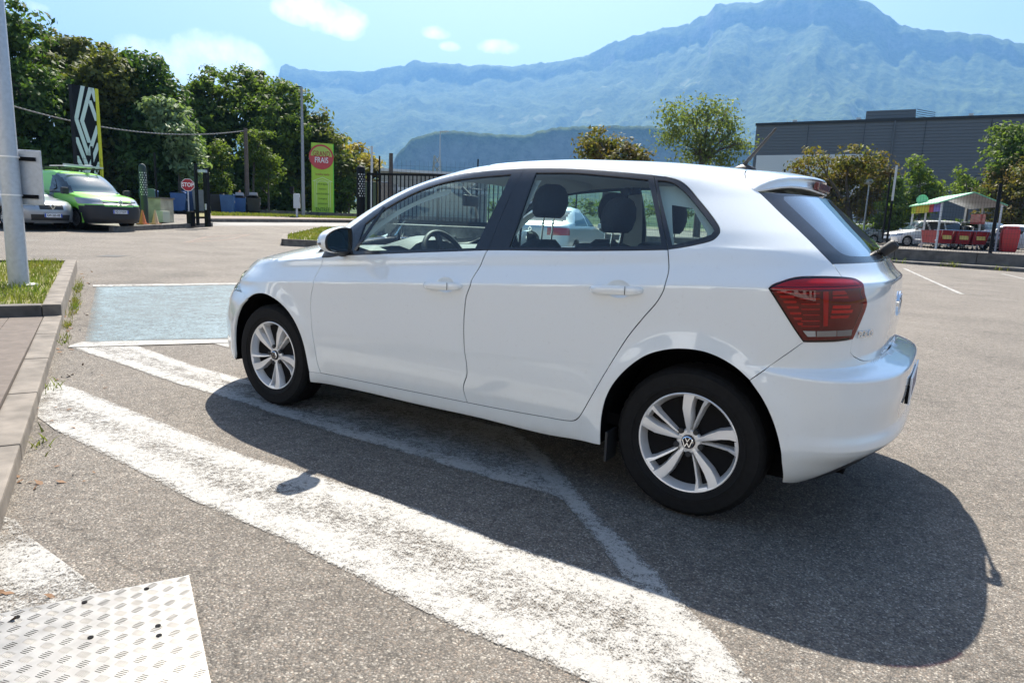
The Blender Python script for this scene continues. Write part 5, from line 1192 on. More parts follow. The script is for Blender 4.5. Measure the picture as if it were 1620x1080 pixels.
kslab(b,-8,-.004,.146,.40,-.1,.078);b.build('edge_slab',M['slab'],pv,bevel=.004)
b=MB();kslab(b,-8,-.004,.404,5,-.1,.077);b.build('slab_surface',M['slab'],pv)
gb=empty('grass_bed',(0,0,0));tag(gb,kind='structure')
for i in range(5):
    b=MB();kslab(b,i*1.0+.006 if i else 0,(i+1)*1.0-.006,0,.15,-.1,.185);b.build('kerb_stone',M['concrete'],gb,bevel=.014)
for i in range(4):
    b=MB();kslab(b,0,.13,.156+i,1.15+i,-.1,.18);b.build('kerb_stone',M['concrete_dark'],gb,bevel=.012)
b=MB();kslab(b,.13,4.9,.15,5,-.1,.150);b.build('soil',M['soil'],gb)
b=MB();kslab(b,5.0,5.13,0,5,-.1,.18);b.build('kerb_stone',M['concrete'],gb,bevel=.012)
# grass
def blades(name,pts,h,mt,label=None,seed=1,w=.006,lean=.5):
    rng=np.random.default_rng(seed);n=len(pts);P=np.array(pts,float);a=rng.uniform(0,2*np.pi,n);hh=h*rng.uniform(.4,1.25,n);l=rng.uniform(0,lean,n)*hh;b=rng.uniform(0,2*np.pi,n)
    dx=np.stack([np.cos(a),np.sin(a),0*a],-1)*w*rng.uniform(.6,1.3,n)[:,None];ln=np.stack([np.cos(b),np.sin(b),0*b],-1)
    up=np.array([0,0,1.])
    v0=P-dx;v1=P+dx;m=P+up*(hh*.55)[:,None]+ln*(l*.35)[:,None];v2=m+dx*.8;v3=m-dx*.8;v4=P+up*hh[:,None]+ln*l[:,None]
    V=np.stack([v0,v1,v2,v3,v4],1).reshape(-1,3);k=np.arange(n)*5
    me=fast_mesh(name,V,[np.stack([k,k+1,k+2,k+3],-1),np.stack([k+3,k+2,k+4],-1)])
    return tag(link_mesh(name,me,mt),kind='stuff')
def leaf_mat(name,c1,c2,sc=.35,trans=.35,rough=.45):
    m,nt,N,L,b=nodes_new(name);out=[n for n in N if n.type=='OUTPUT_MATERIAL'][0];tc=N.new('ShaderNodeTexCoord')
    n=N.new('ShaderNodeTexNoise');n.inputs['Scale'].default_value=sc;n.inputs['Detail'].default_value=5;n.inputs['Roughness'].default_value=.75;L.new(tc.outputs['Object'],n.inputs[0])
    mr=N.new('ShaderNodeMapRange');mr.inputs[1].default_value=.36;mr.inputs[2].default_value=.64;L.new(n.outputs[0],mr.inputs[0])
    mx=N.new('ShaderNodeMix');mx.data_type='RGBA';L.new(mr.outputs[0],mx.inputs['Factor']);mx.inputs['A'].default_value=(*c1,1);mx.inputs['B'].default_value=(*c2,1)
    L.new(mx.outputs['Result'],b.inputs['Base Color']);b.inputs['Roughness'].default_value=max(rough,.62);b.inputs['Specular IOR Level'].default_value=.22
    t=N.new('ShaderNodeBsdfTranslucent');ms=N.new('ShaderNodeMixShader');ms.inputs[0].default_value=trans
    sc_=N.new('ShaderNodeVectorMath');sc_.operation='MULTIPLY';L.new(mx.outputs['Result'],sc_.inputs[0]);sc_.inputs[1].default_value=(1.5,1.6,.7);L.new(sc_.outputs[0],t.inputs[0])
    L.new(b.outputs[0],ms.inputs[1]);L.new(t.outputs[0],ms.inputs[2]);L.new(ms.outputs[0],out.inputs[0]);return m
M['grass']=leaf_mat('grass_blades',(.17,.155,.045),(.10,.155,.03),1.6,.35,.6)
rng=np.random.default_rng(4);pts=[]
for _ in range(17000):
    a,c=rng.uniform(.14,4.95),rng.uniform(.16,4.0)
    q=kp(a,c);edge=math.exp(-((a-.3)/.5)**2)+math.exp(-((c-.35)/.5)**2)
    if rng.random()<.45+.5*edge: pts.append((q.x,q.y,gz(q.x,q.y)+.145))
blades('grass',pts,.085,M['grass'],seed=5,w=.0045,lean=.9)
pts=[]
for (a0,b0,s,n) in [(1.2,-.06,.9,260),(2.9,-.06,.8,180),(-.15,-.04,.2,60),(-.9,-.05,.3,40),(-2.6,-.05,.15,22),(-3.8,-.05,.2,20)]:
    for _ in range(n):
        a=a0+rng.normal(0,s*.5);c=b0+rng.normal(0,.025)
        if c>-.005: continue
        q=kp(a,c);pts.append((q.x,q.y,gz(q.x,q.y)))
blades('grass',pts,.055,M['grass'],seed=8,w=.0035,lean=1.3)
# ---------------------------------------------------------------- lamp column with the back of a small sign
pb=(8.045,-0.022,0.105)
pole=empty('lamp_column',(pb[0],pb[1],gz(pb[0],pb[1])+.14),0,'tapering galvanised grey lamp column standing in the raised grass bed','lamp column')
M['galv']=mat('galvanised_steel',(.46,.49,.53),.42,.55,nd=(25,.10,0,5))
MB().tube([(0,0,-.05),(0,0,8.2)],[.101,.062],24).build('shaft',M['galv'],pole,smooth=50)
MB().tube([(0,0,8.15),(.25,-.1,8.45),(1.1,-.45,8.6)],[.045,.04,.035],10).build('arm',M['galv'],pole,smooth=50)
MB().box((1.35,-.55,8.6),(.6,.24,.1),rz=-.39).build('lamp_head',M['galv'],pole,bevel=.03)
MB().lathe([(.15,-.02),(.15,.01),(.10,.02)],20,c=(.03,-.05,.02)).build('base_rim',M['seat_edge'],pole)
sg=empty('small_road_sign',(0,0,0),0,'small grey metal sign seen from behind, strapped to the lamp column','sign')
sc0=Vector((8.026,-0.202,1.426));sg.location=sc0
R_=Matrix.Rotation(math.radians(48),3,'Z')
MB().box((0,0,0),(.27,.03,.60),M=R_).build('sign_plate',M['galv'],sg,bevel=.012)
for z in(-.21,.20):
    MB().box(R_@Vector((-.0,.028,z)),(.17,.03,.042),M=R_).build('bracket',M['alloy_dark'],sg,bevel=.004)
    for k in range(1): MB().lathe([(.103,-.008),(.106,-.008),(.106,.008),(.103,.008)],24,c=(pole.location.x-sc0.x,pole.location.y-sc0.y,z+.01),close=True).build('strap',M['alloy'],sg)
# ---------------------------------------------------------------- chequer plate
A=Vector((1.099,2.277,-0.001));Bp=Vector((0.601,2.532,-0.001));Cp=Vector((1.409,2.675,-0.002))
ax=(Bp-A);ax.z=0;ax.normalize();ay=(Cp-A);ay.z=0;ay=(ay-ax*ay.dot(ax)).normalized()
def chequer():
    m=MB();T=.006;z0=.004
    o=A
    W_,L_=.9,.9
    b=MB();q=[o,o+ax*W_,o+ax*W_+ay*L_,o+ay*L_];b.add([(v.x,v.y,z0) for v in q]+[(v.x,v.y,z0+T) for v in q],[(0,1,5,4),(1,2,6,5),(2,3,7,6),(3,0,4,7),(4,5,6,7)])
    root=empty('chequer_plate',(0,0,0),0,'aluminium five-bar chequer plate lying on the ground at the bottom corner','metal plate')
    b.build('plate',M['alu'],root,bevel=.0008)
    V=[];Fs=[];p_=.042
    n=int(W_/p_)
    for i in range(n):
        for j in range(n):
            c=o+ax*((i+.5)*p_)+ay*((j+.5)*p_);odd=(i+j)%2
            d=(ax+ay).normalized() if odd else (ax-ay).normalized();e=Vector((-d.y,d.x,0))
            for k in range(-2,3):
                L2=.0165-abs(k)*.0016;w=.0019;cc=c+e*k*.0064
                base=len(V);zz_=z0+T
                V+=[tuple(cc-d*L2+Vector((0,0,zz_))),tuple(cc-e*w+Vector((0,0,zz_))),tuple(cc+d*L2+Vector((0,0,zz_))),tuple(cc+e*w+Vector((0,0,zz_))),tuple(cc-d*L2*.6+Vector((0,0,zz_+.0026))),tuple(cc+d*L2*.6+Vector((0,0,zz_+.0026)))]
                Fs+=[(base,base+1,base+4),(base,base+4,base+3),(base+1,base+5,base+4),(base+1,base+2,base+5),(base+2,base+3,base+5),(base+3,base+4,base+5)]
    me=bpy.data.meshes.new('raised_bars');me.from_pydata(V,[],Fs);link_mesh('raised_bars',me,M['alu'],root)
    for (u,v) in [(.035,.12),(.04,.28),(.045,.44),(.26,.10),(.24,.26),(.31,.10),(.5,.3)]:
        c=o+ax*u+ay*v;s=MB();s.lathe([(.0075,0),(.0075,.0025),(.003,.003),(.0,.0015)],12,c=(c.x,c.y,z0+T));s.build('screw',M['alloy_dark'],root)
M['alu']=mat('bare_aluminium',(.30,.29,.27),.42,.75,nd=(18,.22,0,6))
chequer()
main_car()
# ---------------------------------------------------------------- vehicles
M['grey_paint']=paint('mid_grey_metallic',(.34,.36,.39),.4)
M['silver_paint']=paint('silver_metallic',(.55,.60,.62),.45)
M['white_paint2']=paint('white_paint',(.72,.74,.76),0)
M['blue_paint_car']=paint('dark_blue_metallic',(.035,.06,.12),.4)
M['black_paint']=paint('black_paint',(.02,.021,.025),.2)
cl=hatch_car('grey_hatchback','mid grey hatchback facing the camera beside the green van, half hidden by the lamp column',(23.537,-5.992,0.402),188,M['grey_paint'],plate=None,detail=True)
plate_on(cl,2.05,.40,'GW-265-HB');diamond_emblem(cl,2.045,.66,.085)
panel_van('green_van','bright green delivery van with dark bumper and pipe carrier on its roof',(23.461,-7.856,0.41),187)
saloon('silver_saloon','silver saloon seen from behind through the side windows of the white hatchback',(8.301,-12.93,0.108),-79,M['silver_paint'])
lot=.55
def lotp(p3): return (p3[0],p3[1],lot)
RG='cars parked on the upper car park'
hatch_car('parked_car','white people carrier side-on behind the trolley shelter, dark alloy wheels',lotp((1.166,-45.3,0.759)),34,M['white_paint2'],RG,H=1.60,L=4.5,W=.92,estate=True,detail=True)
hatch_car('parked_car','silver estate car behind the black and white fence post',lotp((3.469,-50.428,0.614)),36,M['silver_paint'],RG,H=1.50,L=4.5,estate=True)
hatch_car('parked_car','dark blue tall car behind the silver estate car',lotp((3.618,-57.582,0.661)),36,M['blue_paint_car'],RG,H=1.66,L=4.6,estate=True)
hatch_car('parked_car','pale green-grey small car at the end of the row beside the globe lamp',lotp((5.506,-61.185,0.606)),200,M['silver_paint'],RG,H=1.5,L=4.1)
hatch_car('parked_car','black off-road car facing the camera behind the red trolleys',lotp((-1.959,-45.505,0.801)),118,M['black_paint'],RG,H=1.62,L=4.5,W=.93,suv=True)
hatch_car('parked_car','pale blue-silver hatchback behind the red litter bin',lotp((-4.407,-55.55,0.927)),25,M['silver_paint'],RG,H=1.5,L=4.3)
hatch_car('parked_car','white car cut by the frame edge just beyond the red litter bin',lotp((-4.114,-43.87,0.786)),150,M['white_paint2'],RG,H=1.46,L=4.1)
# ---------------------------------------------------------------- retaining wall, kerb, upper car park
wa=Vector((1.526,-30.577,0.124));wb_=Vector((-3.006,-29.866,0.118))
wa.z=wb_.z=0;wdv=(wb_-wa).normalized();wn=Vector((-wdv.y,wdv.x,0))
if wn.dot(Vector((0,-1,0)))<0: wn=-wn
def wp(t,o,z): q=wa+wdv*t+wn*o;return Vector((q.x,q.y,z))
rw=empty('retaining_wall',(0,0,0),0,'low stained concrete wall carrying the mesh fence on the far edge of the parking bays','wall')
for i in range(-8,4):
    t0=i*3.0;b=MB();a=wp(t0+.01,0,0);c=wp(t0+2.99,0,0);b.bar((a.x+wn.x*.12,a.y+wn.y*.12,.30),(c.x+wn.x*.12,c.y+wn.y*.12,.30),.24,.62);b.build('wall_section',M['wall_conc'] if 'wall_conc' in M else M.setdefault('wall_conc',mat('stained_wall_concrete',(.125,.11,.095),.9,nd=(3.5,.45,.004,8))),rw,bevel=.012)
kb=empty('far_kerb',(0,0,0));tag(kb,kind='structure')
b=MB();a=wp(-25,-1.55,0);c=wp(12,-1.55,0);b.bar((a.x,a.y,.03),(c.x,c.y,.03),.16,.22);b.build('kerb_stone',M['concrete_dark'],kb,bevel=.015)
b=MB();q=[wp(-25,-1.47,.12),wp(12,-1.47,.12),wp(12,.0,.13),wp(-25,.0,.13)];b.add([tuple(v) for v in q],[(0,1,2,3)]);b.build('gravel_strip',M['gravel'],kb)
rng=np.random.default_rng(11);pts=[]
for t,n in ((-1.2,90),(2.4,60),(6.2,130),(3.9,30),(.5,25)):
    for _ in range(n):
        q=wp(t+rng.normal(0,.22),-1.62+rng.normal(0,.05),0);pts.append((q.x,q.y,.0))
blades('weeds',pts,.28,M['grass'],seed=3,w=.012,lean=1)
b=MB();q=[wp(-60,.1,lot),wp(45,.1,lot),wp(45,120,lot),wp(-60,120,lot)];b.add([tuple(v) for v in q],[(0,1,2,3)]);tag(b.build('upper_car_park',M['asphalt']),kind='structure')
# mesh fence on the wall
M['fence']=mat('black_fence_steel',(.010,.011,.013),.6,spec=.15)
M['fence_grey']=mat('dark_grey_mesh_wire',(.04,.043,.046),.6,.0,spec=.2)
def mesh_fence(name,a,b,h,post_step,z0,label,posts_h=None,dx=.06,dz=.2,skip=(),mtp=None,th=.006):
    a=Vector(a);b=Vector(b);L=(Vector((b.x,b.y,0))-Vector((a.x,a.y,0))).length;d=(b-a)/L
    root=empty(name,(0,0,0),0,label,'fence');n=max(1,int(round(L/post_step)));st=L/n
    for i in range(n+1):
        if i in skip: continue
        p_=a+d*st*i;MB().box((p_.x,p_.y,p_.z+z0+(posts_h or h)/2),(.06,.06,posts_h or h),rz=math.atan2(d.y,d.x)).build('post',M['fence'],root)
    for i in range(n):
        V=[];Fs=[];p0=a+d*st*i;nw=int(st/dx);nn=0
        w=Vector((d.x,d.y,0))*th/2;nrm=Vector((-d.y,d.x,0))*th/2
        def wire(q0,q1,hor):
            k=len(V);u=Vector((0,0,th/2)) if hor else w
            for q in(q0,q1): V.extend([tuple(q+u+nrm),tuple(q-u+nrm),tuple(q-u-nrm),tuple(q+u-nrm)])
            for j in range(4): Fs.append((k+j,k+(j+1)%4,k+4+(j+1)%4,k+4+j))
        for j in range(nw+1):
            q=p0+d*st*(j/nw);wire(q+Vector((0,0,z0)),q+Vector((0,0,z0+h)),False)
        z=z0
        while z<=z0+h+1e-3: wire(p0+Vector((0,0,z)),p0+d*st+Vector((0,0,z)),True);z+=dz
        me=bpy.data.meshes.new('mesh_panel');me.from_pydata(V,[],Fs);link_mesh('mesh_panel',me,mtp or M['fence_grey'],root)
    return root
f0=wp(.25,.12,.60);f1=wp(12,.12,.60)
mesh_fence('mesh_fence',wp(-22.4,.12,.60),wp(9.9,.12,.60),2.45,2.5,0,'tall dark wire mesh fence standing on the low concrete wall',posts_h=2.5,dx=.10,dz=.2,skip=tuple(range(0,20)))
for (px_b,py_b,py_t,dd,lab,two) in ((1402,388,262,29.7,'fence post painted white above and black below, beside the rear window wiper',True),(1566,402,290,27.6,'plain black fence post in front of the trolley shelter',False)):
    pass
pA=(1.883,-30.705,0.675);pA2=3.433
po=empty('fence_post',(pA[0],pA[1],.60),0,'steel fence post painted white on its upper half and black below','post');hA=pA[2]+pA2-.60
MB().box((0,0,hA*.29),(.085,.085,hA*.58),rz=.1).build('lower_half',M['fence'],po)
MB().box((0,0,hA*.79),(.085,.085,hA*.42),rz=.1).build('upper_half',M['seat_edge'],po)
pB=(-1.856,-30.188,0.571);hB=pB[2]+2.774-.6
MB().box((0,0,hB/2),(.12,.10,hB),rz=.1).build('fence_post',M['fence'],None,loc=(pB[0],pB[1],.60));tag(bpy.data.objects['fence_post.001'],'thick plain black fence post on the wall in front of the trolley shelter','post')
# ---------------------------------------------------------------- industrial building
bA=Vector((22.749,-88.711,6.298));bB=Vector((-5.841,-90.238,6.602));bA.z=bB.z=0;bd=(bB-bA).normalized();bn=Vector((-bd.y,bd.x,0))
if bn.dot(Vector((0,-1,0)))<0: bn=-bn
zt=(23.765,-89.72,14.236)[2]
M['cladding']=mat('dark_grey_corrugated_cladding',(.115,.128,.142),.5,.2)
M['white_clad']=mat('off_white_cladding',(.60,.62,.63),.6)
ib=empty('industrial_building',(0,0,0),0,'long dark grey corrugated warehouse with a white band and a raised rooftop box','building')
def bpnt(t,o,z): q=bA+bd*t+bn*o;return (q.x,q.y,z)
LB=60
def clad(name,t0,t1,z0,z1,o,mt,par,pitch=.36,amp=.035):
    V=[];Fs=[];z=z0;i=0
    while z<z1:
        for (dz,oo) in ((0,0),(.34,0),(.36,amp),(.395,amp)):
            zz_=min(z+dz*pitch/.42,z1);V+=[bpnt(t0,o+oo,zz_),bpnt(t1,o+oo,zz_)]
        z+=pitch
    for k in range(0,len(V)-2,2): Fs.append((k,k+1,k+3,k+2))
    return MB().add(V,Fs).build(name,mt,par)
clad('cladding_wall',0,LB,zt-8.4,zt,0,M['cladding'],ib)
b=MB();b.add([bpnt(0,.1,0),bpnt(0,.1,zt),bpnt(0,40,zt),bpnt(0,40,0)],[(0,1,2,3)]);b.build('end_wall',M['cladding'],ib)
b=MB();b.add([bpnt(0,.0,zt),bpnt(LB,0,zt),bpnt(LB,40,zt),bpnt(0,40,zt)],[(0,1,2,3)]);b.build('roof',M['cladding'],ib)
b=MB();a=Vector(bpnt(-.1,-.05,zt+.12));c=Vector(bpnt(LB,-.05,zt+.12));b.bar(a,c,.25,.30);b.build('coping',M['fence_grey'],ib)
tW=12.6
b=MB();b.add([bpnt(.4,-.14,0),bpnt(tW,-.14,0),bpnt(tW,-.14,(23.293,-89.252,10.548)[2]),bpnt(.4,-.14,(23.293,-89.252,10.548)[2])],[(0,1,2,3)]);b.build('white_band',M['white_clad'],ib)
clad('lower_wall',tW,LB,0,zt-8.4,.02,M['cladding'],ib)
for t0 in (tW+5.5,tW+11.5,tW+17.2,tW+23.5,tW+31):
    z=(0.869,-90.797,6.796)[2];b=MB();a=Vector(bpnt(t0,-.04,z+.55));b.bar(a,Vector(bpnt(t0+2.1,-.04,z+.55)),.12,1.25);w=b.build('window',M['car_glass'],ib);
    b=MB();b.bar(Vector(bpnt(t0-.06,-.08,z+1.22)),Vector(bpnt(t0+2.16,-.08,z+1.22)),.08,.08);b.bar(Vector(bpnt(t0-.06,-.08,z-.1)),Vector(bpnt(t0+2.16,-.08,z-.1)),.08,.08);b.build('frame',M['fence_grey'],w)
xa=12.2;bx=MB();pz=(12.434,-91.282,15.768)[2]
rb=clad('rooftop_box',xa,xa+5.2,zt+.27,pz,2.0,M['cladding'],ib)
b=MB();b.add([bpnt(xa+5.2,2,zt+.27),bpnt(xa+5.2,2,pz),bpnt(xa+5.2,7,pz),bpnt(xa+5.2,7,zt+.27)],[(0,1,2,3)]);b.add([bpnt(xa,2,pz),bpnt(xa+5.2,2,pz),bpnt(xa+5.2,7,pz),bpnt(xa,7,pz)],[(0,1,2,3)]);b.build('rooftop_side',M['fence_grey'],rb)
b=MB()
for k in range(6): b.bar(bpnt(xa+5.3,3,zt+.4+k*.25),bpnt(xa+7.2,5,zt+.4+k*.22),.05,.05)
b.build('louvre',M['fence_grey'],rb)
for t in (4.5,11.6,22.8,37.2): MB().box(bpnt(t,.3,zt+.36),(.45,.45,.35)).build('roof_vent',M['seat_edge'],ib)
for t in range(1,9):
    b=MB();b.bar(bpnt(t*6.2,-.06,.2),bpnt(t*6.2,-.06,zt-.1),.05,.03,up=tuple(bd));b.build('panel_joint',M['fence'],ib)
for t in (15.5,28.2,41): MB().tube([bpnt(t,-.16,.2),bpnt(t,-.16,zt)],.09,8).build('downpipe',M['cladding'],ib)
# ---------------------------------------------------------------- trolley shelter
sA=Vector((0.256,-39.557,0.505));sB=Vector((-2.398,-41.272,0.558));sC=Vector((1.824,-44.952,0.537))
for v in(sA,sB,sC): v.z=lot
sx=(sB-sA);wS=sx.length;sx.normalize();sy=(sC-sA);sy=(sy-sx*sy.dot(sx)*.0);dS=sy.length;sy.normalize()
hE=(0.573,-39.872,2.986)[2]-lot;hR=(-0.69,-40.793,3.509)[2]-lot
M['white_metal']=mat('white_painted_metal',(.66,.67,.66),.5)
M['green_roof']=mat('pale_green_roof_sheet',(.22,.52,.30),.45)
sh=empty('trolley_shelter',(0,0,0),0,'gabled trolley shelter with pale green roof and white posts behind the mesh fence','shelter')
def spn(u,v,z): q=sA+sx*u+sy*v;return Vector((q.x,q.y,lot+z))
for u in(0,wS):
    for v in(0,dS*.5,dS): MB().bar(spn(u,v,0),spn(u,v,hE),.10,.10).build('post',M['white_metal'],sh)
for u0,u1,h0,h1 in((-.25,wS/2,hE-.08,hR),(wS+.25,wS/2,hE-.08,hR)):
    b=MB();b.add([tuple(spn(u0,-.15,h0)),tuple(spn(u1,-.15,h1)),tuple(spn(u1,dS+.15,h1)),tuple(spn(u0,dS+.15,h0)),tuple(spn(u0,-.15,h0+.06)),tuple(spn(u1,-.15,h1+.06)),tuple(spn(u1,dS+.15,h1+.06)),tuple(spn(u0,dS+.15,h0+.06))],[(4,5,6,7),(0,4,5,1),(1,5,6,2),(2,6,7,3),(3,7,4,0)]);r_=b.build('roof_slope',M['green_roof'],sh)
    b=MB();b.add([tuple(spn(u0,-.14,h0-.012)),tuple(spn(u1,-.14,h1-.012)),tuple(spn(u1,dS+.14,h1-.012)),tuple(spn(u0,dS+.14,h0-.012))],[(0,1,2,3)]);b.build('soffit',M['white_clad'],r_)
for u in(0,wS): 
    b=MB();b.bar(spn(u,0,.45),spn(u,dS,.45),.06,.06);b.bar(spn(u,0,.95),spn(u,dS,.95),.06,.06);b.build('side_rail',M['white_metal'],sh)
cols=[(.42,.50,.03),(.62,.42,.03),(.62,.55,.03),(.60,.50,.02),(.50,.04,.06),(.22,.16,.45)]
cw_=[.16,.16,.16,.16,.16,.20];v0=0
for c,wd_ in zip(cols,cw_):
    b=MB();b.bar(spn(-.07,dS*(1-v0)-.02,hE-.28),spn(-.07,dS*(1-v0-wd_)+.02,hE-.28),.03,.42);b.build('banner',mat('banner_colour',c,.6),sh);v0+=wd_
MB().lathe([(.30,-.03),(.30,.03)],28,M=Matrix.Rotation(math.pi/2,3,'X')@Matrix.Identity(3),c=tuple(spn(.15,dS*.80,hR-.22))).build('round_sign',M['green_roof'],sh,smooth=40)
for i in range(2):
    b=MB();b.box(spn(wS-.25,dS*.4+i*.7,1.7),(.5,.05,.55)).build('poster',M['lamp_r'],sh)
# trolleys
M['trolley_red']=mat('red_plastic_basket',(.36,.015,.02),.4,0,.3)
def trolley(u,v,lab):
    t=empty('shopping_trolley',spn(u,v,0),math.atan2(sx.y,sx.x),lab,'trolley','red shopping trolleys under the shelter')
    b=MB();V=[];
    for z,wx,wy in((.30,.36,.36),(.98,.42,.52)): V+=[(-wx,-wy,z),(wx,-wy,z),(wx,wy,z),(-wx,wy,z)]
    b.add(V,[(3,2,1,0),(0,1,5,4),(1,2,6,5),(2,3,7,6),(3,0,4,7)]);b.build('basket',M['trolley_red'],t,bevel=.03)
    b=MB();b.tube([(-.33,-.55,1.0),(.33,-.55,1.0)],.022,8);b.tube([(-.3,-.52,1.0),(-.28,-.3,.15)],.014,6);b.tube([(.3,-.52,1.0),(.28,-.3,.15)],.014,6);b.tube([(-.28,-.3,.15),(-.2,.4,.15),(.2,.4,.15),(.28,-.3,.15)],.014,6);b.build('frame',M['chrome'],t)
    for x,y in((-.28,-.3),(.28,-.3),(-.2,.4),(.2,.4)): MB().lathe([(.06,-.015),(.06,.015)],12,M=Matrix(((0,0,1),(1,0,0),(0,1,0))),c=(x,y,.06)).build('castor',M['rubber'],t)
    MB().box((0,-.46,.70),(.46,.02,.34),M=Matrix.Rotation(math.radians(-14),3,'X')).build('advert_panel',mat('yellow_advert_card',(.65,.45,.10),.5),t)
k_=0
for i,u in enumerate((.32,1.22,2.12)):
    for j in range(3):
        trolley(u,.35+j*.75,['foremost','middle','rearmost'][j]+' red trolley in the '+['row against the white side rail','middle row','row beside the plain end post'][i]+' of the shelter')
# litter bin
lb=(-2.902,-40.611,0.466);lt=empty('litter_bin',(lb[0],lb[1],lot),0.2,'glossy red plastic litter bin standing alone on the car park','bin')
b=MB();V=[]
for z,w,d in((0,.30,.24),(.10,.33,.27),(.75,.38,.30),(1.18,.36,.30)): V+=[(-w,-d,z),(w,-d,z),(w,d,z),(-w,d,z)]
b.add(V,[(3,2,1,0)]+[(4*i+j,4*i+(j+1)%4,4*i+4+(j+1)%4,4*i+4+j) for i in range(3) for j in range(4)]+[(12,13,14,15)]);b.build('bin_body',M['lamp_red_matt'] if 'lamp_red_matt' in M else M.setdefault('lamp_red_matt',mat('red_bin_plastic',(.52,.03,.03),.35)),lt,bevel=.05,smooth=50)
MB().box((0,0,1.25),(.62,.5,.10)).build('lid',M['lamp_red_matt'],lt,bevel=.03)
gl_=(4.767,-48.492,1.111);gh_=3.697
ll=empty('globe_lamp',(gl_[0],gl_[1],lot),0,'short grey lamp post with a mushroom-shaped head among the parked cars','street lamp');hh=gl_[2]+gh_-lot
MB().tube([(0,0,0),(0,0,hh-.35)],[.07,.05],12).build('post',M['galv'],ll,smooth=50)
MB().lathe([(.10,hh-.38),(.34,hh-.30),(.36,hh-.22),(.26,hh-.06),(.0,hh)],24).build('lamp_head',mat('lamp_grey',(.42,.43,.43),.4),ll,smooth=60)
# ---------------------------------------------------------------- gate, fence behind the white car
def striped_post(name,pos,h,r,label,beacon=False,mt=None):
    o=empty(name,pos,0,label,'gate post')
    MB().lathe([(r,0),(r,h-.16),(r*.92,h-.08),(r*.6,h-.02),(.0,h)],24).build('post_body',M['fence'] if mt is None else mt,o,smooth=40)
    b=MB();rng=random.Random(5)
    for k in range(10):
        z=h-.34-k*.085;a0=0
        for j in range(4):
            a=math.radians(100+j*36+ (k%2)*14);w=.30 if rng.random()<.8 else .18
            n=4;V=[]
            for q in range(n+1):
                aa=a+w*q/n;V+=[((r+.004)*math.cos(aa),(r+.004)*math.sin(aa),z),((r+.004)*math.cos(aa),(r+.004)*math.sin(aa),z+.045)]
            b.add(V,[(2*q,2*q+2,2*q+3,2*q+1) for q in range(n)])
    b.build('reflective_marks',M['seat_edge'],o)
    if beacon:
        MB().lathe([(.05,h-.25),(.055,h-.12),(.04,h-.08),(0,h-.07)],14,c=(.12,-.14,0)).build('beacon',mat('orange_beacon',(.8,.16,.02),.2,0,1),o,smooth=50)
    return o
g1=(17.824,-14.983,0.979);g1h=1.951
striped_post('gate_post',(g1[0],g1[1],g1[2]-.3),g1h+.3,.155,'black round gate post with white marks and an orange beacon beside the sliding gate',True)
ga=Vector((17.578,-15.124,0.898));gb_=Vector((12.415,-16.508,0.9));gh1=1.784;z_=ga.z
gb_.z=ga.z;gd=(gb_-ga);gL=gd.length;gd.normalize()
gt=empty('sliding_gate',(0,0,0),0,'black sliding gate of upright bars behind the white hatchback','gate')
b=MB();
for z,w in((gh1-.04,.08),(.09,.16)): b.bar(ga+Vector((0,0,z)),gb_+Vector((0,0,z)),.06,w)
b.bar(ga,ga+Vector((0,0,gh1)),.08,.08);b.bar(gb_,gb_+Vector((0,0,gh1)),.08,.08);b.bar(ga+gd*gL*.52,ga+gd*gL*.52+Vector((0,0,gh1)),.08,.08)
b.build('gate_frame',M['fence'],gt)
n=int(gL/.16)
for i in range(1,n): 
    q=ga+gd*gL*i/n;MB().bar(q+Vector((0,0,.1)),q+Vector((0,0,gh1-.06)),.030,.030).build('bar',M['fence'],gt)
q0=ga-gd*.3;q1=gb_+gd*1.0
pw=MB();pw.bar(Vector((q0.x,q0.y,ga.z-.45)),Vector((q1.x,q1.y,ga.z-.45)),.3,.86);tag(pw.build('gate_plinth',M['concrete']),'low concrete plinth under the sliding gate','wall')
fa=Vector((21.429,-19.683,1.056));fb=Vector((2.056,-30.485,1.888));fa.z=fb.z=0;ft_=(20.484,-20.711,3.644)[2]
mesh_fence('mesh_fence',(fa.x,fa.y,0),(fb.x,fb.y,0),ft_-1.0,4.6,1.0,'long dark wire mesh fence running behind the sliding gate and the white hatchback',posts_h=ft_-.85,dx=.2,dz=.3,skip=())
vp=(23.171,-20.974,1.036);MB().tube([(vp[0],vp[1],.5),(vp[0],vp[1],(23.335,-21.088,4.393)[2])],.055,10).build('white_mast',M['seat_edge'],None,smooth=50);tag(bpy.data.objects['white_mast'],'slim white mast behind the gate post','mast')
vp=(24.515,-23.737,1.063);MB().tube([(vp[0],vp[1],.4),(vp[0],vp[1],(24.684,-23.837,4.371)[2])],[.14,.10],10).build('wooden_pole',mat('old_wood_pole',(.09,.075,.065),.9,nd=(12,.3,0)),None,smooth=50);tag(bpy.data.objects['wooden_pole'],'short dark wooden pole just behind the sliding gate','utility pole')
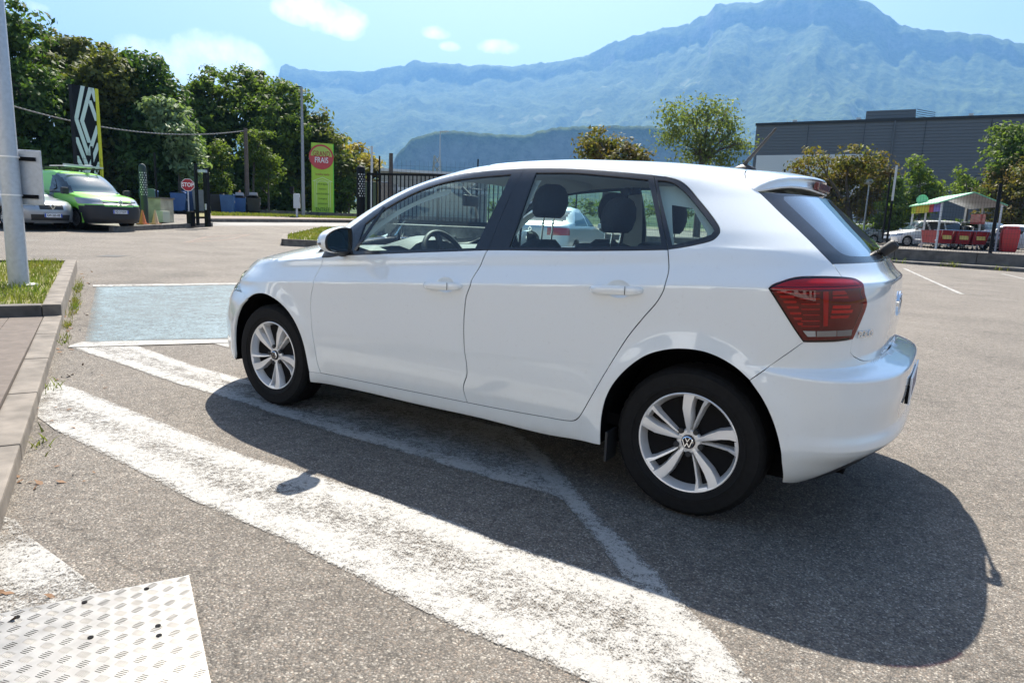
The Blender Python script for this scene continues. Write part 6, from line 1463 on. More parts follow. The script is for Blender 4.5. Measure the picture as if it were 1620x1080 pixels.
# long pale building + containers behind the gate
la=(40.839,-39.839,1.236);lb2=(34.798,-46.144,1.302);zt2=(38.567,-42.019,4.688)[2]
wh_=empty('pale_shed',(0,0,0),0,'long low beige shed seen through the bars of the sliding gate','building')
a=Vector((la[0],la[1],0));c=Vector((lb2[0],lb2[1],0));b=MB();b.bar(a+Vector((0,0,zt2/2)),c+Vector((0,0,zt2/2)),6,zt2);b.build('wall',mat('beige_render',(.34,.33,.30),.9,nd=(.8,.15,0)),wh_)
b=MB();b.bar(a+Vector((0,0,zt2+.1)),c+Vector((0,0,zt2+.1)),6.4,.2);b.build('roof',M['white_clad'],wh_)
b=MB();b.bar(a+Vector((0,0,zt2*.72)),c+Vector((0,0,zt2*.72)),6.06,.25);b.build('fascia_band',M['white_clad'],wh_)
M['cont_green']=mat('olive_green_container',(.05,.075,.03),.6);
for (px0,px1,yt,d_,mt_,lab) in ((586,609,291,42,'cont_green','olive green container behind the sliding gate'),(609,628,291,42.5,'black_paint','black container with pale edges next to the olive one')):
    a=Vector((29.779,-27.584,1.001)) if px0==586 else Vector((29.03,-28.072,1.035));c=Vector((29.062,-28.051,1.033)) if px0==586 else Vector((28.411,-28.475,1.063));zt3=(29.587,-28.144,3.088)[2]
    a.z=c.z=.5;ct=empty('container',(0,0,0),0,lab,'container');u_=(c-a);nn_=Vector((-u_.y,u_.x,0)).normalized()*-1.2
    b=MB();b.bar(a+nn_+Vector((0,0,(zt3-.5)/2)),c+nn_+Vector((0,0,(zt3-.5)/2)),2.4,zt3-.5);b.build('container_body',M[mt_],ct,bevel=.05)
    b=MB();b.bar(a-nn_*.02+Vector((0,0,.1)),a-nn_*.02+Vector((0,0,zt3-.5)),.06,.06);b.bar(c-nn_*.02+Vector((0,0,.1)),c-nn_*.02+Vector((0,0,zt3-.5)),.06,.06);b.build('edge_posts',M['fence_grey'] if px0==586 else M['galv'],ct)
# ---------------------------------------------------------------- left side: low wall, posts, cabinet, cones, stop sign
ks=Vector((21.384,-7.824,0.349));ke=Vector((24.449,-13.274,0.474));kv=(ke-ks);kv.z=0;kL=kv.length;kv.normalize();kq=Vector((-kv.y,kv.x,0))
if kq.dot(Vector((1,-.5,0)))<0: kq=-kq
def lp_(t,o,z=0): q=ks+kv*t+kq*o;return Vector((q.x,q.y,gz(q.x,q.y)+z))
isl=empty('gravel_island',(0,0,0));tag(isl,kind='structure')
b=MB();n=10
for i in range(n):
    a=lp_(kL*i/n,0,.02);c=lp_(kL*(i+1)/n,0,.02);b.bar(a,c,.15,.28)
b.build('kerb_stones',M['concrete'],isl)
V=[];
for i in range(n+1): V+=[tuple(lp_(kL*i/n,.07,.12)),tuple(lp_(kL*i/n,2.6,.05))]
MB().add(V,[(2*i,2*i+2,2*i+3,2*i+1) for i in range(n)]).build('gravel_surface',M['gravel'],isl)
t0,t1=kL*.30,kL*1.0
lw=MB();
for i in range(8):
    a=lp_(t0+(t1-t0)*i/8,2.2,.20);c=lp_(t0+(t1-t0)*(i+1)/8,2.2,.20);lw.bar(a,c,.22,.62)
tag(lw.build('low_wall',M['wall_conc'],None),'low mossy concrete wall behind the gravel island by the stop sign','wall')
# wire fence on it with black posts
mesh_fence('wire_fence',tuple(lp_(-15,10,0)),tuple(lp_(-.2,5.5,0)),2.05,2.5,.30,'black wire fence running behind the parked cars and the tall totem',posts_h=2.45,dx=.3,dz=.18,th=.007,mtp=M['fence'])
mesh_fence('wire_fence',tuple(lp_(-.2,5.5,0)),tuple(lp_(t1,2.2,0)),2.05,2.3,.30,'black wire fence with dark posts in front of the left trees, beside the gate opening'.replace('left ',''),posts_h=2.45,dx=.3,dz=.18,th=.007,mtp=M['fence'])
b1=(24.058,-10.394,0.482);b1h=2.186
striped_post('bollard_post',(b1[0],b1[1],b1[2]),b1h,.125,'tall dark green round post with white marks beside the green van',mt=mat('dark_green_post',(.02,.035,.03),.5))
gp=(23.261,-12.356,0.492);gph=2.178
gx_=empty('gate_post',(gp[0],gp[1],gp[2]),.3,'square black double gate post with a bracket, ending the low wall','gate post')
MB().box((0,0,gph/2),(.16,.16,gph)).build('post',M['fence'],gx_,bevel=.01);MB().box((.30,.18,gph/2+.1),(.09,.09,gph+.1)).build('slim_post',M['fence'],gx_)
MB().box((.15,.1,gph-.12),(.5,.12,.10)).build('bracket',M['galv'],gx_);MB().box((-.02,.10,.75),(.06,.04,.22)).build('label_plate',M['seat_edge'],gx_);MB().box((.5,.3,.28),(.22,.22,.56)).build('motor_box',M['fence'],gx_,bevel=.02)
cb=(25.405,-11.721,0.576);hb=0.929
cx=empty('concrete_cabinet',(cb[0],cb[1],cb[2]-.1),math.radians(-62),'pale stained concrete cabinet between the dark posts','cabinet')
MB().box((.05,0,hb/2+.05),(.85,.6,hb+.1)).build('cabinet_body',mat('stained_pale_concrete',(.40,.37,.27),.9,nd=(3,.35,.003)),cx,bevel=.02);MB().box((.05,0,hb+.10),(.92,.68,.06)).build('cabinet_top',M['concrete'],cx)
mb_=(24.912,-11.562,0.613);MB().box((0,0,.20),(.46,.3,.42),rz=math.radians(-62)).build('meter_box',mat('cream_plastic_box',(.48,.50,.38),.6),None,bevel=.02,loc=(mb_[0],mb_[1],mb_[2]));tag(bpy.data.objects['meter_box'],'cream plastic meter box at the foot of the concrete cabinet','box')
gm=(26.143,-11.688,1.53);lb3=empty('green_letter_box',(gm[0],gm[1],gm[2]-.02),math.radians(-60),'dark green letter box on a stalk behind the tall round post','letter box')
MB().box((0,0,.17),(.52,.34,.36)).build('box_body',mat('dark_green_paint',(.03,.12,.05),.4),lb3,bevel=.02);MB().box((0,0,-.45),(.06,.06,.9)).build('stalk',M['fence'],lb3)
def cone(pos,lab,h,col):
    o=empty('traffic_cone',pos,.4,lab,'traffic cone','faded traffic cones on the gravel island')
    MB().box((0,0,.02),(.30,.30,.04)).build('base',col,o,bevel=.01)
    MB().lathe([(.12,.04),(.022,h),(.012,h)],20).build('cone_body',col,o,smooth=50)
    MB().lathe([(.098,.04+h*.18),(.070,.04+h*.42)],20).build('reflective_band',M['seat_edge'],o,smooth=50);
c1=(23.537,-10.016,0.539);cone(c1,'orange traffic cone beside the front bumper of the green van',.50,mat('faded_orange',(.55,.16,.06),.6))
c2=(23.757,-10.6,0.541);cone(c2,'sun-bleached yellow-white traffic cone in front of the concrete cabinet',.52,mat('bleached_orange',(.55,.36,.22),.6))
# stop sign
ss=(30.592,-16.184,0.912);so_=empty('stop_sign',(ss[0],ss[1],ss[2]),0,'red octagonal stop sign on a thin grey pole beyond the low wall','road sign')
sz=(30.739,-16.372,2.266)[2]-ss[2];toC=Vector((-.82-ss[0],3.42-ss[1],0)).normalized();tx_=Vector((toC.y,-toC.x,0))*-1
MB().tube([(0,0,-.3),(0,0,sz+.25)],.03,8).build('pole',M['galv'],so_)
def octo(r): return [(r*math.cos(math.pi/8+k*math.pi/4),r*math.sin(math.pi/8+k*math.pi/4)) for k in range(8)]
FM=frame_M((0,0,sz),tx_,(0,0,1));
me=MB().prism(octo(.31),.03,.045).build('sign_rim',M['plate_w'],so_);me.matrix_local=FM
me=MB().prism(octo(.285),.046,.05).build('sign_face',mat('stop_red',(.42,.01,.02),.4),so_);me.matrix_local=FM
tm=FM.copy();text_mesh('STOP',.225,.001,'sign_text',M['plate_w'],so_,FM@Matrix.Translation((0,0,.053)),(.95,1.15),'CENTER',.006)
# rear verge: pavement, kerb, grass, low wall, bins
vA=(27.107,-15.1,0.612);vB=(27.85,-26.353,0.736)
def line_pts(l): return [q[:2] for q in l]
drape('road',[(24.868,-13.609,0.489),(25.46,-18.027,0.534),(25.524,-23.939,0.568),(24.329,-27.861,0.557),(28.656,-33.236,0.708),(29.286,-27.845,0.696),(28.457,-20.477,0.632),(27.496,-15.295,0.575)],mat('pale_road_surface',(.21,.205,.195),.85,nd=(3,.12,0)),.006,1.2)
kk=[(27.933,-15.585,0.589),(28.909,-20.847,0.647),(29.871,-28.453,0.715),(29.398,-34.158,0.731)]
kb2=empty('road_kerb',(0,0,0));tag(kb2,kind='structure');b=MB()
for i in range(3):
    a=Vector(kk[i]);c=Vector(kk[i+1])
    for j in range(6): b.bar(a.lerp(c,j/6)+Vector((0,0,.03)),a.lerp(c,(j+1)/6)+Vector((0,0,.03)),.18,.22)
b.build('kerb_stones',M['concrete_dark'],kb2)
drape('rear_pavement',[(28.485,-15.918,0.606),(29.582,-21.397,0.669),(30.994,-29.618,0.747),(30.707,-35.784,0.767),(38.18,-45.071,0.871),(38.055,-36.95,0.855),(33.382,-24.503,0.775),(31.104,-17.653,0.69)],mat('pinkish_pavement',(.19,.155,.135),.9,nd=(2,.12,0)),.14,1.5)
drape('verge',[(30.732,-16.292,0.672),(33.502,-24.601,0.777),(38.055,-36.95,0.855),(39.876,-47.179,0.887),(33.61,-44.492,1.297),(37.934,-36.824,0.984),(38.838,-28.958,0.767),(40.041,-22.111,0.566)],M['soil'],.10,2.0)
rng=np.random.default_rng(21);pts=[]
va=[np.array((31.951,-18.285,0.712)),np.array((32.193,-30.862,1.009)),np.array((37.217,-36.079,0.987)),np.array((37.951,-22.26,0.631))]
for _ in range(9000):
    s,t=rng.random(),rng.random();q=(va[0]*(1-s)+va[1]*s)*(1-t)+(va[3]*(1-s)+va[2]*s)*t;pts.append((q[0],q[1],gz(q[0],q[1])+.08))
blades('verge_grass',pts,.16,M['grass'],seed=9,w=.03)
w0=Vector((39.13,-20.338,0.83));w1=Vector((37.32,-28.795,1.095));w2=Vector((30.043,-39.53,1.235));b=MB();w0.z=w1.z=w2.z=1.0
b.bar(w0,w1,.25,.5);b.bar(w1,w2,.25,.5);tag(b.build('back_wall',M['concrete_dark']),'long low dark kerb wall at the back of the grass verge','wall')
M['bin_blue']=mat('blue_bin_plastic',(.045,.12,.30),.5,nd=(4,.15,0));M['bin_grey']=mat('grey_bin_plastic',(.16,.18,.20),.5,nd=(4,.15,0));M['bin_black']=mat('black_bin_plastic',(.03,.032,.036),.5)
def bin_(px,lab,mt,w,h,pos,over=False):
    o=empty('wheeled_bin',pos,math.radians(-40),lab,'bin','wheeled rubbish bins lined up below the trees')
    b=MB();V=[]
    for z,k in((.12,.84),(h*.9,1.0),(h,1.02)): V+=[(-w/2*k,-.4*k,z),(w/2*k,-.4*k,z),(w/2*k,.4*k,z),(-w/2*k,.4*k,z)]
    b.add(V,[(3,2,1,0)]+[(4*i+j,4*i+(j+1)%4,4*i+4+(j+1)%4,4*i+4+j) for i in range(2) for j in range(4)]);b.build('bin_body',M[mt],o,bevel=.03)
    b=MB();n=8;V=[]
    for i in range(n+1):
        a=math.pi*i/n;V+=[(-w/2*1.04,-.42*math.cos(a),h+.12*math.sin(a)),(w/2*1.04,-.42*math.cos(a),h+.12*math.sin(a))]
    b.add(V,[(2*i,2*i+1,2*i+3,2*i+2) for i in range(n)]);b.build('lid',M[mt],o,smooth=40)
    for x in(-w/2+.12,w/2-.12):
        for y in(-.3,.3): MB().lathe([(.09,-.03),(.09,.03)],12,M=Matrix(((0,0,1),(1,0,0),(0,1,0))),c=(x,y,.09)).build('castor',M['rubber'],o)
    MB().box((.0,-.405,h*.68),(.12,.02,.14)).build('sticker',M['plate_w'],o)
    if over: MB().box((.1,0,h+.18),(w*.7,.5,.22),M=Matrix.Rotation(.2,3,'Y')).build('rubbish_bag',mat('pale_rubbish',(.42,.38,.36),.7),o,bevel=.08)
for px_,lab,mt,w,h,pos,ov in [
    (288,'wide dark blue bin first in the row beyond the low wall','bin_blue',1.3,1.15,(38.174,-20.357,0.874),0),
    (300,'blue bin with paler lid behind the stop sign pole','bin_blue',1.2,1.3,(38.558,-21.322,0.893),0),
    (316,'grey ribbed bin between the stop sign and the double gate post','bin_grey',1.25,1.35,(37.575,-21.355,0.92),0),
    (343,'black bin just past the double gate post','bin_black',.9,1.15,(38.614,-23.106,0.946),0),
    (361,'bright blue bin with a white scuff standing forward of the row','bin_blue',1.15,1.25,(37.576,-23.143,0.819),0),
    (380,'small blue bin overflowing next to the scuffed blue one','bin_blue',.95,1.0,(38.297,-24.517,0.945),1),
    (400,'black bin heaped with pale bags at the end of the row','bin_black',1.25,1.0,(37.982,-25.328,0.976),1),
    (236,'blue bin half hidden behind the tall dark green post','bin_blue',.9,1.2,(37.181,-17.968,0.827),0)]:
    bin_(px_,lab,mt,w,h,pos,ov)
cd=(38.495,-24.601,1.956);MB().box((0,0,0),(.8,.04,.6),M=Matrix.Rotation(.7,3,'Y')).build('cardboard_sheet',mat('cardboard',(.42,.24,.16),.8),None,loc=(cd[0],cd[1],cd[2]));tag(bpy.data.objects['cardboard_sheet'],'reddish cardboard sheet sticking up out of the blue bins','cardboard')
# poles, lamp, cable
up_=(38.774,-25.431,1.012);uh=5.378;MB().tube([(0,0,-.3),(0,0,uh)],[.16,.11],12).build('utility_pole',mat('brown_wood_pole',(.13,.10,.085),.9,nd=(10,.3,0)),None,smooth=50,loc=up_);tag(bpy.data.objects['utility_pole'],'brown wooden utility pole rising from behind the bins','utility pole')
ca=Vector(up_)+Vector((0,0,uh-.15));cb_=Vector((39.546,-9.218,6.629));pp=[];rr=[]
for i in range(161):
    t=i/160;q=ca.lerp(cb_,t);q.z-=4*t*(1-t)*1.1;pp.append(q);rr.append(.030 if i%2 else .048)
tag(MB().tube(pp,rr,6).build('overhead_cable',mat('grey_twisted_cable',(.25,.24,.22),.7)),'twisted grey overhead cable strung in front of the dark trees','cable')
sl_=(34.887,-26.74,1.111);slh=7.77;st=empty('street_lamp',sl_,0,'tall slim grey street lamp beside the letter boxes','street lamp')
MB().tube([(0,0,-.3),(0,0,slh)],[.12,.07],12).build('post',mat('grey_lamp_post',(.30,.31,.33),.5,.3),st,smooth=50);dl=Vector((36.26,-27.542,9.154))-Vector((35.948,-27.737,9.128));dl.z=0
b=MB();b.bar((0,0,slh),tuple(dl+Vector((0,0,slh+.03))),.10,.07);b.build('lamp_head',M['fence_grey'],st)
ml=(32.328,-24.104,0.842);mlh=1.413;mo=empty('letter_box_cluster',ml,math.radians(-42),'grey block of letter boxes on two legs beside the slim street lamp','letter box')
MB().box((0,0,mlh-.42),(.95,.35,.84)).build('box_body',M['galv'],mo,bevel=.01)
for x in(-.36,.36): MB().box((x,0,(mlh-.8)/2),(.09,.09,mlh-.8)).build('leg',M['galv'],mo)
for i,x in enumerate((-.24,.2)):
    for z in(-.22,.10): MB().box((x,-.18,mlh-.45+z),(.40,.012,.26)).build('flap',M['fence'] if(i==0 and z>0) else M['seat_edge'],mo)
MB().box((-.2,.25,mlh+.18),(.65,.2,.42)).build('dark_board',M['fence'],mo)
# ---------------------------------------------------------------- tall dealer totem with diamond bars
ta=Vector((27.486,-9.886,-0.079));tb=Vector((27.611,-10.77,-0.083));tz0=ta.z-.2
Tt=(28.004,-10.122,5.524)[2];th_=Tt-tz0;tw=(Vector((tb.x,tb.y,0))-Vector((ta.x,ta.y,0))).length*1.12;tdx=(tb-ta);tdx.z=0;tdx.normalize();tnn=Vector((tdx.y,-tdx.x,0))
if tnn.dot(Vector((-1,.5,0)))<0: tnn=-tnn
tt=empty('dealer_totem',(ta.x-tdx.x*.06,ta.y-tdx.y*.06,tz0),0,'tall black totem with interlocking white diamond bars and a yellow edge','sign')
FT=Matrix((tdx,Vector((0,0,1)),tnn)).transposed().to_4x4()
def tp_(name,polys,z0,z1,mt,par):
    b=MB()
    for pl_ in polys: b.prism(pl_,z0,z1)
    o=b.build(name,mt,par);o.matrix_local=FT;return o
tp_('panel',[[(0,0),(tw*.87,0),(tw*.87,th_),(0,th_)]],-.22,0,mat('black_totem_panel',(.010,.011,.014),.6,spec=.15),tt)
tp_('yellow_edge',[[(tw*.87,0),(tw,0),(tw,th_),(tw*.87,th_)]],-.26,.02,mat('yellow_totem_edge',(.62,.58,.02),.4),tt)
# bars: traced in panel fractions (u across 0..1 of the black panel, v down from the top in px of 176)
U=tw*.87;Vv=th_/238.0
def PV(u,v): return (u*U,th_-v*Vv)
W2=mat('pale_mint_white',(.60,.70,.66),.5)
b=MB()
def zu(x,y): return ((x-417-(y-128)*.033)/143.,(y-128)/3.6)
def bar_(p,q,w=.175):
    (u0,v0),(u1,v1)=zu(*p),zu(*q);R_=[(u0-w/2,v0),(u0+w/2,v0),(u1+w/2,v1),(u1-w/2,v1)]
    out=[]
    for i_ in range(4):  # clip to the panel
        a_,c_=R_[i_],R_[(i_+1)%4];out.append(a_)
        for lim in(.012,.988):
            if (a_[0]-lim)*(c_[0]-lim)<0: t_=(lim-a_[0])/(c_[0]-a_[0]);out.append((lim,a_[1]+(c_[1]-a_[1])*t_))
    out=[(min(max(u_,.012),.988),v_) for u_,v_ in out];b.prism([PV(*q_) for q_ in out],.002,.012)
for p_,q_ in [((484,128),(434,312)),((434,308),(503,500)),((503,500),(572,330)),((533,128),(470,317)),((470,313),(512,430)),((541,128),(565,200)),((524,198),(566,305)),((430,408),(492,560)),((492,556),(452,650)),((428,508),(460,572)),((460,568),(430,640)),((574,425),(470,650)),((576,530),(520,650))]: bar_(p_,q_)
o=b.build('diamond_bars',W2,tt);o.matrix_local=FT
# ---------------------------------------------------------------- green market sign
ga_=Vector((37.581,-29.791,0.89));gb2=Vector((36.799,-31.028,0.944));z0g=ga_.z;zT=(37.751,-30.021,5.968)[2];hG=zT-z0g;gw=(gb2-ga_);gw.z=0;wG=gw.length;gw.normalize();gn=Vector((gw.y,-gw.x,0))
if gn.dot(Vector((-1,.5,0)))<0: gn=-gn
gs=empty('market_sign',(ga_.x,ga_.y,z0g),0,'tall lime green sign board with a red and green disc and lettering','sign')
FG_=Matrix((gw,Vector((0,0,1)),gn)).transposed().to_4x4()
def gpr(name,poly,a,b_,mt): o=MB().prism(poly,a,b_).build(name,mt,gs);o.matrix_local=FG_;return o
LG=mat('lime_green_board',(.40,.62,.05),.5);gpr('board',[(0,0),(wG,0),(wG,hG),(0,hG)],-.18,0,LG)
gpr('bright_edge',[(wG,0),(wG+.05,0),(wG+.05,hG),(wG,hG)],-.19,.0,mat('bright_green_edge',(.10,.60,.05),.5))
RD=mat('sign_red',(.50,.02,.03),.3,0,.5);cxg,cyg,rg_=wG*.45,hG*.815,hG*.165
circ=lambda r,a0=0,a1=360,n=40:[(cxg+r*math.cos(math.radians(a0+(a1-a0)*i/n)),cyg+r*math.sin(math.radians(a0+(a1-a0)*i/n))) for i in range(n if a1-a0>=360 else n+1)]
gpr('disc',circ(rg_),.002,.06,RD);gpr('disc_upper_half',circ(rg_*.86,4,176),.061,.066,mat('disc_green',(.42,.55,.10),.5))
def gtx(t,size,u,v,mt,nm='lettering',sx_=1,bold=0): text_mesh(t,size,.002,nm,mt,gs,FG_@Matrix.Translation((u,v,.072 if v>hG*.6 and nm=='disc_lettering' else .006)),(sx_,1.15),'CENTER',bold)
DR=mat('dark_red_lettering',(.32,.03,.03),.5);DG=mat('dark_green_lettering',(.05,.11,.03),.6);PG=mat('pale_green_line',(.60,.72,.35),.6)
gtx('GRAND',hG*.085,cxg,cyg+hG*.040,DR,'disc_lettering',.78,.004);gtx('FRAIS',hG*.090,cxg,cyg-hG*.045,M['plate_w'],'disc_lettering',.84,.004)
gtx('le meilleur marché',hG*.040,wG*.5,hG*.585,DR,'lettering',.62,.0)
for i,t_ in enumerate(('fruits et légumes','boucherie','epicerie d\'ici et d\'ailleurs','fromagerie','poissonnerie')):
    gtx(t_,hG*.033,wG*.5,hG*(.455-.066*i),DG,'lettering',.70 if i==0 else .52 if i==2 else .78,.0)
gtx('ENTRÉE',hG*.065,wG*.5,hG*.105,DG,'lettering',.85,.0)
b=MB();b.prism([(wG*.30,hG*.030),(wG*.50,hG*.030),(wG*.50,hG*.015),(wG*.64,hG*.042),(wG*.50,hG*.069),(wG*.50,hG*.054),(wG*.30,hG*.054)],.002,.006);o=b.build('arrow',DG,gs);o.matrix_local=FG_
b=MB()
def ln(a,c,w=.045):
    a=Vector((a[0]*wG,a[1]*hG,.004));c=Vector((c[0]*wG,c[1]*hG,.004));d=(c-a).normalized();n_=Vector((-d.y,d.x,0))*w/2;b.prism([tuple((a+n_)[:2]),tuple((a-n_)[:2]),tuple((c-n_)[:2]),tuple((c+n_)[:2])],.001,.004)
ln((.04,.49),(.5,.545));ln((.96,.49),(.5,.545));ln((.04,.49),(.96,.49),.03)
for u in(.14,.22,.78,.86): ln((u,.49),(u,.14),.035)
for i in range(8):
    a0=math.pi*i/8;a1=math.pi*(i+1)/8;ln((.5+.26*math.cos(a0),.44+.07*math.sin(a0)),(.5+.26*math.cos(a1),.44+.07*math.sin(a1)),.035)
o=b.build('hall_drawing',PG,gs);o.matrix_local=FG_
# ---------------------------------------------------------------- small kerbed grass island in front of the bonnet
iA=[(15.322,-9.519,0.217),(17.616,-11.413,0.268),(21.894,-16.586,0.416),(22.007,-20.287,0.442),(13.069,-11.007,0.185)]
iv=empty('grass_island',(0,0,0));tag(iv,kind='structure')
P_=[np.array(q[:2]) for q in iA];cen=np.mean(P_,0);b=MB()
for i in range(5):
    a=P_[i];c=P_[(i+1)%5];n=max(1,int(np.linalg.norm(c-a)/.9))
    for j in range(n):
        q0=a+(c-a)*j/n;q1=a+(c-a)*(j+1)/n;b.bar((q0[0],q0[1],gz(*q0)+.06),(q1[0],q1[1],gz(*q1)+.06),.16,.26)
b.build('kerb_stones',M['concrete'],iv)
o=drape('island_soil',[cen+(q-cen)*.985 for q in P_],M['soil'],.15,.8);o.parent=iv
rng=np.random.default_rng(31);pts=[];PP=np.array([cen+(q-cen)*.96 for q in P_]);lo,hi=PP.min(0),PP.max(0)
Q_=rng.uniform(lo,hi,(16000,2));Q_=Q_[inpoly(Q_,PP)];pts=[(q[0],q[1],gz(q[0],q[1])+.145) for q in Q_]
blades('island_grass',pts,.10,M['grass'],seed=12,w=.014)
# distant lamp masts and lattice pylon
for (bx_,by_,ty_,dd,lab) in ((694,345,208,90,'thin distant lamp mast in front of the rocky hill'),):
    q=(57.21,-67.926,1.169);h_=11.005;o=empty('lamp_mast',(q[0],q[1],.5),0,lab,'street lamp');MB().tube([(0,0,0),(0,0,q[2]+h_-.5)],[.11,.07],8).build('post',M['galv'],o);MB().box((-.5,-.2,q[2]+h_-.5),(1.2,.3,.12)).build('lamp_head',M['galv'],o)
q=(142.096,-170.919,4.169);zt4=(144.149,-172.958,20.207)[2];py=empty('lattice_pylon',(q[0],q[1],.5),.6,'small pale lattice pylon far beyond the mesh fence','pylon')
b=MB();n=7;hh=zt4
for k in range(n):
    for s in(0,1):
        w0_=2.2*(1-k/n*.6);w1_=2.2*(1-(k+1)/n*.6);z0_=hh*k/n;z1_=hh*(k+1)/n
        for (a,c) in (((-w0_,-w0_),(w1_,-w1_)),((w0_,-w0_),(-w1_,-w1_)),((-w0_,w0_),(w1_,w1_)),((-w0_,-w0_),(-w1_,-w1_)),((w0_,-w0_),(w1_,-w1_)),((w0_,w0_),(w1_,w1_)),((-w0_,w0_),(-w1_,w1_))): b.bar((a[0],a[1],z0_),(c[0],c[1],z1_),.28)
b.build('lattice',M['seat_edge'],py)

M['showroom_wall']=mat('pale_showroom_render',(.76,.77,.76),.8)
# ---------------------------------------------------------------- pale showroom behind the camera (the car side mirrors it)
sr=empty('showroom',(2,13.0,0),0,'long pale showroom front with glazed bays facing the parked white hatchback','building')
MB().box((0,4,5.0),(46,8,3.6)).build('upper_wall',M['showroom_wall'],sr);MB().box((0,4,.2),(46,8,.4)).build('plinth',M['concrete'],sr)
for i in range(12):
    MB().box((-21.2+i*3.85,.05,2.1),(1.5,.3,3.4)).build('pillar',M['showroom_wall'],sr)
for i in range(11):
    MB().box((-19.3+i*3.85,.35,2.1),(2.4,.05,2.0)).build('window',M['car_glass'],sr)
MB().box((0,4.3,2.1),(45.6,7.5,3.4)).build('inner_wall',M['showroom_wall'],sr);MB().box((0,-.3,6.9),(46.4,.8,.25)).build('roof_edge',M['fence_grey'],sr)

# dry leaves and grit blown against the kerbs
def litter(name,spots,mt,size,seed):
    rng=np.random.default_rng(seed);P=[]
    for (x,y,sx_,sy_,n,zz0) in spots:
        for _ in range(n):
            a,c=x+rng.normal(0,sx_),y+rng.normal(0,sy_);P.append((a,c,(gz(a,c) if zz0 is None else zz0)+.006))
    P=np.array(P);m=len(P);nr=rng.normal(size=(m,3))*.35+np.array([0,0,1.]);nr/=np.linalg.norm(nr,axis=1,keepdims=True);a=rng.normal(size=(m,3));a-=(a*nr).sum(1,keepdims=True)*nr;a/=np.linalg.norm(a,axis=1,keepdims=True);b=np.cross(nr,a);s=size*rng.uniform(.4,1.3,m)[:,None]
    V=np.stack([P-a*s,P+b*s*.5,P+a*s,P-b*s*.5],1).reshape(-1,3);q=np.arange(m)*4
    return tag(link_mesh(name,fast_mesh(name,V,[np.stack([q,q+1,q+2,q+3],-1)]),mt),kind='stuff')
sp=[]
for i in range(26):
    q=wp(-9+i*.8,-1.75,0);sp.append((q.x,q.y,.35,.08,14,None))
for i in range(12):
    q=kp(4.6-i*1.0,-.07);sp.append((q.x,q.y,.22,.10,9,None))
litter('dry_leaves',sp,mat('dry_leaf',(.16,.085,.04),.8),.022,41)
litter('grit',[(kp(4.5-i*.8,-.05).x,kp(4.5-i*.8,-.05).y,.25,.12,30,None) for i in range(14)]+[(1.5,1.2,1.6,1.0,60,None),(-1,-6,3,3,60,None)],mat('grit',(.10,.085,.07),.9),.007,42)
# ---------------------------------------------------------------- trees
def crown_mesh(name,blobs,n,size,seed,mt,parent,sub=.75,flat=.6,clump=42,shell=.62):
    """leaf faces gathered in small clumps through the volume of several ellipsoids. blob=(x,y,z,rh,rz)"""
    rng=np.random.default_rng(seed);B=np.array(blobs);vol=(B[:,3]**2*B[:,4])**.75;pr=vol/vol.sum();nc=max(1,n//clump)
    bi=rng.choice(len(B),nc,p=pr);d=rng.normal(size=(nc,3));d/=np.linalg.norm(d,axis=1,keepdims=True)
    r=(shell+(1-shell)*rng.random(nc)**.5)*np.where(rng.random(nc)<.2,rng.uniform(.2,.7,nc),1)*rng.uniform(.86,1.10,nc)
    C=B[bi,:3]+d*r[:,None]*np.stack([B[bi,3],B[bi,3],B[bi,4]],-1)
    cs=sub*rng.uniform(.55,1.35,nc)
    k=np.repeat(np.arange(nc),clump);m=len(k);e=rng.normal(size=(m,3));e/=np.linalg.norm(e,axis=1,keepdims=True)
    P=C[k]+e*(rng.random(m)**.45)[:,None]*(cs[k][:,None])*np.array([1,1,flat])
    nr=e*.5+d[k]*.35+rng.normal(size=(m,3))*.55+np.array([0,0,.35]);nr/=np.linalg.norm(nr,axis=1,keepdims=True)
    a=rng.normal(size=(m,3));a-=(a*nr).sum(1,keepdims=True)*nr;a/=np.linalg.norm(a,axis=1,keepdims=True);b=np.cross(nr,a)
    s=size*rng.uniform(.5,1.3,m)[:,None]
    V=np.stack([P-a*s*.55,P+b*s*.30,P+a*s*.60,P-b*s*.30],1).reshape(-1,3);q=np.arange(m)*4
    me=fast_mesh(name,V,[np.stack([q,q+1,q+2,q+3],-1)])
    return link_mesh(name,me,mt,parent)
M['bark']=mat('grey_brown_bark',(.09,.075,.06),.95,nd=(6,.35,.02,6))
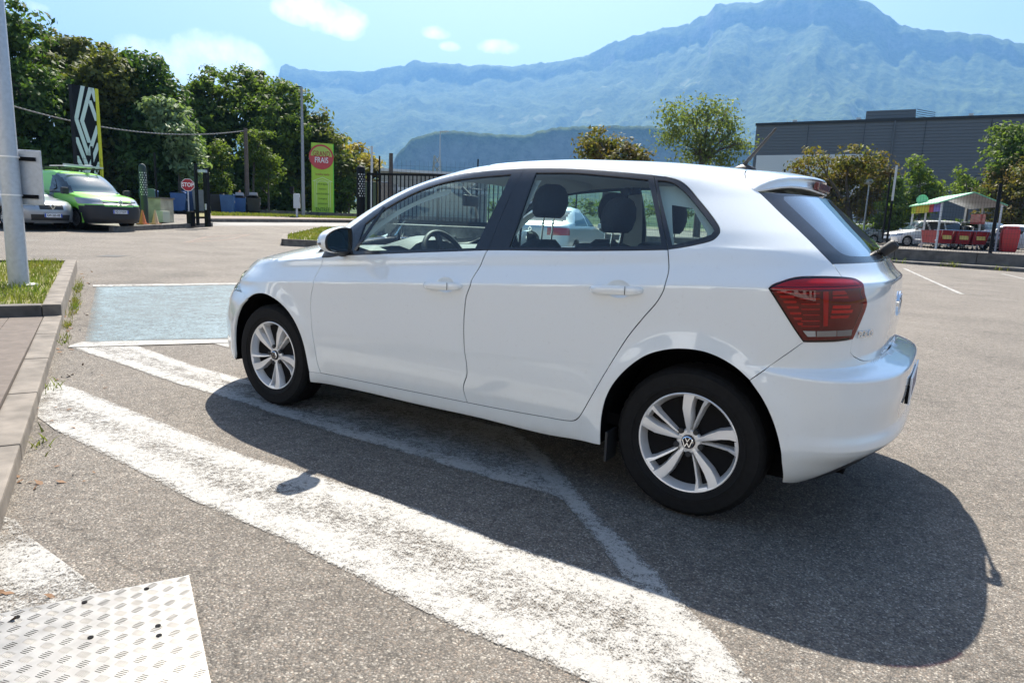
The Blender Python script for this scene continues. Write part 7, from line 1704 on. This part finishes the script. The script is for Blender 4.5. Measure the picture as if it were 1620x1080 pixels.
def tree(name,label,base,blobs,n,size,mt,seed,group=None,trunk_r=.22,limbs=7,cat='tree',**k):
    root=empty(name,base,0,label,cat,group);b0=Vector(base)
    B=[(x-b0.x,y-b0.y,z-b0.z,rh,rz) for x,y,z,rh,rz in blobs]
    crown_mesh('crown',B,n,size,seed,mt,root,**k)
    rng=random.Random(seed);tb=MB();top=max(B,key=lambda q:q[2]);c=Vector((sum(q[0] for q in B)/len(B),sum(q[1] for q in B)/len(B),0));zl=min(q[2]-q[4]*.5 for q in B);zl=max(zl,.6)
    fork=Vector((c.x*.35,c.y*.35,zl));tb.tube([(0,0,-.4),(fork.x*.4,fork.y*.4,zl*.5),tuple(fork)],[trunk_r*1.2,trunk_r,trunk_r*.8],9)
    for q in (B if len(B)<=limbs else rng.sample(B,limbs)):
        e=Vector(q[:3]);m=fork.lerp(e,.5)+Vector((rng.uniform(-.3,.3),rng.uniform(-.3,.3),.3))
        tb.tube([tuple(fork),tuple(m),tuple(e)],[trunk_r*.6,trunk_r*.35,trunk_r*.12],7)
        for _ in range(4):
            e2=e+Vector((rng.uniform(-1,1)*q[3]*.8,rng.uniform(-1,1)*q[3]*.8,rng.uniform(-.3,1)*q[4]*.8));s=m.lerp(e,rng.uniform(.2,.9));tb.tube([tuple(s),tuple(s.lerp(e2,.5)+Vector((0,0,.15))),tuple(e2)],[trunk_r*.22,trunk_r*.12,trunk_r*.04],5)
    tb.build('trunk',M['bark'],root,smooth=60);return root
def E_(p3,rh,rz): return (p3[0],p3[1],p3[2],rh,rz)
L1=leaf_mat('dark_green_leaves',(0.041,0.084,0.022),(0.081,0.135,0.030),.22,.34)
L2=leaf_mat('olive_green_leaves',(0.068,0.095,0.024),(0.135,0.142,0.038),.25,.34)
L3=leaf_mat('silver_green_leaves',(0.115,0.176,0.081),(0.216,0.284,0.149),.5,.30,.35)
L4=leaf_mat('fresh_green_leaves',(0.062,0.105,0.024),(0.120,0.165,0.040),.3,.42)
L5=leaf_mat('bright_bush_leaves',(.080,.125,.026),(.135,.180,.040),.5,.40)
L6=leaf_mat('autumn_olive_leaves',(0.162,0.155,0.030),(0.284,0.209,0.047),.35,.40)
L7=leaf_mat('maroon_green_leaves',(0.142,0.084,0.030),(0.115,0.142,0.027),.9,.34)
L8=leaf_mat('willow_leaves',(.090,.125,.040),(.140,.165,.055),.6,.42)
TG='dense trees behind the wire fence'
BG='round bright bushes before the dark trees'
MG='maroon and green maples'
YG='young light green trees by the shelter'
tree('leafy_tree','very tall dark green tree at the frame edge behind the lamp column',(46.05,-14.59,0.88),[(46.43,-15.41,11.07,1.63,1.63),(47.67,-16.59,9.54,1.75,1.89),(47.94,-15.70,7.42,2.07,2.07),(44.79,-16.06,7.28,1.68,1.82),(46.40,-15.20,4.41,2.22,2.22),(44.71,-16.15,4.46,1.85,1.85),(46.24,-15.27,1.88,2.10,1.68),(49.52,-15.15,9.23,1.98,2.26),(46.78,-13.85,5.31,2.34,2.88)],25500,0.34,L1,1,TG)
tree('leafy_tree','broad olive-tinted tree rising behind the tall totem',(46.13,-19.40,0.89),[(50.65,-20.27,10.83,1.55,1.43),(49.16,-21.11,10.40,1.68,1.68),(47.23,-18.74,8.25,1.93,1.78),(45.38,-20.13,8.75,1.83,1.98),(46.63,-21.65,7.13,1.87,1.87),(48.32,-20.05,6.39,2.22,2.07),(46.35,-20.76,4.81,2.06,2.06),(46.95,-18.85,3.65,2.21,2.21),(45.35,-20.71,2.60,2.26,1.64),(50.06,-19.17,9.70,1.33,1.64)],30600,0.34,L2,2,TG)
tree('leafy_tree','rounded tree with pale leaf undersides on the slope down to the stop sign',(43.72,-22.20,0.88),[(44.93,-22.31,9.50,1.62,1.56),(44.76,-23.18,7.86,1.76,1.76),(44.87,-22.07,5.91,1.86,1.86),(43.86,-23.65,6.28,1.55,1.68),(43.33,-23.68,4.44,1.49,1.68),(43.14,-21.61,3.65,1.97,1.82),(41.16,-23.04,5.32,0.86,1.01),(44.39,-23.33,2.36,1.97,1.49)],23800,0.34,L1,3,TG)
tree('silver_leaved_tree','tree spilling silvery pale leaves above the stop sign',(40.41,-21.93,0.85),[(41.16,-21.76,6.69,0.86,0.86),(40.18,-21.69,5.51,0.88,0.97),(40.39,-22.34,4.46,0.85,1.03),(39.33,-21.96,3.38,0.65,0.86),(41.16,-21.26,7.10,0.57,0.54)],4420,0.34,L3,4,None)
tree('leafy_tree','mid green tree behind the twisted cable left of the wooden pole',(47.03,-28.56,0.91),[(49.69,-29.06,9.05,1.43,1.36),(48.75,-30.35,9.90,1.93,1.86),(49.02,-29.89,7.50,2.21,2.21),(49.81,-29.49,5.09,2.29,2.48),(47.47,-29.75,3.18,2.51,1.96),(50.33,-28.66,3.10,1.98,1.98)],18700,0.34,L4,5,TG)
tree('leafy_tree','largest airy green tree behind the wooden utility pole',(45.74,-31.83,0.91),[(49.22,-32.97,11.10,1.81,1.43),(47.72,-33.92,10.43,1.97,1.74),(45.09,-33.96,9.56,1.85,1.70),(46.76,-31.67,8.35,2.15,1.97),(44.00,-32.14,7.59,2.11,1.93),(44.54,-34.70,7.71,1.42,1.72),(46.42,-32.20,5.54,2.43,2.25),(45.18,-34.24,5.47,2.29,2.29),(46.19,-31.35,2.81,2.70,1.88),(44.89,-33.95,2.97,2.39,1.93)],28900,0.34,L4,6,TG)
tree('leafy_tree','green-gold tree just behind the lime green sign',(42.90,-36.11,0.89),[(44.09,-35.93,7.85,1.28,1.43),(42.53,-35.83,6.31,1.52,1.52),(44.72,-36.43,5.16,1.81,1.89),(41.05,-36.12,4.84,1.26,1.41),(43.24,-36.44,3.12,2.00,1.77),(44.53,-34.93,3.53,1.67,2.06)],13600,0.34,L2,7,TG)
tree('golden_tree','yellow-brown tree at the end of the row above the gate post',(43.47,-40.60,0.90),[(45.15,-39.26,6.47,1.31,1.31),(46.16,-42.09,6.11,1.37,1.37),(42.55,-40.21,5.36,0.95,1.19),(44.90,-41.25,4.21,1.63,1.46),(41.72,-40.35,4.42,0.81,0.97)],7650,0.34,L6,8,None)
tree('round_bush','bright green clipped bush standing before the dark trees',(42.03,-25.80,0.87),[(42.47,-26.15,4.95,0.93,0.87),(42.26,-25.72,3.86,0.95,0.95),(41.21,-25.31,2.91,0.85,0.85)],3200,0.20,L5,9,BG,trunk_r=.08,cat="bush",sub=.4)
tree('round_bush','bright green bush with twin heads beside the wooden pole',(40.28,-26.94,0.86),[(41.12,-27.61,5.79,0.87,0.87),(40.06,-27.85,6.25,0.48,0.61),(40.64,-27.73,4.78,0.85,0.79)],2800,0.20,L5,10,BG,trunk_r=.08,cat="bush",sub=.4)
tree('round_bush','taller bright green bush between the wooden pole and the street lamp',(39.37,-27.53,0.85),[(39.68,-27.87,4.77,0.78,0.78),(39.65,-28.08,3.73,0.81,0.87),(40.86,-28.46,2.68,0.94,0.81)],2800,0.20,L5,11,BG,trunk_r=.08,cat="bush",sub=.4)
tree('round_bush','dull green bush between the lime sign and the gate post',(40.01,-35.58,0.87),[(40.24,-35.68,3.10,0.92,1.00),(40.17,-36.63,3.65,0.63,0.71),(41.08,-35.79,2.21,0.86,0.71)],2000,0.22,L4,12,BG,trunk_r=.08,cat="bush",sub=.4)
tree('maple_tree','brown-tinged tree top showing above the roof of the white hatchback',(19.61,-39.19,0.49),[(20.68,-38.45,6.20,0.71,0.84),(20.81,-40.06,6.79,0.69,0.69),(19.93,-40.55,6.40,0.69,0.69),(20.71,-40.50,5.66,1.11,0.78),(18.26,-39.68,5.94,0.71,0.58),(17.74,-40.10,5.57,0.63,0.50),(18.83,-39.03,5.29,0.90,0.50)],4200,0.26,L7,13,MG)
tree('willow_tree','loose willow-like tree with bare twigs beside the roof aerial',(14.24,-42.65,0.34),[(16.22,-41.23,8.47,0.83,0.83),(15.80,-43.73,8.60,1.06,1.12),(14.70,-44.31,8.93,1.05,1.12),(13.95,-45.87,8.95,1.01,1.14),(15.90,-41.80,7.33,1.05,0.92),(14.45,-42.64,7.18,1.34,1.09),(13.50,-45.08,7.44,1.12,1.12),(16.82,-42.58,7.04,0.67,0.60),(12.25,-44.14,6.76,0.71,0.59),(15.27,-43.46,6.06,1.29,0.78),(13.35,-43.59,5.83,1.33,0.76)],7000,0.20,L8,14,None,shell=0.2,sub=1.0,clump=20)
tree('maple_tree','wide maroon and green maple in front of the warehouse wall',(5.54,-49.19,0.55),[(9.33,-49.51,5.80,0.76,0.63),(7.79,-46.90,5.85,0.93,0.93),(7.87,-49.37,4.79,1.33,1.06),(6.11,-48.59,6.10,1.08,1.02),(6.51,-51.22,4.91,1.55,1.35),(4.54,-48.91,5.37,1.07,1.01),(4.32,-52.09,4.32,1.23,1.16),(6.55,-49.72,3.39,1.59,1.06),(5.12,-51.28,3.31,1.45,0.98),(8.25,-49.90,3.72,1.03,0.90)],12000,0.24,L7,15,MG)
tree('young_tree','slim light green tree between the maple and the shelter',(1.61,-49.34,0.55),[(2.23,-49.38,5.71,0.54,0.66),(1.96,-49.79,4.82,0.75,0.75),(1.58,-49.61,3.87,0.85,0.66),(2.33,-49.19,3.68,0.73,0.66),(1.00,-50.03,4.23,0.54,0.66),(1.93,-50.07,2.99,0.99,0.67)],3600,0.22,L5,16,YG,trunk_r=.09,sub=.5)
tree('young_tree','light green sapling against the warehouse windows',(-1.01,-52.26,0.55),[(-0.40,-52.77,5.31,0.42,0.51),(-0.63,-53.83,4.63,0.61,0.61),(-1.13,-54.64,4.25,0.53,0.53),(-0.35,-51.60,4.00,0.50,0.50)],1800,0.20,L5,17,YG,trunk_r=.09,sub=.5)
tree('young_tree','green tree under the maple beside the striped fence post',(3.01,-48.43,0.55),[(3.38,-47.39,2.86,1.02,0.90),(2.88,-49.29,2.11,1.07,0.76),(3.23,-48.30,4.11,0.70,0.82),(3.60,-47.10,1.84,0.76,0.57)],3400,0.22,L4,18,YG,trunk_r=.09,sub=.5)
tree('leafy_tree','large light green tree at the frame edge before the warehouse',(-4.18,-57.94,0.55),[(-2.62,-59.12,8.59,1.08,1.01),(-3.73,-60.25,8.56,1.25,1.11),(-2.50,-58.13,7.16,1.16,1.09),(-3.70,-58.78,6.77,1.50,1.36),(-2.25,-57.22,5.99,0.88,0.81),(-4.68,-61.51,7.68,1.52,1.87)],7500,0.25,L4,19,None)
tree('maple_tree','maroon maple at the frame edge above the shelter roof',(-3.67,-55.20,0.55),[(-2.72,-56.89,5.18,1.12,0.98),(-3.61,-56.75,5.73,1.15,1.15),(-1.91,-55.61,4.05,0.93,0.80),(-3.43,-57.10,4.01,1.50,1.16),(-4.14,-55.23,4.57,1.39,1.71),(-2.79,-55.43,2.85,1.34,0.88),(-4.35,-57.42,2.73,1.25,0.98)],8500,0.24,L7,20,MG)
tree('hedge','dark shaded undergrowth filling the ground beneath the trees',(45.70,-23.34,0.89),[(67.02,-20.30,1.30,1.65,1.34),(67.94,-22.14,1.43,1.71,1.39),(66.18,-23.05,1.55,1.70,1.38),(63.95,-23.71,1.30,1.69,1.37),(61.35,-24.20,1.42,1.66,1.35),(62.26,-26.29,1.55,1.72,1.40),(60.79,-27.32,1.67,1.72,1.40),(58.11,-27.72,1.78,1.69,1.37),(56.58,-28.69,1.90,1.69,1.37),(54.08,-29.08,2.01,1.66,1.35),(51.72,-29.47,1.76,1.63,1.33),(51.57,-31.29,1.89,1.67,1.36),(50.82,-32.78,2.02,1.70,1.38),(47.60,-32.50,2.11,1.64,1.33),(48.49,-35.29,2.28,1.72,1.40),(45.21,-34.83,2.36,1.66,1.35),(43.74,-35.80,2.47,1.66,1.35),(41.67,-36.21,2.22,1.64,1.33),(42.91,-39.83,2.41,1.74,1.42),(40.66,-40.11,2.51,1.72,1.39)],9500,0.34,L1,21,None,trunk_r=.06,limbs=3,cat="hedge")
tree('hedge','low green hedge behind the parked cars and the shelter',(0.02,-56.41,0.55),[(4.90,-55.18,1.60,1.07,0.57),(3.46,-52.82,1.63,1.02,0.54),(2.30,-53.10,1.68,1.01,0.54),(1.31,-57.68,1.77,1.08,0.57),(0.06,-55.21,1.79,1.02,0.54),(-1.08,-55.70,1.83,1.02,0.54),(-2.26,-58.61,1.91,1.05,0.56),(-3.38,-58.11,1.95,1.03,0.55),(-4.67,-61.14,2.03,1.07,0.57),(-5.65,-59.12,2.05,1.02,0.55)],5000,0.22,L4,22,None,trunk_r=.06,limbs=3,cat="hedge")
tree('hedge','low distant hedge and trees behind the mesh fence',(41.44,-60.11,0.91),[(48.69,-58.10,2.31,1.66,1.07),(46.61,-59.60,2.41,1.66,1.07),(44.29,-60.77,2.50,1.66,1.07),(39.89,-58.72,2.52,1.57,1.01),(39.20,-62.26,2.66,1.62,1.05),(36.67,-62.88,2.74,1.61,1.04),(34.84,-64.72,2.85,1.62,1.04),(31.85,-64.24,2.89,1.57,1.02),(29.94,-65.86,2.99,1.58,1.02),(28.38,-68.41,3.12,1.61,1.04),(25.89,-68.67,3.18,1.58,1.02),(24.23,-71.18,3.31,1.61,1.04),(21.48,-70.35,3.34,1.56,1.01),(19.54,-71.99,3.44,1.57,1.01),(18.29,-76.60,3.63,1.64,1.06),(15.84,-76.44,3.68,1.61,1.04)],7000,0.30,L4,23,None,trunk_r=.06,limbs=3,cat="hedge")
# ---------------------------------------------------------------- mountains (real distances, kilometres away) and the air between
M['mountain']=None
def mountain_material():
    m,nt,N,L,b=nodes_new('wooded_limestone_mountain');tc=N.new('ShaderNodeTexCoord');ge=N.new('ShaderNodeNewGeometry')
    sx_=N.new('ShaderNodeSeparateXYZ');L.new(ge.outputs['Normal'],sx_.inputs[0])
    n=N.new('ShaderNodeTexNoise');n.inputs['Scale'].default_value=.006;n.inputs['Detail'].default_value=10;n.inputs['Roughness'].default_value=.65;L.new(tc.outputs['Object'],n.inputs[0])
    ma=N.new('ShaderNodeMath');ma.operation='MULTIPLY_ADD';L.new(n.outputs[0],ma.inputs[0]);ma.inputs[1].default_value=.55;L.new(sx_.outputs[2],ma.inputs[2])
    mr=N.new('ShaderNodeMapRange');mr.inputs[1].default_value=.60;mr.inputs[2].default_value=.84;L.new(ma.outputs[0],mr.inputs[0])
    n2=N.new('ShaderNodeTexNoise');n2.inputs['Scale'].default_value=.03;n2.inputs['Detail'].default_value=8;n2.inputs['Roughness'].default_value=.7;L.new(tc.outputs['Object'],n2.inputs[0])
    m2=N.new('ShaderNodeMapRange');m2.inputs[1].default_value=.35;m2.inputs[2].default_value=.65;L.new(n2.outputs[0],m2.inputs[0])
    f=N.new('ShaderNodeMix');f.data_type='RGBA';f.inputs['A'].default_value=(.010,.030,.010,1);f.inputs['B'].default_value=(.095,.135,.035,1);L.new(m2.outputs[0],f.inputs['Factor'])
    r=N.new('ShaderNodeMix');r.data_type='RGBA';r.inputs['A'].default_value=(.10,.10,.09,1);r.inputs['B'].default_value=(.20,.19,.175,1);L.new(m2.outputs[0],r.inputs['Factor'])
    # a few pale fields low on the slopes
    n3=N.new('ShaderNodeTexNoise');n3.inputs['Scale'].default_value=.0035;n3.inputs['Detail'].default_value=5;L.new(tc.outputs['Object'],n3.inputs[0])
    g3=N.new('ShaderNodeMapRange');g3.inputs[1].default_value=.665;g3.inputs[2].default_value=.69;L.new(n3.outputs[0],g3.inputs[0])
    f2=N.new('ShaderNodeMix');f2.data_type='RGBA';L.new(g3.outputs[0],f2.inputs['Factor']);L.new(f.outputs['Result'],f2.inputs['A']);f2.inputs['B'].default_value=(.15,.17,.07,1)
    x=N.new('ShaderNodeMix');x.data_type='RGBA';L.new(mr.outputs[0],x.inputs['Factor']);L.new(r.outputs['Result'],x.inputs['A']);L.new(f2.outputs['Result'],x.inputs['B'])
    L.new(x.outputs['Result'],b.inputs['Base Color']);b.inputs['Roughness'].default_value=.95;b.inputs['Specular IOR Level'].default_value=.1
    bp=N.new('ShaderNodeBump');bp.inputs['Distance'].default_value=7;bp.inputs['Strength'].default_value=.8;L.new(n2.outputs[0],bp.inputs['Height']);L.new(bp.outputs[0],b.inputs['Normal'])
    return m
MM=mountain_material()
def vnoise(x,y,seed):
    def h(i,j): 
        v=np.sin(i*127.1+j*311.7+seed*74.7)*43758.5453;return v-np.floor(v)
    xi,yi=np.floor(x),np.floor(y);xf,yf=x-xi,y-yi;u=xf*xf*(3-2*xf);v=yf*yf*(3-2*yf)
    return (h(xi,yi)*(1-u)+h(xi+1,yi)*u)*(1-v)+(h(xi,yi+1)*(1-u)+h(xi+1,yi+1)*u)*v
def fbm(x,y,seed,o=6,ridge=False):
    s=0;a=1;t=0
    for k in range(o):
        n=vnoise(x,y,seed+k);n=1-abs(2*n-1) if ridge else n
        s=s+a*n;t+=a;a*=.5;x=x*2.03+7;y=y*2.03+3
    return s/t
def massif(name,az,hr,R0,Rin,Rout,cliff,seed,na=520,nr=150,rough=.16,expo=1.35,ridge_j=.0):
    """az (rad, world heading), hr ridge heights (m) at distance R0(az)"""
    A=np.linspace(az[0],az[-1],na);order=np.argsort(az);Hh=np.interp(A,np.array(az)[order],np.array(hr)[order])
    R0a=np.interp(A,np.array(az)[order],np.array(R0)[order])
    jit=(fbm(A*160,A*0+seed,seed+5,5)-.5)
    Hh=Hh*(1+ridge_j*jit)
    V=[];s=np.concatenate([np.linspace(0,1,nr),1+np.linspace(0,1,30)[1:]*1.0])
    P=np.zeros((na,len(s),3))
    for i,a in enumerate(A):
        r=np.where(s<=1,Rin+(R0a[i]-Rin)*s,R0a[i]+(Rout-R0a[i])*(s-1))
        P[i,:,0]=-.82+r*np.cos(a);P[i,:,1]=3.42+r*np.sin(a)
        low=np.clip(s/.93,0,1)**expo*(1-cliff);cl=cliff*np.clip((s-.93)/.055,0,1)**.8
        z=np.where(s<=1,low+cl,1-.75*np.clip(s-1,0,1)**1.2)
        P[i,:,2]=z*Hh[i]
    k=1/900.
    wx=fbm(P[:,:,0]*k*.6+5,P[:,:,1]*k*.6,seed+20,4)-.5;wy=fbm(P[:,:,0]*k*.6,P[:,:,1]*k*.6+9,seed+30,4)-.5
    n=fbm(P[:,:,0]*k+wx*1.6,P[:,:,1]*k+wy*1.6,seed,7,True)-.5
    n2=(fbm(A[:,None]*11+s[None]*1.1+wx*1.2,s[None]*2.2-A[:,None]*3+wy*1.2,seed+9,6,True)-.55)*.55
    w=np.clip(s/.5,0,1)*np.clip((1.0-s)/.05,0,1)
    P[:,:,2]+=(n*.55+n2*1.0)*rough*Hh[:,None]*w[None]*1.4
    P[:,:,2]=np.maximum(P[:,:,2],-3)
    m=len(s);ii,jj=np.meshgrid(np.arange(na-1),np.arange(m-1),indexing='ij');Q=np.stack([ii*m+jj,(ii+1)*m+jj,(ii+1)*m+jj+1,ii*m+jj+1],-1).reshape(-1,4)
    o=link_mesh(name,fast_mesh(name,P.reshape(-1,3),[Q],True),MM);return tag(o,kind='structure')
massif('mountain_range',[-1.9524, -1.8006, -1.6777, -1.6031, -1.566, -1.5275, -1.4939, -1.4767, -1.458, -1.4428, -1.4169, -1.4054, -1.3834, -1.355, -1.3313, -1.3089, -1.2773, -1.2551, -1.2447, -1.2302, -1.2228, -1.1981, -1.1482, -1.1147, -1.0896, -1.064, -1.0292, -0.9768, -0.9242, -0.8893, -0.8616, -0.8503, -0.8375, -0.8035, -0.7698, -0.7203, -0.6961, -0.6897, -0.6818, -0.6754, -0.6719, -0.666, -0.651, -0.5615, -0.3597, -0.1605],[445.7, 857.5, 1110.1, 1247.8, 1313.5, 1363.8, 1414.9, 1440.5, 1525.9, 1593.0, 1661.6, 1701.6, 1716.6, 1759.1, 1749.6, 1721.9, 1757.0, 1766.2, 1704.3, 1703.2, 1650.7, 1656.2, 1631.4, 1588.9, 1505.1, 1461.6, 1446.8, 1427.9, 1432.5, 1454.6, 1474.7, 1511.1, 1469.7, 1439.2, 1418.6, 1405.5, 1403.5, 1432.1, 1435.1, 1409.2, 1297.9, 1160.3, 906.4, 489.3, 47.6, -121.8],[5800, 5800, 5800, 5800, 5800, 5800, 5800, 5800, 5800, 5800, 5800, 5800, 5800, 5885.5, 5957.5, 6025.0, 6115.0, 6178.0, 6209.5, 6250.0, 6272.5, 6340.0, 6475.0, 6565.0, 6632.5, 6700.0, 6790.0, 6925.0, 7060.0, 7150.0, 7222.0, 7251.25, 7285.0, 7375.0, 7465.0, 7600.0, 7600, 7600, 7600, 7600, 7600, 7600, 7600, 7600, 7600, 7600],2900,8900,.17,3,na=620,nr=170,rough=.17,expo=1.55,ridge_j=.02)
massif('wooded_hill',[-1.7225, -1.5476, -1.4047, -1.3255, -1.2423, -1.1907, -1.1561, -1.1124, -1.0729, -1.042, -1.0244, -1.0067, -0.9799, -0.9487, -0.9264, -0.891, -0.8734, -0.849, -0.8455, -0.8334, -0.8265, -0.8197, -0.8041, -0.7694],[135.2, 176.7, 221.9, 255.3, 288.7, 308.8, 313.5, 313.5, 305.4, 295.4, 286.2, 274.8, 274.5, 275.5, 280.1, 278.1, 267.2, 250.5, 240.2, 211.2, 190.6, 146.3, 84.8, 21.3],[2300, 2300, 2300, 2300, 2300, 2300, 2300, 2300, 2300, 2300, 2300, 2300, 2300, 2300, 2300, 2300, 2300, 2300, 2300, 2300, 2300, 2300, 2300, 2300],1300,3000,.5,8,na=360,nr=90,rough=.14,expo=1.2,ridge_j=.03)
massif('wooded_lowland',[-1.6748, -1.4125, -1.0747, -0.8931, -0.8042, -0.7353, -0.6366, -0.5594, -0.359, -0.1603],[27.1, 26.8, 16.0, 16.3, 20.1, 22.5, 17.6, 11.9, -1.6, -18.0],[1100, 1100, 1100, 1100, 1100, 1100, 1100, 1100, 1100, 1100],500,1600,.1,12,na=200,nr=50,rough=.3,expo=1.0,ridge_j=.5)
# air
M['haze']=bpy.data.materials.new('haze_air');M['haze'].use_nodes=True;nt=M['haze'].node_tree;nt.nodes.clear();o_=nt.nodes.new('ShaderNodeOutputMaterial');v_=nt.nodes.new('ShaderNodeVolumePrincipled')
v_.inputs['Color'].default_value=(.175,.405,.80,1);v_.inputs['Density'].default_value=.00014;v_.inputs['Anisotropy'].default_value=.2
nt.links.new(v_.outputs[0],o_.inputs['Volume'])
hz=MB().box((3250,-2350,915),(12300,9900,1840)).build('haze',M['haze']);hz.location.z=-6;tag(hz,kind='stuff')
